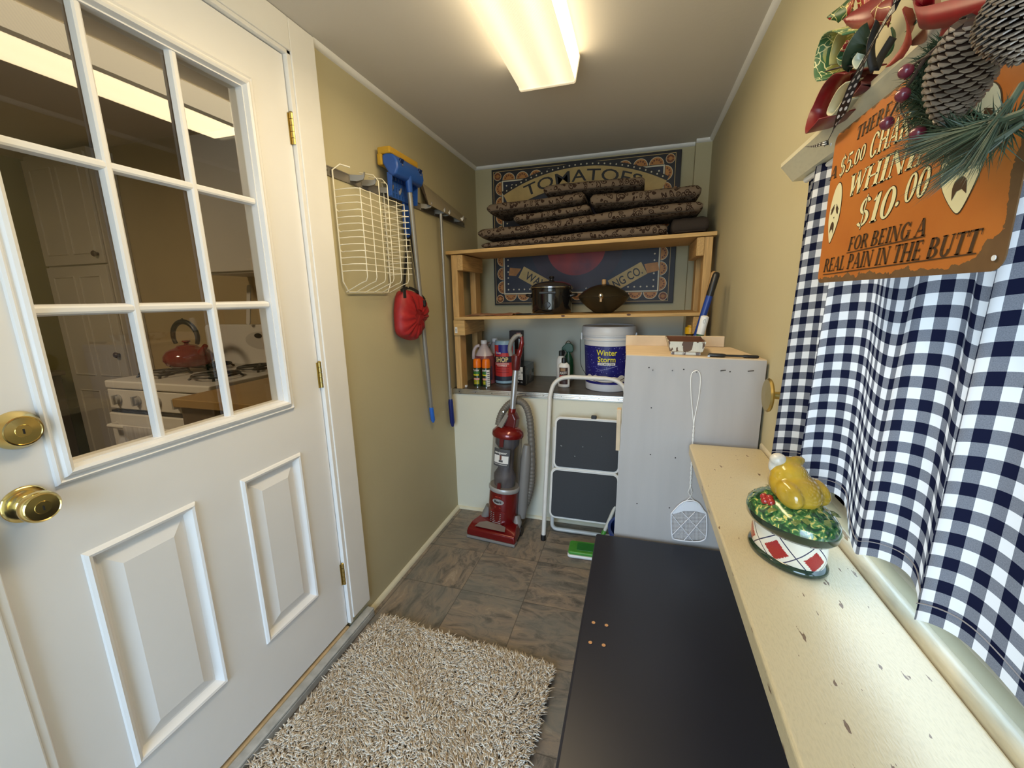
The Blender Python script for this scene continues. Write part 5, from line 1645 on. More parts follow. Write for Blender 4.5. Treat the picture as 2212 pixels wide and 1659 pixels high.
# tomato in the middle
cx_, cz_ = -.40, 1.70
tom = mat('poster_tomato_red', (.40, .03, .025), .5, var=.35, vscale=5, dark=(.12, .02, .04))
g = G()
g.add([(cx_ + .30 * math.cos(u), yf - .0016, cz_ - .02 + .27 * math.sin(u)) for u in [2 * PI * i / 40 for i in range(40)]], [tuple(range(40))], 1)
g.add([(cx_ + .19 * math.cos(u), yf - .0022, cz_ - .03 + .17 * math.sin(u)) for u in [2 * PI * i / 40 for i in range(40)]], [tuple(range(40))], 0)
g.build('tomato_picture', [tom, mat('poster_purple_ground', (.045, .025, .05), .5, var=.4, vscale=6)], po, recalc=False)
# arched title band
g = G(); gls = []
AC = Vector((-.375, 0, 1.073)); AR = 1.0
def arcp(a, b, lift): t = PI / 2 - a / AR; return Vector((AC.x + (AR + b) * math.cos(t), yf - lift, AC.z + (AR + b) * math.sin(t)))
aa = .49
for r0, r1, m, lf in ((-.028, .112, 2, .0026), (-.020, .086, 1, .0029)):
    vs = []; nk = 40
    for i in range(nk + 1):
        a = -aa + 2 * aa * i / nk; vs += [arcp(a, r0, lf), arcp(a, r1, lf)]
    g.add(vs, [(2 * i, 2 * i + 1, 2 * i + 3, 2 * i + 2) for i in range(nk)], m)
for i in range(29):
    a = -aa + .03 + (2 * aa - .06) * i / 28; c = arcp(a, .099, .0032)
    g.add([c + Vector((.005 * math.cos(u), 0, .005 * math.sin(u))) for u in [PI * k / 4 for k in range(8)]], [tuple(range(8))], 3)
gl = G(); gls.append(gl); put_text(gl, 'TOMATOES', lambda a, b: arcp(a, b + .002, .0034), w=.72, h=.068, m=2, offset=.006)
# ribbon banner below
for s, tx in ((-1, 'WAV'), (1, 'NG CO.')):
    c = Vector((cx_ + s * .300 + .030, yf - .0026, 1.478)); d = Vector((math.cos(s * .50), 0, math.sin(s * .50))); q = Vector((-d.z, 0, d.x))
    g.add([c + d * a + q * b for a, b in ((-.115, -.042), (.115, -.042), (.115, .042), (-.115, .042))], [(0, 1, 2, 3)], 1)
    e_ = c + d * (s * .125) - q * .01
    g.add([e_ + d * a + q * b for a, b in ((-.01, -.03), (s * .06, -.05), (s * .075, .0), (0, .03))], [(0, 1, 2, 3)], 4)
    gl = G(); gls.append(gl); put_text(gl, tx, lambda a, b, c=c, d=d, q=q: c + d * a + q * (b - .026) - Vector((0, .0006, 0)), w=.19 if s > 0 else .15, h=.052, m=2, offset=.012)
for s in (-1, 1):
    p = arcp(s * aa * 1.02, .02, .0024); d = Vector((s * .8, 0, -.25)); q = Vector((.25, 0, .8))
    g.add([p, p + d * .08 + q * .06, p + d * .10 - q * .01, p - q * .05], [(0, 1, 2, 3)], 4)
g.build('printed_banners', [PNAVY, PTAN, PBLK, PCRE, PORG], po, recalc=False)
for gl in gls: gl.build('lettering', [PBLK, PBLK, PBLK], po, recalc=False)

# ------------------------------------------------------------------ cushions on the top shelf


def brocade():
    m = mat('scroll_brocade', (.17, .125, .09), .75, spec=.2); n, l = N(m); p = n['Principled BSDF']
    tc = n.new('ShaderNodeTexCoord')
    dn = n.new('ShaderNodeTexNoise'); dn.inputs['Scale'].default_value = 9; l.new(tc.outputs['Object'], dn.inputs['Vector'])
    vm = n.new('ShaderNodeVectorMath'); vm.operation = 'MULTIPLY_ADD'; vm.inputs[1].default_value = (.07, .07, .07); l.new(dn.outputs['Color'], vm.inputs[0]); l.new(tc.outputs['Object'], vm.inputs[2])
    v = n.new('ShaderNodeTexVoronoi'); v.inputs['Scale'].default_value = 42; l.new(vm.outputs[0], v.inputs['Vector'])
    ring = math_node(n, l, 'ABSOLUTE', math_node(n, l, 'SUBTRACT', v.outputs['Distance'], .40))
    a = math_node(n, l, 'LESS_THAN', ring, .085)
    dotm = math_node(n, l, 'LESS_THAN', v.outputs['Distance'], .19)
    c = mix_rgb(n, l, math_node(n, l, 'MAXIMUM', a, dotm), (.150, .110, .078), (.028, .014, .008))
    l.new(c, p.inputs['Base Color'])
    return m


BROC = brocade(); PIPE = mat('piping_and_shaded_pad', (.030, .020, .014), .85)


def cushion(name, label, path, depth, h, h1=None, group='brown scroll cushions on the top shelf'):
    """a flat pad whose centre line follows path (x, z of the underside at the front), lying back from yf"""
    y0 = path[0]
    pts = [Vector((x, 0, z)) for x, z in path[1]]
    sp_ = smooth_path(pts, 8)
    g = G(); nk = len(sp_); na = 22; vs = []
    for i, p in enumerate(sp_):
        t = i / (nk - 1); ez = min(1, (min(t, 1 - t) * (nk - 1) / 1.7 + .22)) ** .5
        for j in range(na):
            a = 2 * PI * j / na; ca, sa = math.cos(a), math.sin(a)
            sy = math.copysign(abs(ca) ** .45, ca); sz = math.copysign(abs(sa) ** .62, sa)
            wob = 1 + .05 * math.sin(i * 1.1 + j)
            vs.append((p.x, y0 + depth / 2 + sy * depth / 2 * (.93 + .07 * ez), p.z + (h + ((h1 or h) - h) * t) / 2 * (1 + sz * ez * wob)))
    fs = [(i * na + j, i * na + (j + 1) % na, (i + 1) * na + (j + 1) % na, (i + 1) * na + j) for i in range(nk - 1) for j in range(na)]
    fs += [tuple(range(na))[::-1], tuple((nk - 1) * na + j for j in range(na))]
    g.add(vs, fs)
    c = thing(name, label, 'cushion', (sum(p.x for p in pts) / len(pts), y0 + depth / 2, min(p.z for p in pts)), group=group)
    o = g.build('pad', BROC, c, smooth=70)
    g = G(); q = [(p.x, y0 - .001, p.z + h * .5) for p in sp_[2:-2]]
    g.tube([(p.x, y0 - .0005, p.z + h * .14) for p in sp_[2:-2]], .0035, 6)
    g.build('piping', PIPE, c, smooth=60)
    return c


def cx(px, py, Y): p = atY(px, py, Y); return (p.x, p.z)


YC = 2.36
cushion('seat_cushion', 'brown scroll cushion lowest on the top shelf with a frayed right end', (YC, [(-.885, 1.645), (-.60, 1.650), (-.32, 1.657), (-.08, 1.661), (.130, 1.664)]), .34, .038, .066)
cushion('seat_cushion', 'longest brown scroll cushion sloping up to the right across the pile', (YC - .012, [(-.900, 1.700), (-.658, 1.704), (-.371, 1.727), (-.128, 1.745), (.078, 1.757), (.290, 1.762)]), .35, .061)
cushion('seat_cushion', 'short brown scroll cushion tucked in the middle left of the pile', (YC + .004, [(-.690, 1.776), (-.560, 1.780), (-.430, 1.790), (-.268, 1.803)]), .33, .050)
cushion('seat_cushion', 'left end brown scroll cushion in the upper layer of the pile', (YC, [(-.845, 1.833), (-.683, 1.838), (-.499, 1.842), (-.295, 1.858)]), .33, .060)
cushion('seat_cushion', 'thick right hand brown scroll cushion in the upper layer', (YC, [(-.262, 1.830), (-.107, 1.826), (.075, 1.827), (.278, 1.832)]), .33, .071)
cushion('seat_cushion', 'top brown scroll cushion crowning the pile under the TOMATOES lettering', (YC + .02, [(-.520, 1.911), (-.348, 1.913), (-.156, 1.911), (.010, 1.909)]), .32, .058)
dkc = cushion('seat_cushion', 'folded cushion with painted shade at the right end of the top shelf', (YC + .03, [(.152, 1.664), (.240, 1.667), (.330, 1.668)]), .28, .088)
for o in dkc.children: o.data.materials[0] = PIPE  # the shadow on this brown cushion is put into its plain dark colour

# ------------------------------------------------------------------ slow cooker, wok, paper on the lower shelf
Zs = lambda x: 1.256 + .018 * (x + 1.052) / 1.36
GLB = mat('gloss_black_enamel', (.008, .008, .009), .10, coat=.6); CHR = mat('chrome', (.82, .82, .82), .08, metal=1.0); GLASD = mat('dark_lid_glass', (.03, .03, .035), .05, coat=1.0)
pc = Vector((-.502, 2.53, Zs(-.5)))
pot = thing('slow_cooker', 'black round slow cooker with glass lid on the lower pine shelf', 'slow cooker', pc)
T_ = Matrix.Translation(pc)
G(T_).lathe([(.110, 0), (.116, .006), (.121, .03), (.124, .145), (.128, .149), (.128, .1525)], n=56).build('base', GLB, pot, smooth=40)
G(T_).lathe([(.1285, .153), (.131, .155), (.131, .1585), (.124, .160)], n=56).build('rim', CHR, pot, smooth=40)
lid_ = G(T_).lathe([(.126, .160), (.127, .164), (.108, .178), (.07, .189), (.03, .193), (0, .194)], n=56).build('lid', GLASD, pot, smooth=60)
G(T_).lathe([(.022, .193), (.012, .199), (.011, .206), (.017, .214), (.014, .221), (0, .224)], n=24).build('lid_knob', BLACK, lid_, smooth=50)
for s in (-1, 1):
    g = G(T_); g.tube(smooth_path([(s * .118, -.035, .105), (s * .145, -.03, .112), (s * .150, 0, .113), (s * .145, .03, .112), (s * .118, .035, .105)], 4), .009, 8); g.build('handle', BLACK, pot, smooth=60)
g = G(T_); g.lathe([(.018, 0), (.017, .012), (0, .014)], (0, -.121, .055), (0, -1, 0), 20); g.build('dial', BLACK, pot, smooth=40)
g = G(T_); g.box(-.05, .05, -.1265, -.118, .118, .132); g.build('front_handle', BLACK, pot, bevel=.003)
crd = G(); pth = [(-.62, 2.47, 0), (-.64, 2.42, 0), (-.69, 2.40, 0), (-.66, 2.375, 0), (-.58, 2.37, 0), (-.52, 2.385, 0), (-.46, 2.37, 0)]
crd.tube(smooth_path([(x, y, Zs(x) + .0055) for x, y, z in pth], 6), .004, 8); crd.build('cord', BLACK, pot, smooth=60)
wc_ = Vector((-.190, 2.50, Zs(-.19)))
wk = thing('wok', 'dark olive wok with domed lid beside the black slow cooker', 'wok', wc_)
OLV = mat('dark_olive_enamel', (.030, .024, .013), .35, var=.25, vscale=8)
T_ = Matrix.Translation(wc_)
wb = [(0, .001), (.045, .001), (.055, .004), (.095, .035), (.125, .062), (.142, .084), (.146, .092)]
G(T_).lathe(wb, n=56).build('bowl', OLV, wk, smooth=60)
wl_ = G(T_).lathe([(.147, .093), (.143, .099), (.115, .125), (.075, .148), (.035, .160), (0, .163)], n=56).build('lid', OLV, wk, smooth=60)
LW_ = mat('light_turned_wood', (.50, .30, .13), .45)
G(T_).lathe([(.011, .161), (.0125, .170), (.012, .186), (.010, .190), (0, .191)], n=20).build('lid_knob', LW_, wl_, smooth=50)
g = G(T_); g.tube([(0, -.135, .088), (0, -.19, .098)], [.010, .008], 12); hd_ = g.build('handle', LW_, wk, smooth=50)
g = G(T_); blob(g, (0, -.198, .100), (.0135, .0135, .0135)); g.build('handle_end', CHR, hd_, smooth=60)
g = G(T_); g.box(-.006, .006, -.19, -.182, .066, .090); g.build('handle_bracket', LW_, hd_, bevel=.002)
pr_ = G(); rp = random.Random(5); nx_, ny_ = 16, 6; vs = []
for j in range(ny_ + 1):
    for i in range(nx_ + 1):
        x = -1.005 + .30 * i / nx_; y = 2.35 + .26 * j / ny_
        vs.append((x, y, Zs(x) + .002 + rp.random() * .010 * (1 if 0 < j < ny_ else .4)))
pr_.add(vs, [(j * (nx_ + 1) + i, j * (nx_ + 1) + i + 1, (j + 1) * (nx_ + 1) + i + 1, (j + 1) * (nx_ + 1) + i) for j in range(ny_) for i in range(nx_)])
o = pr_.build('crumpled_paper', mat('red_tan_paper', (.30, .08, .05), .7, var=.7, vscale=22, dark=(.42, .30, .18)), origin=(-.86, 2.48, Zs(-.86)))
o.modifiers.new('sheet', 'SOLIDIFY').thickness = .0012
tag(o, 'crumpled red and tan paper lying at the left of the lower pine shelf', 'paper')

# ------------------------------------------------------------------ things on the counter
def on(x, y): p = atZ(x, y, CT); return Vector((p.x, p.y, CT))


TXW = mat('label_white', (.78, .76, .72), .5); TXY = mat('label_yellow', (.75, .68, .02), .45); TXR = mat('label_red', (.50, .03, .025), .45); TXB = mat('label_blue', (.015, .015, .20), .4)
TXG = mat('label_green', (.03, .16, .03), .45); TXP = mat('label_pink', (.72, .34, .26), .5); TXK = mat('label_black', (.012, .014, .012), .45); TXO = mat('label_orange', (.75, .19, .01), .4)
FR = -PI / 2      # the side that faces the camera
# spray cans
for i, (x, y, rot_, lab) in enumerate(((1033, 834, 0.0, 'orange capped green spray can, the left one of two before the jugs'), (1052, 835, .95, 'orange capped green spray can, the right one showing its white panel'))):
    p = on(x, y); p.y -= .004
    c = thing('spray_can', lab, 'spray can', p, group='orange capped spray cans on the counter')
    T_ = Matrix.Translation(p); r = .0262
    b = G(T_).lathe([(.022, 0), (r, .003), (r, .118), (.024, .125), (.019, .128)], n=36).build('can_body', mat('dark_green_can', (.015, .035, .012), .3, coat=.3) if i == 0 else bpy.data.materials['dark_green_can'], c, smooth=40)
    G(T_).lathe([(r + .0006, .0005), (r + .0006, .003)], n=36, caps=False).build('bottom_rim', CHR, c)
    G(T_).lathe([(r, .123), (r + .0004, .126), (.0255, .160), (.0235, .172), (.019, .178), (0, .179)], n=36).build('cap', mat('orange_cap', (.75, .16, .006), .35) if i == 0 else bpy.data.materials['orange_cap'], c, smooth=40)
    g = G(T_); f = FR + rot_
    cyl_patch(g, (0, 0, 0), r, FR - .9, FR + .9, .084, .100, 2); 
    cyl_patch(g, (0, 0, 0), r, FR - .9, FR + .7, .074, .082, 1)
    cyl_patch(g, (0, 0, 0), r, FR - .8, FR + .8 - .5 * i, .046, .058, 3)
    for zz in (.040, .032, .026, .020): cyl_patch(g, (0, 0, 0), r, FR - .7, FR + .7 - .6 * i, zz, zz + .003, 1)
    if i == 1: cyl_patch(g, (0, 0, 0), r, FR + .35, FR + 1.2, .006, .112, 0, lift=.001)
    put_text(g, 'Cutter', cyl_fn((0, 0, 0), r, .103, FR - .5 * i, .0012), w=.042, h=.013, m=0, offset=.02)
    for k in range(7 if i else 0): cyl_patch(g, (0, 0, 0), r, FR + .45, FR + 1.1, .015 + k * .013, .019 + k * .013, 4, lift=.0013)
    g.build('printed_label', [TXW, TXY, TXG, TXP, TXK], b, recalc=False)
    g = G(T_); s_ = r - .0018
    for rr in (.011, .008):
        g.tube([cyl_fn((0, 0, 0), s_, .150, FR, .0008)(rr * math.cos(t), rr * math.sin(t)) for t in [PI + PI * k / 10 for k in range(11)]], .0008, 4)
    g.build('nozzle', mat('pale_orange', (.85, .45, .25), .4) if i == 0 else bpy.data.materials['pale_orange'], c)

# gallon jugs
JUGM = mat('translucent_jug_plastic', (.50, .42, .42), .3); JUGL = mat('pink_red_liquid_jug', (.20, .055, .065), .3, coat=.15); CAPW = mat('white_jug_cap', (.72, .70, .70), .4)
for i, (x, y, lab) in enumerate(((1048, 2.53, 'gallon jug of pink red fluid standing behind the two spray cans'), (1071, 2.668, 'second gallon jug, half hidden behind the front pink red jug'))):
    p = atY(x, 825, y); p.z = CT
    c = thing('gallon_jug', lab, 'jug', p, group='gallon jugs on the counter')
    T_ = Matrix.Translation(p); r = .067
    prof = [(.060, 0), (.070, .004), (r, .015), (r, .135), (.069, .155)]
    G(T_).lathe(prof + [(.066, .166), (.060, .182), (.058, .186)], n=44, sy=.92).build('filled_body', JUGL, c, smooth=60)
    G(T_).lathe([(.0585, .186), (.050, .204), (.036, .228), (.024, .248), (.019, .256), (.018, .268)], n=44, sy=.92).build('neck', JUGM, c, smooth=60)
    cp_ = G(T_).lathe([(.0205, .262), (.0205, .281), (.0185, .284), (0, .284)], n=32).build('cap', CAPW, c, smooth=40)
    g = G(T_)
    g.tube(smooth_path([(-.020, -.028, .252), (-.040, -.034, .246), (-.055, -.038, .222), (-.061, -.036, .190), (-.063, -.030, .165)], 6), [.0105] * 25, 12)
    g.build('handle', JUGM, c, smooth=60)
    g = G(T_); cyl_patch(g, (0, 0, 0), r, FR + .30, FR + 1.15, .030, .120, 0, lift=.001, sy=.92); cyl_patch(g, (0, 0, 0), r, FR + .45, FR + .7, .034, .058, 1, lift=.0016, sy=.92)
    for k in range(5): cyl_patch(g, (0, 0, 0), r, FR + .40, FR + 1.0, .066 + k * .010, .070 + k * .010, 2, lift=.0016, sy=.92)
    g.build('printed_label', [mat('jug_label_purple', (.05, .04, .10), .5) if i == 0 else bpy.data.materials['jug_label_purple'], TXW, mat('jug_label_grey', (.18, .17, .24), .5) if i == 0 else bpy.data.materials['jug_label_grey']], c, recalc=False)
# shop towel roll in its wrapper
p = on(1092, 826)
tw = thing('shop_towel_roll', 'wrapped roll of blue shop towels with red label behind the vacuum handle', 'towel roll', p)
T_ = Matrix.Translation(p); r = .066
b = G(T_).lathe([(.055, 0), (r, .006), (r, .268), (.060, .282), (.040, .286), (0, .284)], n=44).build('roll', mat('pale_blue_towel', (.30, .46, .58), .35, coat=.4, var=.15, vscale=20), tw, smooth=50)
g = G(T_)
cyl_patch(g, (0, 0, 0), r, FR - 1.2, FR + 1.2, .032, .255, 1)
cyl_patch(g, (0, 0, 0), r, FR - 1.2, FR + 1.2, .022, .052, 3, lift=.0008)
cyl_patch(g, (0, 0, 0), r, FR - .35, FR + .75, .205, .258, 2, lift=.0009)
cyl_patch(g, (0, 0, 0), r, FR - 1.0, FR + 1.0, .142, .182, 3, lift=.0009)
for zz in (.128, .136): cyl_patch(g, (0, 0, 0), r, FR - .9, FR + .7, zz, zz + .002, 0, lift=.0011)
for zz in (.108, .092, .076): cyl_patch(g, (0, 0, 0), r, FR - .7, FR + .7, zz, zz + .006, 4, lift=.0011)
vs = [cyl_fn((0, 0, 0), r, .206, FR - .40, .0013)(.026 * math.cos(t), .013 * math.sin(t)) for t in [2 * PI * k / 20 for k in range(20)]]
g.add(vs, [tuple(range(20))], 2)
put_text(g, 'Scott', cyl_fn((0, 0, 0), r, .200, FR - .40, .0018), w=.040, h=.013, m=0, offset=.015)
put_text(g, 'SHOP', cyl_fn((0, 0, 0), r, .147, FR - .05, .0016), w=.088, h=.030, m=5, offset=.03)
put_text(g, 'TOWELS', cyl_fn((0, 0, 0), r, .118, FR - .05, .0016), w=.07, h=.010, m=0, offset=.01)
g.build('printed_wrapper', [TXW, TXR, TXB, mat('label_dark_navy', (.02, .022, .04), .5), mat('label_dark_red', (.30, .015, .015), .5), mat('label_straw', (.66, .50, .22), .5)], b, recalc=False)
# tall dark carton behind
p = on(1120, 812)
bx = thing('dark_carton', 'tall dark printed carton behind the shop towel roll', 'box', Vector((-.80, 2.80, CT)))
CXa, CXb = atY(1101, 780, 2.775).x, atY(1127, 780, 2.775).x
G().box(CXa, CXb, 2.775, 2.838, CT, CT + .325).build('box', mat('dark_maroon_card', (.040, .016, .014), .5, var=.4, vscale=12), bx, bevel=.002)
g = G()
quad(g, CXb - .022, CXb - .010, CT + .13, CT + .27, 2.7742, 0); quad(g, CXb - .035, CXb - .005, CT + .295, CT + .312, 2.7742, 1); quad(g, CXb - .075, CXb - .028, CT + .15, CT + .20, 2.7742, 2)
g.build('printed_panel', [TXW, TXP, TXR], bx, recalc=False)
# black glove box
GBp = on(1137, 833); 
gb = thing('glove_box', 'black carton of disposable gloves with a white panel on its end', 'box', GBp)
a = on(1109, 829); b_ = on(1135, 833.5); c_ = on(1169, 811)
u = (b_ - a); w_ = Vector((c_.x - b_.x, c_.y - b_.y, 0)); hgt = .128
BCK = mat('black_glossy_card', (.010, .010, .011), .25, coat=.2)
w_ = w_.normalized() * .185
g = G(); vs = [a, b_, b_ + w_, a + w_]; tp = Vector((0, 0, hgt))
g.add(vs + [v + tp for v in vs], [(0, 3, 2, 1), (4, 5, 6, 7), (0, 1, 5, 4), (1, 2, 6, 5), (2, 3, 7, 6), (3, 0, 4, 7)])
g.build('carton', BCK, gb, bevel=.0015)
g = G(); un = u.normalized(); wn_ = w_.normalized(); f1 = flat_fn(a, un, (0, 0, 1), .0006); f2 = flat_fn(b_, wn_, (0, 0, 1), .0006)
W_ = u.length
g.add([f1(x * W_, z) for x, z in ((.06, .034), (.80, .034), (.80, .118), (.06, .118))], [(0, 1, 2, 3)], 0)
f1b = flat_fn(a, un, (0, 0, 1), .0010)
for k in range(7): g.add([f1b(x * W_, .042 + k * .010 + z) for x, z in ((.12, 0), (.62, 0), (.62, .003), (.12, .003))], [(0, 1, 2, 3)], 1)
g.add([f1b(x * W_, z) for x, z in ((.70, .075), (.78, .075), (.78, .088), (.70, .088))], [(0, 1, 2, 3)], 2)
for x0_ in (.10, .34, .62): g.add([f1b(x * W_, z) for x, z in ((x0_, .014), (x0_ + .16, .014), (x0_ + .16, .024), (x0_, .024))], [(0, 1, 2, 3)], 1)
# a glove shape on the long side
gv = [(.075, .02), (.078, .07), (.088, .086), (.118, .090), (.126, .07), (.124, .014), (.114, .03), (.112, .06), (.106, .06), (.104, .008), (.096, .03), (.094, .06), (.088, .06), (.084, .016)]
g.add([f2(a_, z) for a_, z in gv], [tuple(range(len(gv)))], 1)
g.add([f2(a_, z) for a_, z in ((.02, .094), (.05, .100), (.05, .112), (.02, .106))], [(0, 1, 2, 3)], 1)
g.add([f2(a_, z) for a_, z in ((.15, .06), (.19, .06), (.19, .085), (.15, .085))], [(0, 1, 2, 3)], 3)
g.add([f2(a_, z) for a_, z in ((.014, .008), (.024, .008), (.024, .070), (.014, .070))], [(0, 1, 2, 3)], 1)
g.build('printed_panels', [TXW, mat('label_mid_grey', (.22, .22, .22), .5), TXK, mat('label_dark_olive', (.06, .08, .05), .5)], gb, recalc=False)
# polish bottle
p = on(1218, 836)
pb_ = thing('polish_bottle', 'white squeeze bottle of plastic polish with black flip cap', 'bottle', p)
T_ = Matrix.Translation(p)
BW = mat('white_bottle', (.80, .78, .75), .3)
b = G(T_).lathe([(.030, 0), (.036, .004), (.037, .02), (.037, .125), (.034, .140), (.022, .152), (.014, .156)], n=40, sy=.62).build('body', BW, pb_, smooth=50)
G(T_).lathe([(.0155, .152), (.0155, .176), (.0130, .184), (0, .185)], n=24).build('flip_cap', BLACK, pb_, smooth=40)


def patch_oval(g, x0, x1, z0, z1, m, lift):
    nk = 8; vs = []
    for z in (z0, z1):
        for i in range(nk + 1):
            x = x0 + (x1 - x0) * i / nk; vs.append((x, -.62 * math.sqrt(max(0, .0371 ** 2 - x * x)) - lift, z))
    g.add(vs, [(i, i + 1, nk + 2 + i, nk + 1 + i) for i in range(nk)], m)


g = G(T_)
patch_oval(g, -.026, .026, .022, .126, 0, .0008); patch_oval(g, -.018, .012, .104, .122, 2, .0012); patch_oval(g, -.024, .026, .058, .078, 1, .0012)
put_text(g, 'PLASTX', lambda a, b: Vector((a, -.62 * math.sqrt(max(0, .0371 ** 2 - a * a)) - .0018, .086 + b + a * .1)), w=.044, h=.014, m=3, offset=.02, shear=.25)
g.build('printed_label', [mat('label_maroon_black', (.045, .018, .016), .45), TXR, mat('label_bronze', (.30, .17, .08), .5), TXW], b, recalc=False)
# green spray bottle and a second white bottle behind
p = Vector((-.425, 2.72, CT))
gs = thing('spray_bottle', 'green trigger spray bottle half hidden behind the polish bottle', 'spray bottle', p)
T_ = Matrix.Translation(p); GRN = mat('dark_green_plastic', (.008, .075, .030), .35)
G(T_).lathe([(.030, 0), (.034, .004), (.034, .045)], n=32, sy=.7).build('clear_base', mat('clear_grey_plastic', (.22, .23, .22), .2), gs, smooth=50)
G(T_).lathe([(.0342, .045), (.0342, .10), (.031, .14), (.022, .165), (.013, .180), (.012, .195)], n=32, sy=.7).build('body', GRN, gs, smooth=50)
g = G(T_); g.prism([(-.045, .205), (-.042, .225), (-.015, .250), (.012, .252), (.030, .238), (.034, .205), (.025, .190), (.012, .192), (-.012, .190), (-.018, .202)], (0, .011, 0), (1, 0, 0), (0, 0, 1), .022)
tg = g.build('sprayer_head', GRN, gs, bevel=.004)
g = G(T_); g.prism([(-.046, .204), (-.030, .204), (-.022, .190), (-.030, .165), (-.036, .150), (-.042, .152), (-.036, .185)], (0, .006, 0), (1, 0, 0), (0, 0, 1), .012); g.build('trigger', BLACK, gs, bevel=.001)
g = G(T_); g.tube(smooth_path([(-.02, 0, .246), (-.01, 0, .262), (.006, 0, .264), (.014, 0, .250)], 4), .003, 6); g.build('wire_loop', CHR, tg)
p = Vector((-.462, 2.645, CT))
wbt = thing('white_bottle', 'narrow white bottle with dark cap squeezed between polish and spray bottles', 'bottle', p)
G(Matrix.Translation(p)).lathe([(.026, 0), (.029, .004), (.029, .15), (.020, .172), (.013, .178)], n=28).build('body', BW, wbt, smooth=50)
G(Matrix.Translation(p)).lathe([(.014, .174), (.014, .205), (.011, .210), (0, .210)], n=20).build('cap', TXK, wbt, smooth=40)
# bucket
p = on(1314, 839); p.y += .02; p.x = -.157
bu = thing('plastic_pail', 'big white lidded pail of ice melter with blue printed label', 'bucket', p)
T_ = Matrix.Translation(p)
PAIL = mat('white_pail_plastic', (.70, .70, .72), .35)
rb = lambda z: .131 + .017 * z / .375
b = G(T_).lathe([(.126, 0), (rb(0), .004), (rb(.30), .300), (rb(.3) + .006, .302), (rb(.3) + .006, .308), (rb(.31), .310), (rb(.322), .322), (rb(.322) + .008, .324), (rb(.322) + .008, .331), (rb(.335), .333), (rb(.35), .350)], n=72).build('pail', PAIL, bu, smooth=35)
G(T_).lathe([(.156, .330), (.158, .334), (.158, .372), (.154, .379), (.148, .381), (.146, .375), (0, .375)], n=72).build('lid', PAIL, bu, smooth=40)


def cone_patch(g, a0, a1, z0, z1, m, lift=.0008, n=26, top=None):
    vs = []
    for q in (0, 1):
        for i in range(n + 1):
            a = a0 + (a1 - a0) * i / n; z = z1 if q else z0
            if q and top: z = top(i / n)
            vs.append(((rb(z) + lift) * math.cos(a), (rb(z) + lift) * math.sin(a), z))
    g.add(vs, [(i, i + 1, n + 2 + i, n + 1 + i) for i in range(n)], m)


def pail_fn(z0, ang=FR, lift=.0018): return lambda a, b: Vector(((rb(z0 + b) + lift) * math.cos(ang + a / .143), (rb(z0 + b) + lift) * math.sin(ang + a / .143), z0 + b))


PBLUE = mat('ice_melt_blue', (.012, .012, .16), .35)
g = G(T_)
cone_patch(g, FR - 1.25, FR + 1.25, .045, .270, 0)
cone_patch(g, FR - 1.0, FR + 1.0, .060, .095, 1, .0013, 48, lambda t: .083 + .012 * abs(math.sin(t * 17)) + .006 * math.sin(t * 9))
rr = random.Random(8)
for k in range(170):
    a = FR + rr.uniform(-1.2, 1.2); z = rr.uniform(.10, .265); s_ = rr.uniform(.0012, .0028)
    if abs(a - FR) < .55 and .165 < z < .250: continue
    f = pail_fn(z, a, .0014); g.add([f(s_ * math.cos(t), s_ * math.sin(t)) for t in [PI * i / 3 for i in range(6)]], [tuple(range(6))], 4)
put_text(g, 'Winter', pail_fn(.218), w=.118, h=.031, m=2, offset=.014); put_text(g, 'Storm', pail_fn(.179), w=.104, h=.031, m=2, offset=.014)
cone_patch(g, FR - .36, FR + .36, .160, .174, 1, .0014)
put_text(g, 'ICE MELTER', pail_fn(.1628, FR, .0022), w=.088, h=.0085, m=3, offset=.01)
for s_ in (0, 1):
    pts = [pail_fn(.150 - s_ * .012, FR, .002)(a, -.016 * math.cos(a * 22 + .6 + s_)) for a in [-.065 + .13 * i / 18 for i in range(19)]]
    g.tube(pts, .0008, 4, m=4)
for k in range(3): cone_patch(g, FR - .4, FR + .42, .068 + k * .005, .0695 + k * .005, 5, .0019)
g.build('printed_label', [PBLUE, TXW, TXY, TXK, mat('label_ice_blue', (.30, .33, .62), .4), mat('label_lilac', (.35, .36, .55), .5)], b, recalc=False)
g = G(T_); pts = []
for i in range(25):
    t = PI * i / 24; pts.append((-.158 * math.cos(t), -.158 * math.sin(t) * .72 - .0, .328 - .262 * math.sin(t)))
pts = smooth_path([(-.157, -.01, .327), (-.166, -.02, .29), (-.160, -.06, .23), (-.148, -.105, .15), (-.09, -.142, .082), (0, -.158, .062), (.09, -.142, .082), (.148, -.105, .15), (.160, -.06, .23), (.166, -.02, .29), (.157, -.01, .327)], 6)
g.tube(pts, .0016, 6); g.build('wire_bail', NAILM, bu, smooth=60)
g = G(T_); g.cbox((-.158, -.012, .318), (.010, .03, .045)); g.build('bail_lug', PAIL, bu, bevel=.003)
g = G(T_); g.cbox((.158, -.012, .318), (.010, .03, .045)); g.build('bail_lug', PAIL, bu, bevel=.003)
# white bit on the counter edge
p = on(1000, 836)
o = G(Matrix.Translation(p)).box(-.030, .030, -.010, .012, 0, .014).build('white_block', WHITEP, origin=p, bevel=.003)
tag(o, 'small white plastic block at the left end of the counter', 'block')
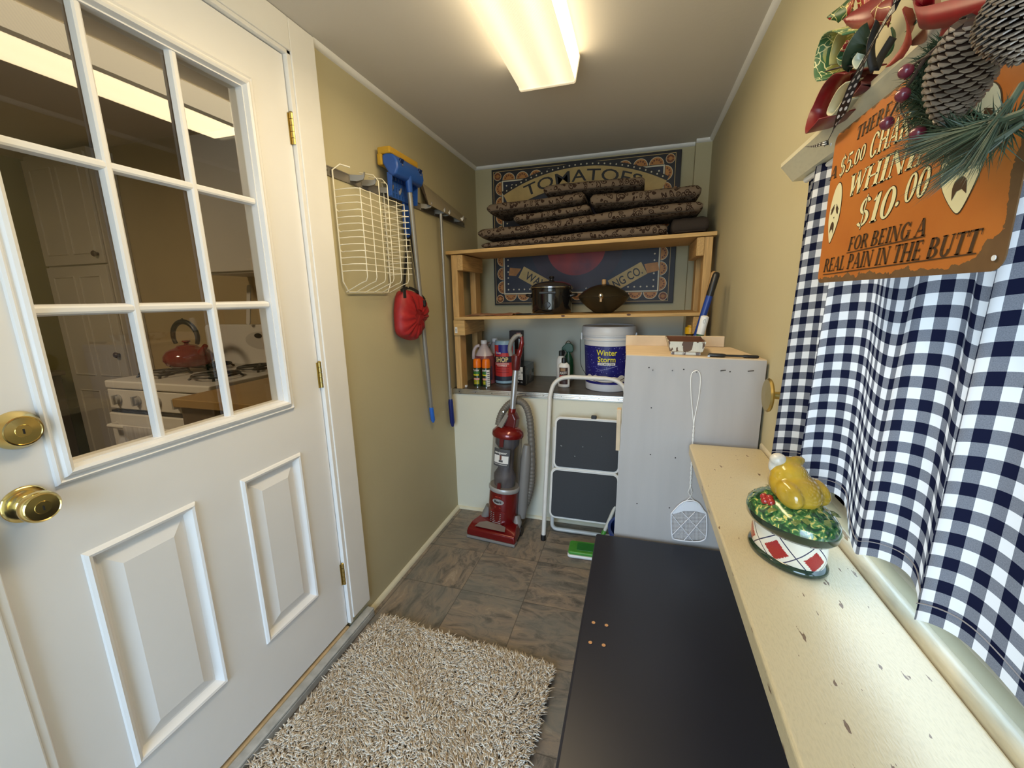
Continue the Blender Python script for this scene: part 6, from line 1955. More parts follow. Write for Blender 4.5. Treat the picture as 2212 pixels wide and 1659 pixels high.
# tools in the gap behind the cabinet, leaning in the right corner
bp = thing('blue_mop_pole', 'blue pole with black tip leaning in the corner behind the grey cabinet', 'pole', atY(1470, 860, 1.90))
BLUEP = mat('royal_blue_plastic', (.010, .045, .27), .35)
t0, t1 = atY(1549, 588, 1.95), atY(1505, 725, 1.93)
d = (t1 - t0); bot = t1 + d * 2.6
g = G(); g.tube([t0 + d * .36, t1, bot], .0135, 14); g.build('pole', BLUEP, bp, smooth=50)
g = G(); g.tube([t0, t0 + d * .012, t0 + d * .05, t0 + d * .30, t0 + d * .37], [.006, .012, .0145, .0145, .0142], 14); g.build('black_grip', BLACK, bp, smooth=50)
wp = thing('wooden_pole', 'bare wooden pole end just behind the black tip of the blue pole', 'pole', atY(1470, 870, 2.0))
t2 = atY(1543, 586, 2.02); e2 = atY(1508, 725, 2.0)
g = G(); g.tube([t2, t2 + (e2 - t2) * .03, e2, e2 + (e2 - t2) * 2.2], [.006, .012, .012, .012], 12); g.build('pole', mat('varnished_pole', (.42, .25, .10), .4, var=.2, vscale=9), wp, smooth=50)
gt = thing('white_green_tube', 'white tube with green end leaning before the blue pole', 'handle', atY(1505, 735, 1.75))
t0, t1 = atY(1523, 684, 1.80), atY(1513, 722, 1.802); d = t1 - t0
g = G(); g.tube([t0 - d * .06, t0, t0 + d * .95, t0 + d], [.007, .0155, .0155, .0155], 16); g.build('white_grip', WHITEP, gt, smooth=50)
g = G(); g.tube([t0 + d, t0 + d * 9.0], .0145, 16); g.build('green_shaft', mat('deep_green_plastic', (.010, .09, .035), .4), gt, smooth=50)
g = G(); c0 = t0 + d * .25 + Vector((0, -.0157, 0)); un = Vector((1, 0, 0)); g.tube([c0 + un * (.004 * math.cos(t)) - d.normalized() * (.008 * math.sin(t)) for t in [2 * PI * k / 16 for k in range(16)]], .0007, 4, closed=True); g.build('grip_mark', mat('mark_grey', (.35, .38, .36), .5), gt)
p = atY(1491, 712, 2.395); p.z = CT
yc = thing('yellow_cap_bottle', 'bottle with bright yellow cap in the corner behind the ceramic dish', 'bottle', p)
T_ = Matrix.Translation(p)
G(T_).lathe([(.023, 0), (.026, .004), (.026, .30), (.022, .325), (.020, .330), (.020, .345)], n=32).build('body', mat('dark_amber_bottle', (.07, .03, .012), .25), yc, smooth=50)
cpy = atY(1491, 712, 2.395)
hh = cpy.z - CT
G(T_).lathe([(.0265, hh - .022), (.027, hh + .008), (.025, hh + .013), (.016, hh + .016), (.015, hh + .024), (0, hh + .025)], n=32).build('cap', mat('bright_yellow_cap', (.80, .46, .01), .35), yc, smooth=40)
g = G(T_); g.lathe([(.020, .34), (.024, hh - .022)], n=32); g.build('neck', mat('dark_neck', (.02, .015, .012), .4), yc, smooth=40)

# ------------------------------------------------------------------ upright vacuum
VO = Vector((-.722, 2.118, 0))
vac = thing('upright_vacuum', 'red upright vacuum cleaner with clear canister standing before the half wall', 'vacuum cleaner', VO)
VR = mat('metallic_red_plastic', (.17, .006, .007), .20, metal=.25, coat=.6); VRT = mat('dark_red_plastic', (.10, .008, .010), .3, coat=.3); VG = mat('vacuum_grey_plastic', (.22, .21, .20), .4); VGL = mat('vacuum_silver', (.42, .41, .40), .35, metal=.3)
VM = Matrix.Translation(VO) @ Matrix.Rotation(math.radians(4.2), 4, 'Y') @ Matrix.Rotation(math.radians(-2.5), 4, 'X') @ Matrix.Rotation(math.radians(-8), 4, 'Z')
HM = Matrix.Translation(Vector((-.738, 2.085, 0))) @ Matrix.Rotation(math.radians(-6), 4, 'Z')
# floor head
g = G(HM); hd = [(-.150, -.095), (.150, -.095), (.152, -.07), (.140, .02), (.110, .055), (-.110, .055), (-.140, .02), (-.152, -.07)]
vs = []
for z, s, ytop in ((.018, 1.0, 0), (.040, 1.0, 0), (.060, .97, 0)): vs += [(x * s, y * s, z) for x, y in hd]
vs += [(x * .90, y * .72 + .012, .085 if y > -.08 else .070) for x, y in hd]
g.add(vs, [(i * 8 + j, i * 8 + (j + 1) % 8, (i + 1) * 8 + (j + 1) % 8, (i + 1) * 8 + j) for i in range(3) for j in range(8)] + [tuple(range(24, 32)), tuple(range(8))[::-1]])
head = g.build('floor_head', VR, vac, bevel=.006, seg=3, smooth=30)
g = G(HM); g.box(-.151, .151, -.099, -.05, .003, .019); g.build('bumper', VG, head, bevel=.004)
g = G(HM); g.add([(-.105, -.078, .0735), (.085, -.078, .0735), (.075, -.045, .0845), (.02, -.030, .0885), (-.05, -.030, .0885), (-.090, -.045, .0845)], [(0, 1, 2, 3, 4, 5)]); g.build('brush_window', mat('smoky_window', (.20, .16, .14), .2, coat=.5), head, recalc=False)
g = G(HM); g.lathe([(.028, -.012), (.028, .012)], (.132, .04, .030), (1, 0, 0), 18); g.build('wheel', BLACK, vac, smooth=40)
g = G(HM); g.lathe([(.028, -.012), (.028, .012)], (-.132, .04, .030), (1, 0, 0), 18); g.build('wheel', BLACK, vac, smooth=40)
# motor body
g = G(VM); g.lathe([(.070, .050), (.082, .075), (.087, .11), (.088, .20), (.087, .285)], n=44, sy=.88); body = g.build('motor_housing', VR, vac, smooth=40)
g = G(VM); g.lathe([(.0885, .272), (.092, .278), (.092, .294), (.0885, .299)], n=44, sy=.88); g.build('canister_ring', VGL, vac, smooth=40)
fr_ = lambda r, lift=.001, sy=.88: (lambda a, z: Vector(((r + lift) * math.sin(a / r), -(r + lift) * sy * math.cos(a / r), z)))
g = G(VM); f = fr_(.088, .0015); g.add([f(.036 * math.cos(t), .222 + .017 * math.sin(t)) for t in [2 * PI * k / 28 for k in range(28)]], [tuple(range(28))], 0)
g.add([fr_(.088, .0022)(.032 * math.cos(t), .222 + .0135 * math.sin(t)) for t in [2 * PI * k / 28 for k in range(28)]], [tuple(range(28))], 1)
put_text(g, 'Shark', lambda a, b: fr_(.088, .0030)(a, .2155 + b), w=.048, h=.0145, m=2, offset=.03)
g.build('badge', [VGL, mat('badge_grey', (.33, .33, .33), .3), TXK], body, recalc=False)
g = G(VM)
for k in range(6):
    for s0, s1 in ((-.052, -.036), (-.028, .024)):
        f = fr_(.088, .0012); z = .090 + k * .011
        g.add([f(s0, z), f(s1 if s0 < -.03 else s1, z + .001), f(s1, z + .0045), f(s0, z + .0035)], [(0, 1, 2, 3)])
g.build('vent_slots', VGL, body, recalc=False)
for z in (.185, .248):
    g = G(VM); f = fr_(.088, .0012); g.add([f(-.02, z), f(.02, z), f(.018, z + .004), f(-.018, z + .004)], [(0, 1, 2, 3)]); g.build('trim_bar', mat('bright_red_trim', (.55, .05, .03), .3, coat=.5) if z < .2 else bpy.data.materials['bright_red_trim'], body, recalc=False)
g = G(VM); f = fr_(.088, .0016); g.add([f(.045 * math.cos(t), .155 + .012 * math.sin(t)) for t in [PI * k / 14 for k in range(15)]] + [f(-.045, .150), f(.045, .150)], [tuple(range(15))]); g.build('grille_hood', bpy.data.materials['bright_red_trim'], body, recalc=False)
# canister
CLR = thin_glass('clear_canister_plastic', (.72, .70, .70), .08, 1.5)
g = G(VM); g.lathe([(.0865, .298), (.0865, .60)], n=44, sy=.88, caps=False); g.build('dust_canister', CLR, vac, smooth=60)
g = G(VM); g.lathe([(.060, .30), (.066, .345), (.066, .365), (.045, .40), (.045, .52), (.070, .55), (.070, .598)], n=36, sy=.88); g.build('cyclone_core', mat('grey_cyclone', (.20, .19, .20), .45, var=.25, vscale=20), vac, smooth=50)
g = G(VM); f = fr_(.0868, .0008)
qd = lambda s0, s1, z0, z1, fn, m: g.add([fn(s0 + (s1 - s0) * i / 8, z) for z in (z0, z1) for i in range(9)], [(i, i + 1, 10 + i, 9 + i) for i in range(8)], m)
qd(-.048, .052, .435, .538, f, 0); qd(-.043, .045, .455, .500, fr_(.0868, .0014), 1)
put_text(g, 'navigator', lambda a, b: fr_(.0868, .0016)(a - .003, .510 + b), w=.076, h=.012, m=1, offset=.025, shear=.2)
qd(-.006, .006, .475, .502, fr_(.0868, .002), 2); qd(-.010, .014, .462, .474, fr_(.0868, .002), 0); qd(-.04, .04, .446, .4485, fr_(.0868, .0014), 1)
g.build('canister_label', [mat('label_charcoal', (.07, .07, .075), .4), TXW, mat('label_brown', (.16, .05, .03), .4)], vac, recalc=False)
g = G(VM); f = fr_(.0868, .002); g.add([f(-.011, .288), f(.011, .288), f(.011, .335), f(-.009, .335)], [(0, 1, 2, 3)]); g.build('release_catch', VRT, vac, recalc=False)
g = G(VM); g.lathe([(.0895, .596), (.093, .604), (.090, .625), (.070, .645), (.045, .655), (0, .657)], n=44, sy=.88)
cap_ = g.build('canister_cap', VR, vac, smooth=40)
g = G(VM); f = fr_(.0868, .004); g.add([f(-.013, .615), f(.013, .615), f(.011, .55), f(-.011, .55)], [(0, 1, 2, 3)]); g.build('cap_catch', VRT, cap_, recalc=False)
g = G(VM); g.prism([(-.03, .64), (.045, .64), (.050, .70), (.030, .735), (.0, .735), (-.018, .70)], (0, .045, 0), (1, 0, 0), (0, 0, 1), .06); g.build('neck_block', VRT, vac, bevel=.008, seg=3)
g = G(VM); g.add([(-.045, -.045, .655), (-.018, -.05, .65), (.006, -.010, .728), (-.014, -.006, .733)], [(0, 1, 2, 3)]); o = g.build('carry_handle', VG, vac); o.modifiers.new('body', 'SOLIDIFY').thickness = .012
g = G(VM); g.lathe([(.008, 0), (.008, .004), (0, .007)], (-.030, -.02, .737), (0, -1, .2), 14); g.build('hose_pin', CHR, vac, smooth=50)
# wand and grip
g = G(VM); g.tube([(.010, .02, .72), (.014, .02, .985)], .0165, 18); g.build('wand', mat('satin_silver', (.55, .55, .57), .35, metal=.8), vac, smooth=60)
g = G(VM); g.tube([(.008, .02, .712), (.0095, .02, .755)], [.024, .021], 18); g.build('wand_collar', VR, vac, smooth=60)
g = G(VM); g.tube([(.014, .02, .975), (.014, .02, .985), (.0145, .018, 1.02), (.016, .015, 1.06)], [.021, .023, .026, .024], 16); g.build('grip_base', VRT, vac, smooth=60)
g = G(VM); g.tube(smooth_path([(-.012, .0, 1.055), (-.018, -.008, 1.09), (-.012, -.010, 1.125), (.004, -.006, 1.155), (.026, .0, 1.170), (.040, .006, 1.165)], 6), [.012] * 10 + [.013] * 12 + [.010] * 9, 14); g.build('loop_handle', VG, vac, smooth=60)
g = G(VM); g.tube(smooth_path([(.026, .016, 1.05), (.036, .014, 1.09), (.044, .010, 1.13), (.042, .006, 1.165)], 6), [.016] * 6 + [.013] * 7 + [.010] * 6, 14); g.build('trigger_side', VR, vac, smooth=60)
# hose
def ribbed(path, r, n=14):
    sp_ = smooth_path(path, 22); return sp_, [r * (1 + (.07 if i % 4 < 2 else -.04)) for i in range(len(sp_))]
g = G(VM); sp_, rr_ = ribbed([(-.072, .02, .640), (-.066, .04, .705), (-.030, .06, .765), (.020, .07, .790), (.066, .072, .770), (.098, .072, .70), (.118, .072, .58), (.135, .072, .42), (.138, .072, .30), (.122, .07, .20), (.100, .068, .13)], .0195)
g.tube(sp_, rr_, 16); g.build('hose', mat('grey_brown_hose', (.15, .135, .115), .5), vac, smooth=70)
g = G(VM); g.lathe([(.024, .10), (.030, .16), (.030, .45), (.024, .52), (.018, .55)], (.104, .045, 0), n=20); g.build('accessory_tube', VG, vac, smooth=60)
g = G(VM); g.tube([(-.085, .0, .14), (-.105, -.005, .085), (-.112, -.01, .06)], [.026, .026, .024], 16); g.build('side_elbow', VG, vac, smooth=60)
g = G(VM); g.tube([(.085, .01, .12), (.10, .0, .085), (.098, -.01, .06)], [.022, .026, .024], 16); g.build('side_elbow', VG, vac, smooth=60)

# ------------------------------------------------------------------ step stool
WENA = mat('white_tube_enamel', (.74, .73, .70), .35, var=.08, vscale=30); TREAD = chipped('black_rubber_tread', (.020, .022, .027), (.62, .62, .62), .735, 34, (1, 1, 1), .2); TREAD.node_tree.nodes['Principled BSDF'].inputs['Roughness'].default_value = .65
ls = thing('step_stool', 'folded white steel two step stool leaning on the counter edge', 'step stool', (-.26, 2.14, 0))
def lp(x, z, off=0.0):
    """a point on the leaning plane of the stool"""
    return Vector((x, 2.098 + .232 * z + off, z))
xl, xr = -.462, -.032
g = G()
path = [lp(xl, .018)] + [lp(xl, .5)] + [lp(xl, .80)] + smooth_path([lp(xl, .80), lp(xl + .018, .868), lp(xl + .06, .905), lp(xl + .12, .916)], 5) + smooth_path([lp(xr - .12, .914), lp(xr - .06, .903), lp(xr - .018, .866), lp(xr, .80)], 5) + [lp(xr, .5), lp(xr, .018)]
g.tube(path, .0125, 14); g.build('front_frame', WENA, ls, smooth=60)
for x in (xl, xr):
    g = G(); g.lathe([(.0155, 0), (.0155, .026), (.0145, .030)], lp(x, 0) , n=18); g.build('rubber_foot', BLACK, ls, smooth=50)
# rear legs, joined by a bar at the floor
g = G(); xa, xb = xl + .030, xr - .030
path = [lp(xa, .62, .045), lp(xa, .20, .07), Vector((xa, 2.205, .045))] + arc(Vector((xa + .03, 2.205, .045)), (-1, 0, 0), (0, 0, -1), .03, 0, PI / 2, 5) + arc(Vector((xb - .03, 2.205, .045)), (0, 0, -1), (1, 0, 0), .03, 0, PI / 2, 5) + [lp(xb, .20, .07), lp(xb, .62, .045)]
g.tube(path, .0115, 12); g.build('rear_frame', WENA, ls, smooth=60)
for nm, za, zb, xa, xb in (('step', .418, .695, -.418, -.058), ('step', .145, .412, -.428, -.058)):
    o_ = lp(0, 0, -.020); w_ = Vector((0, .232, 1)).normalized() * math.sqrt(1 + .232 ** 2)
    outl = rounded(xa, xb, za, zb, .030)
    g = G(); g.prism(outl, o_ + Vector((0, .010, 0)), (1, 0, 0), w_, .014); stp = g.build('step_pan', WENA, ls, bevel=.003)
    g = G(); g.tube([o_ + Vector((x, 0, 0)) + w_ * z for x, z in outl], .0062, 8, closed=True); g.build('step_rim', WENA, stp, smooth=60)
    g = G(); inn = rounded(xa + .008, xb - .008, za + .008, zb - .008, .024)
    g.prism(inn, o_ + Vector((0, -.004, 0)), (1, 0, 0), w_, .006)
    nr = 30
    for i in range(nr):
        z = za + .020 + (zb - za - .040) * i / (nr - 1); p = o_ + w_ * z + Vector((0, -.0055, 0))
        mg = .014 + (.012 if i in (0, nr - 1) else 0)
        g.cbox(p + Vector(((xa + xb) / 2, 0, 0)), (xb - xa - 2 * mg, .0055, .0046))
    td = g.build('rubber_tread', TREAD, stp)
    g = G(); f = flat_fn(o_ + Vector(((xb - .085), -.0075, 0)) + w_ * (za + .038), (1, 0, 0), w_.normalized(), .0005)
    put_text(g, 'COSCO', f, w=.085, h=.019, m=0, offset=.03); g.build('embossed_lettering', mat('tread_emboss', (.012, .012, .014), .6) if 'tread_emboss' not in bpy.data.materials else bpy.data.materials['tread_emboss'], td, recalc=False)
g = G(); g.cbox(lp(-.205, .705, -.018), (.030, .020, .022)); g.build('latch', BLACK, ls, bevel=.004)
# green floor duster and what leans by it
q = [atZ(x, y, .035) for x, y in ((1229, 1192), (1237, 1170), (1290, 1178), (1284, 1200))]
fd = thing('floor_duster', 'green and white flat floor duster head lying before the step stool', 'duster', Vector((-.20, 2.03, 0)))
GRB = mat('bright_green_plastic', (.08, .36, .05), .35, var=.35, vscale=18)
FM_ = Matrix.Translation(Vector((-.175, 2.030, 0))) @ Matrix.Rotation(math.radians(2), 4, 'Z')
g = G(FM_); g.prism(rounded(-.128, .128, -.055, .055, .015), (0, 0, .018), (1, 0, 0), (0, 1, 0), .018); g.build('head', GRB, fd, bevel=.006, seg=3)
g = G(FM_); g.prism(rounded(-.131, .131, -.060, .060, .018), (0, 0, .002), (1, 0, 0), (0, 1, 0), .016); g.build('white_pad', WHITEP, fd, bevel=.005)
g = G(FM_); g.prism(rounded(-.085, .085, -.034, .036, .012), (0, 0, .0365), (1, 0, 0), (0, 1, 0), .002); g.build('inner_panel', mat('deep_green_panel', (.02, .17, .03), .4), fd, bevel=.001)
a = atY(1296, 1156, 2.03); a = Vector((-.150, 2.03, .05)); b = atY(1324, 1105, 2.12); d = (b - a)
g = G(); g.tube([a, a + d * .45], [.012, .012], 12); g.build('joint', GRB, fd, smooth=50)
g = G(); g.tube([a + d * .45, a + d * 1.0, a + d * 1.9], .0095, 12); g.build('handle', mat('pale_grey_handle', (.55, .58, .56), .35), fd, smooth=50)
bc = thing('blue_bin', 'deep blue plastic bin on the floor mostly hidden by the grey cabinet', 'bin', Vector((.055, 1.80, 0)))
G(Matrix.Translation(Vector((.055, 1.80, 0)))).lathe([(.10, 0), (.115, .004), (.137, .30), (.144, .305), (.144, .32), (.132, .318), (.108, .01)], n=40).build('bin', BLUEP, bc, smooth=50)

# ------------------------------------------------------------------ tool rails on the left wall
RAILM = mat('grey_zinc_rail', (.30, .28, .25), .42, metal=.75)


def rail(y0, y1, z, label, clips):
    r = thing('tool_rail', label, 'tool rail', (XL, (y0 + y1) / 2, z), group='grey metal tool rails')
    g = G(); x = XL + .0005
    g.prism([(0, -.017), (.004, -.017), (.004, -.013), (.0025, -.012), (.0025, .012), (.004, .013), (.004, .017), (0, .017)], (x, y0, z), (1, 0, 0), (0, 0, 1), -(y1 - y0))
    g.build('channel', RAILM, r)
    for s in (y0 + .012, y1 - .012):
        G().lathe([(.0035, 0), (.003, .0015), (0, .002)], (XL + .003, s, z), (1, 0, 0), 8).build('screw', NAILM, r)
    for yc_ in clips:
        g = G()
        for s in (-1, 1):
            yy = yc_ + s * .019
            # a cam arm: a bent plate reaching out from the rail
            o_ = [(0, -.010), (.030, -.012), (.052, -.006), (.060, .006), (.062, .020), (.057, .022), (.053, .012), (.040, .010), (0, .012)]
            g.prism([(a, b) for a, b in o_], (x + .003, yy - .0008, z + .004), Vector((1, -s * .35, 0)).normalized(), (0, 0, 1), .0016)
        g.box(x + .002, x + .006, yc_ - .022, yc_ + .022, z - .014, z + .012)
        g.build('gripper', RAILM, r)
    return r


rail(1.343, 1.872, 1.825, 'grey tool rail nearest the door holding the white wire rack', (1.50, 1.575, 1.70, 1.765))
rail(1.885, 2.615, 1.828, 'longer grey tool rail at the far end of the left wall', (2.06, 2.215, 2.28, 2.47))

# ------------------------------------------------------------------ white wire dish rack hung by its rim
rk = thing('wire_rack', 'white coated wire dish rack hanging from the near tool rail', 'rack', (XL, 1.54, 1.60))
RW_ = mat('cream_coated_wire', (.80, .75, .60), .35)
y0, y1, zb, zt = 1.376, 1.700, 1.397, 1.850
xw, xo = XL + .010, XL + .112      # rim on the wall, base out in the room
g = G()
rim = [(xw, y0, zt - .02), (xw, y0, zb + .040), (xw, y0 + .028, zb), (xw, y1 - .028, zb), (xw, y1, zb + .040), (xw, y1, zt - .02)]
g.tube([(xw + .040, y0 + .05, zt - .002), (xw + .012, y0 + .03, zt + .006)] + rim + [(xw + .012, y1 - .03, zt + .006), (xw + .04, y1 - .05, zt - .002)], .0030, 8)
g.build('rim', RW_, rk, smooth=60)
nv = 6
for i in range(nv):
    y = y0 + .012 + (y1 - y0 - .024) * i / (nv - 1)
    g = G(); top = zt - .055 + (.0 if i in (0, nv - 1) else .045)
    if i in (2, 3): pts = [(xw + .02, y, zt + .002), (xo - .02, y, zt - .012), (xo, y, zt - .035), (xo, y, zb + .055), (xo - .006, y, zb + .040), (xo - .03, y, zb + .030), (xw, y, zb)]
    else: pts = [(xo, y, zt - .085), (xo, y, zb + .055), (xo - .006, y, zb + .040), (xo - .03, y, zb + .032), (xw, y, zb)]
    g.tube(pts, .0018, 6); g.build('upright_wire', RW_, rk, smooth=60)
nh = 13
for j in range(nh):
    z = zt - .088 - (zt - zb - .165) * j / (nh - 1)
    g = G(); ya, yb = y0 + .012, y1 - .012
    hook = j in (3, 6, 9)
    if hook:
        L0 = [(xw + .012 + .012 * math.cos(t), y0 + .002, z + .012 + .014 * math.sin(t)) for t in [PI * .45 + PI * 1.25 * k / 10 for k in range(11)]] + [(xw + .045, y0 + .004, z)]
        R0 = [(xw + .045, y1 - .004, z)] + [(xw + .012 + .012 * math.cos(t), y1 - .002, z + .012 + .014 * math.sin(t)) for t in [PI * 1.7 - PI * 1.25 * k / 10 for k in range(11)]]
    else:
        L0 = [(xw, y0, z), (xw + .05, y0 + .002, z + .002)]; R0 = [(xw + .05, y1 - .002, z + .002), (xw, y1, z)]
    mid_ = []
    # the base wires dip between plate slots
    for k in range(9):
        t = k / 8; mid_.append((xo - (.004 if k % 2 else 0) - .010 * math.sin(PI * t) * 0, ya + (yb - ya) * t, z - .0))
    g.tube(L0 + [(xo - .012, y0 + .006, z + .001)] + mid_ + [(xo - .012, y1 - .006, z + .001)] + R0, .0016, 6)
    g.build('cross_wire', RW_, rk, smooth=60)
    if j > 0:
        # plate prongs standing off the base towards the wall
        g = G(); yp_ = ya + (yb - ya) * .60
        g.tube([(xo, yp_ - .012, z), (xo - .032, yp_, z), (xo, yp_ + .014, z)], .0013, 5); g.build('prong', RW_, rk)
        g = G(); yp_ = ya + (yb - ya) * .97
        g.tube([(xo, yp_ - .010, z), (xo + .018, yp_ + .010, z), (xo - .01, yp_ + .014, z)], .0013, 5); g.build('prong', RW_, rk)
# ------------------------------------------------------------------ blue sponge mop, head up
mp_ = thing('sponge_mop', 'blue sponge mop with yellow sponge hung head up by the tool rails', 'mop', (XL + .05, 1.85, 1.82))
BLM = mat('mop_blue_plastic', (.020, .085, .36), .35); SPG = mat('yellow_sponge', (.50, .29, .025), .9, bump=.5, bscale=250); POLEM = mat('grey_steel_pole', (.36, .35, .33), .38, metal=.6)
pt0, pt1, pt2 = atX(884, 405, XL + .085), atX(932, 884, XL + .022), atX(936, 912, XL + .020)
g = G(); g.tube([pt0, pt1], .0112, 16); g.build('pole', POLEM, mp_, smooth=60)
g = G(); g.tube([pt1 - (pt1 - pt0) * .012, pt1, pt1 + (pt2 - pt1) * .8, pt2], [.0115, .0125, .0125, .006], 16); g.build('hanging_tip', mat('bright_blue_tip', (.03, .15, .60), .35), mp_, smooth=60)
sd_ = (pt1 - pt0).normalized()
g = G(); g.tube([pt0 - sd_ * .045, pt0 + sd_ * .020], [.017, .0135], 16); sk = g.build('socket', BLM, mp_, smooth=60)
# head: rounded shell along Y with the sponge behind/above it
hc = pt0 + Vector((-.012, -.005, .066))
g = G()
prof = [(-.040, .040), (-.016, .046), (.014, .038), (.030, .015), (.033, -.016), (.022, -.040), (.004, -.046), (-.010, -.040), (-.040, .008)]
k = len(prof); vs = []
for y in (-.118, .112):
    vs += [(hc.x + a, hc.y + y, hc.z + b) for a, b in prof]
g.add(vs, [(i, (i + 1) % k, k + (i + 1) % k, k + i) for i in range(k)] + [tuple(range(k))[::-1], tuple(range(k, 2 * k))])
hd = g.build('head', BLM, mp_, bevel=.008, seg=3, smooth=40)
g = G(); g.box(hc.x - .058, hc.x + .004, hc.y - .122, hc.y + .116, hc.z + .042, hc.z + .070)
g.box(hc.x - .062, hc.x - .038, hc.y - .122, hc.y + .116, hc.z + .000, hc.z + .046)
g.build('sponge', SPG, mp_, bevel=.006)
for y in (-.10, .10):
    g = G(); g.cbox((hc.x + .029, hc.y + y * .8, hc.z + .016), (.010, .026, .024), R=Matrix.Rotation(.5, 3, 'Y')); g.build('rivet_recess', mat('deep_blue_recess', (.006, .02, .09), .4) if y < 0 else bpy.data.materials['deep_blue_recess'], hd, bevel=.003)
    G().lathe([(.004, 0), (.004, .003), (0, .004)], (hc.x + .034, hc.y + y * .8, hc.z + .002), (1, 0, .3), 10).build('rivet', CHR, hd, smooth=40)
# perforated wringer plate
PO = Vector((hc.x - .022, hc.y, hc.z - .028)); g = G()
ny, nz = 9, 4; wy, wz = .215, .095
for i in range(ny):
    for j in range(nz):
        y_ = -wy / 2 + wy * i / ny; z_ = -wz * j / nz; cw, ch = wy / ny, wz / nz
        s = .0055 * (1 if (i + j) % 1 == 0 else 1)
        o = PO + Vector((0, y_, z_))
        # square cell with a slot
        outer = [(0, 0), (cw, 0), (cw, -ch), (0, -ch)]; cxm, czm = cw / 2, -ch / 2; hw_, hh_ = .0045, .0085
        inner = [(cxm - hw_, czm + hh_), (cxm + hw_, czm + hh_), (cxm + hw_, czm - hh_), (cxm - hw_, czm - hh_)]
        vs = [o + Vector((0, a, b)) for a, b in outer + inner]
        g.add(vs, [(q, (q + 1) % 4, 4 + (q + 1) % 4, 4 + q) for q in range(4)])
o = g.build('wringer_plate', BLM, mp_, recalc=True); s_ = o.modifiers.new('plate', 'SOLIDIFY'); s_.thickness = .005
for y in (-.1085, .1085):
    g = G(); g.prism([(0, 0), (.024, -.004), (.016, -.095), (0, -.095)], (PO.x, PO.y + y - .002, PO.z), (1, 0, 0), (0, 0, 1), .004); g.build('plate_side', BLM, mp_, bevel=.001)
# ------------------------------------------------------------------ blue handle behind and the red bag
bh = thing('plastic_paddle', 'flat blue plastic paddle hanging behind the mop pole', 'paddle', atX(880, 470, XL + .03))
a, b = atX(877, 435, XL + .030), atX(880, 502, XL + .028)
g = G(); g.prism([(-.020, 0), (.022, 0), (.030, -.05), (.030, -.11), (.018, -.155), (0, -.170), (-.018, -.155), (-.026, -.11), (-.024, -.05)], Vector((XL + .022, a.y - .004, a.z + .005)), (0, 1, 0), (0, 0, 1), .016); g.build('blade', BLM, bh, bevel=.005, seg=3)
bag = thing('red_bag', 'small red nylon bag hanging by black straps under the mop head', 'bag', atX(890, 700, XL + .06))
REDN = mat('red_nylon', (.36, .018, .022), .5, spec=.4, var=.2, vscale=30, bump=.5, bscale=28)
X0 = XL + .046
outl = [(867, 628), (882, 624), (904, 634), (916, 646), (922, 668), (921, 682), (914, 692), (908, 715), (897, 733), (888, 737), (872, 730), (864, 718), (861, 690), (861, 660)]
pts = [atX(x, y, X0) for x, y in outl]; cyb = sum(p.y for p in pts) / len(pts); czb = sum(p.z for p in pts) / len(pts)
g = G(); spo = smooth_path(pts, 4, closed=True); k = len(spo); vs = []; layers = [(-.036, .80), (-.030, .93), (-.010, .97), (.010, .94), (.024, .82), (.032, .60), (.036, .30)]
for xo_, s in layers:
    for i, p in enumerate(spo):
        cr_ = 1 + .025 * math.sin(i * .9 + xo_ * 60) * (1 if xo_ > 0 else 0)
        vs.append((X0 + xo_ + .004 * math.sin(i * 1.7) * (xo_ > 0), cyb + (p.y - cyb) * s * cr_, czb + (p.z - czb) * s * cr_ - (0 if xo_ < .02 else .006)))
g.add(vs, [(i * k + j, i * k + (j + 1) % k, (i + 1) * k + (j + 1) % k, (i + 1) * k + j) for i in range(len(layers) - 1) for j in range(k)] + [tuple(range(k))[::-1], tuple((len(layers) - 1) * k + j for j in range(k))])
g.build('pouch', REDN, bag, smooth=70)
NYB = mat('black_webbing', (.010, .010, .010), .7)
def strap(pix, w, x=X0 + .02): 
    g = G(); ribbon(g, smooth_path([atX(a, b, x) for a, b in pix], 5), w, (0, 1, 0)); return g
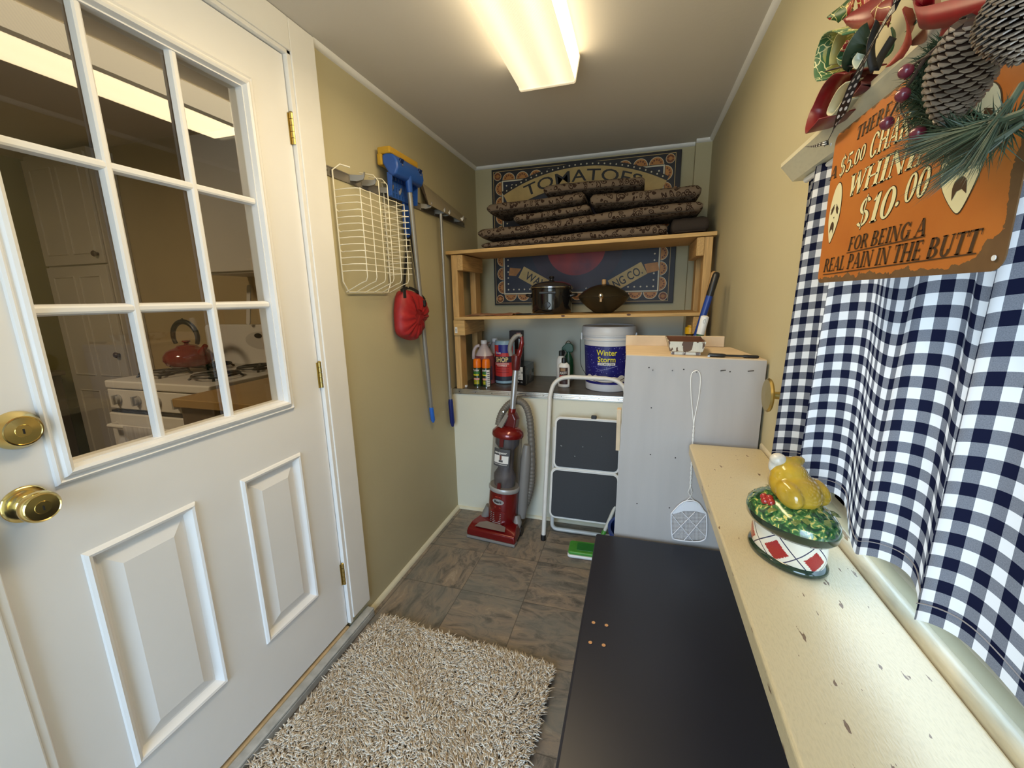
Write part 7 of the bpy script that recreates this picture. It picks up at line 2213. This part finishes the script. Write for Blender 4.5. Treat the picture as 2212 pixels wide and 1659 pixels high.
for pix, w, x in (([(884, 500), (877, 560), (872, 628)], .020, XL + .018), ([(886, 500), (895, 560), (906, 640)], .022, XL + .022), ([(866, 628), (884, 622), (905, 633), (918, 648)], .014, X0 + .012)):
    o = strap(pix, w, x).build('strap', NYB, bag, recalc=False); o.modifiers.new('web', 'SOLIDIFY').thickness = .002
g = G(); c0 = atX(874, 634, X0 + .048); g.cbox(c0, (.004, .024, .040)); g.build('tab', NYB, bag, bevel=.002)
g = G(); g.cbox(atX(917, 655, X0 + .035), (.012, .018, .030)); g.build('buckle', NYB, bag, bevel=.003)
g = G(); g.tube(smooth_path([atX(x, y, X0 + .040) for x, y in ((890, 640), (897, 655), (903, 672), (915, 676))], 5), .0016, 6); g.build('seam', mat('dark_red_seam', (.17, .01, .012), .6), bag)
# ------------------------------------------------------------------ long pole with grey blade
lb = thing('blade_pole', 'long steel pole with blue grip and wide grey blade on the far tool rail', 'floor squeegee', (XL + .04, 2.25, 1.82))
X1 = XL + .045
a, b, c = atX(952, 462, X1), atX(973, 862, XL + .022), atX(978, 921, XL + .020)
g = G(); g.tube([a, a + (b - a) * .5], .0088, 14); g.tube([a + (b - a) * .5, b], .0100, 14); g.build('pole', POLEM, lb, smooth=60)
g = G(); g.tube([b, b + (c - b) * .1, b + (c - b) * .85, c], [.0115, .0150, .0150, .007], 14); g.build('blue_grip', mat('navy_grip', (.008, .018, .14), .4), lb, smooth=60)
BLD = mat('grey_brown_blade', (.34, .29, .20), .55, var=.1, vscale=6)
qv = [atX(912, 394, XL + .012), atX(1008, 472, XL + .012), atX(1003, 481, XL + .050), atX(926, 441, XL + .060)]
g = G(); g.add(qv, [(0, 1, 2, 3)]); o = g.build('blade', BLD, lb); o.modifiers.new('sheet', 'SOLIDIFY').thickness = .003
g = G(); g.add([qv[0], qv[3], atX(921, 443, XL + .02), atX(906, 396, XL + .004)], [(0, 1, 2, 3)]); o = g.build('blade_fold', mat('dark_blade_edge', (.05, .035, .025), .6), lb); o.modifiers.new('sheet', 'SOLIDIFY').thickness = .002
# small marks on the walls
g = G()
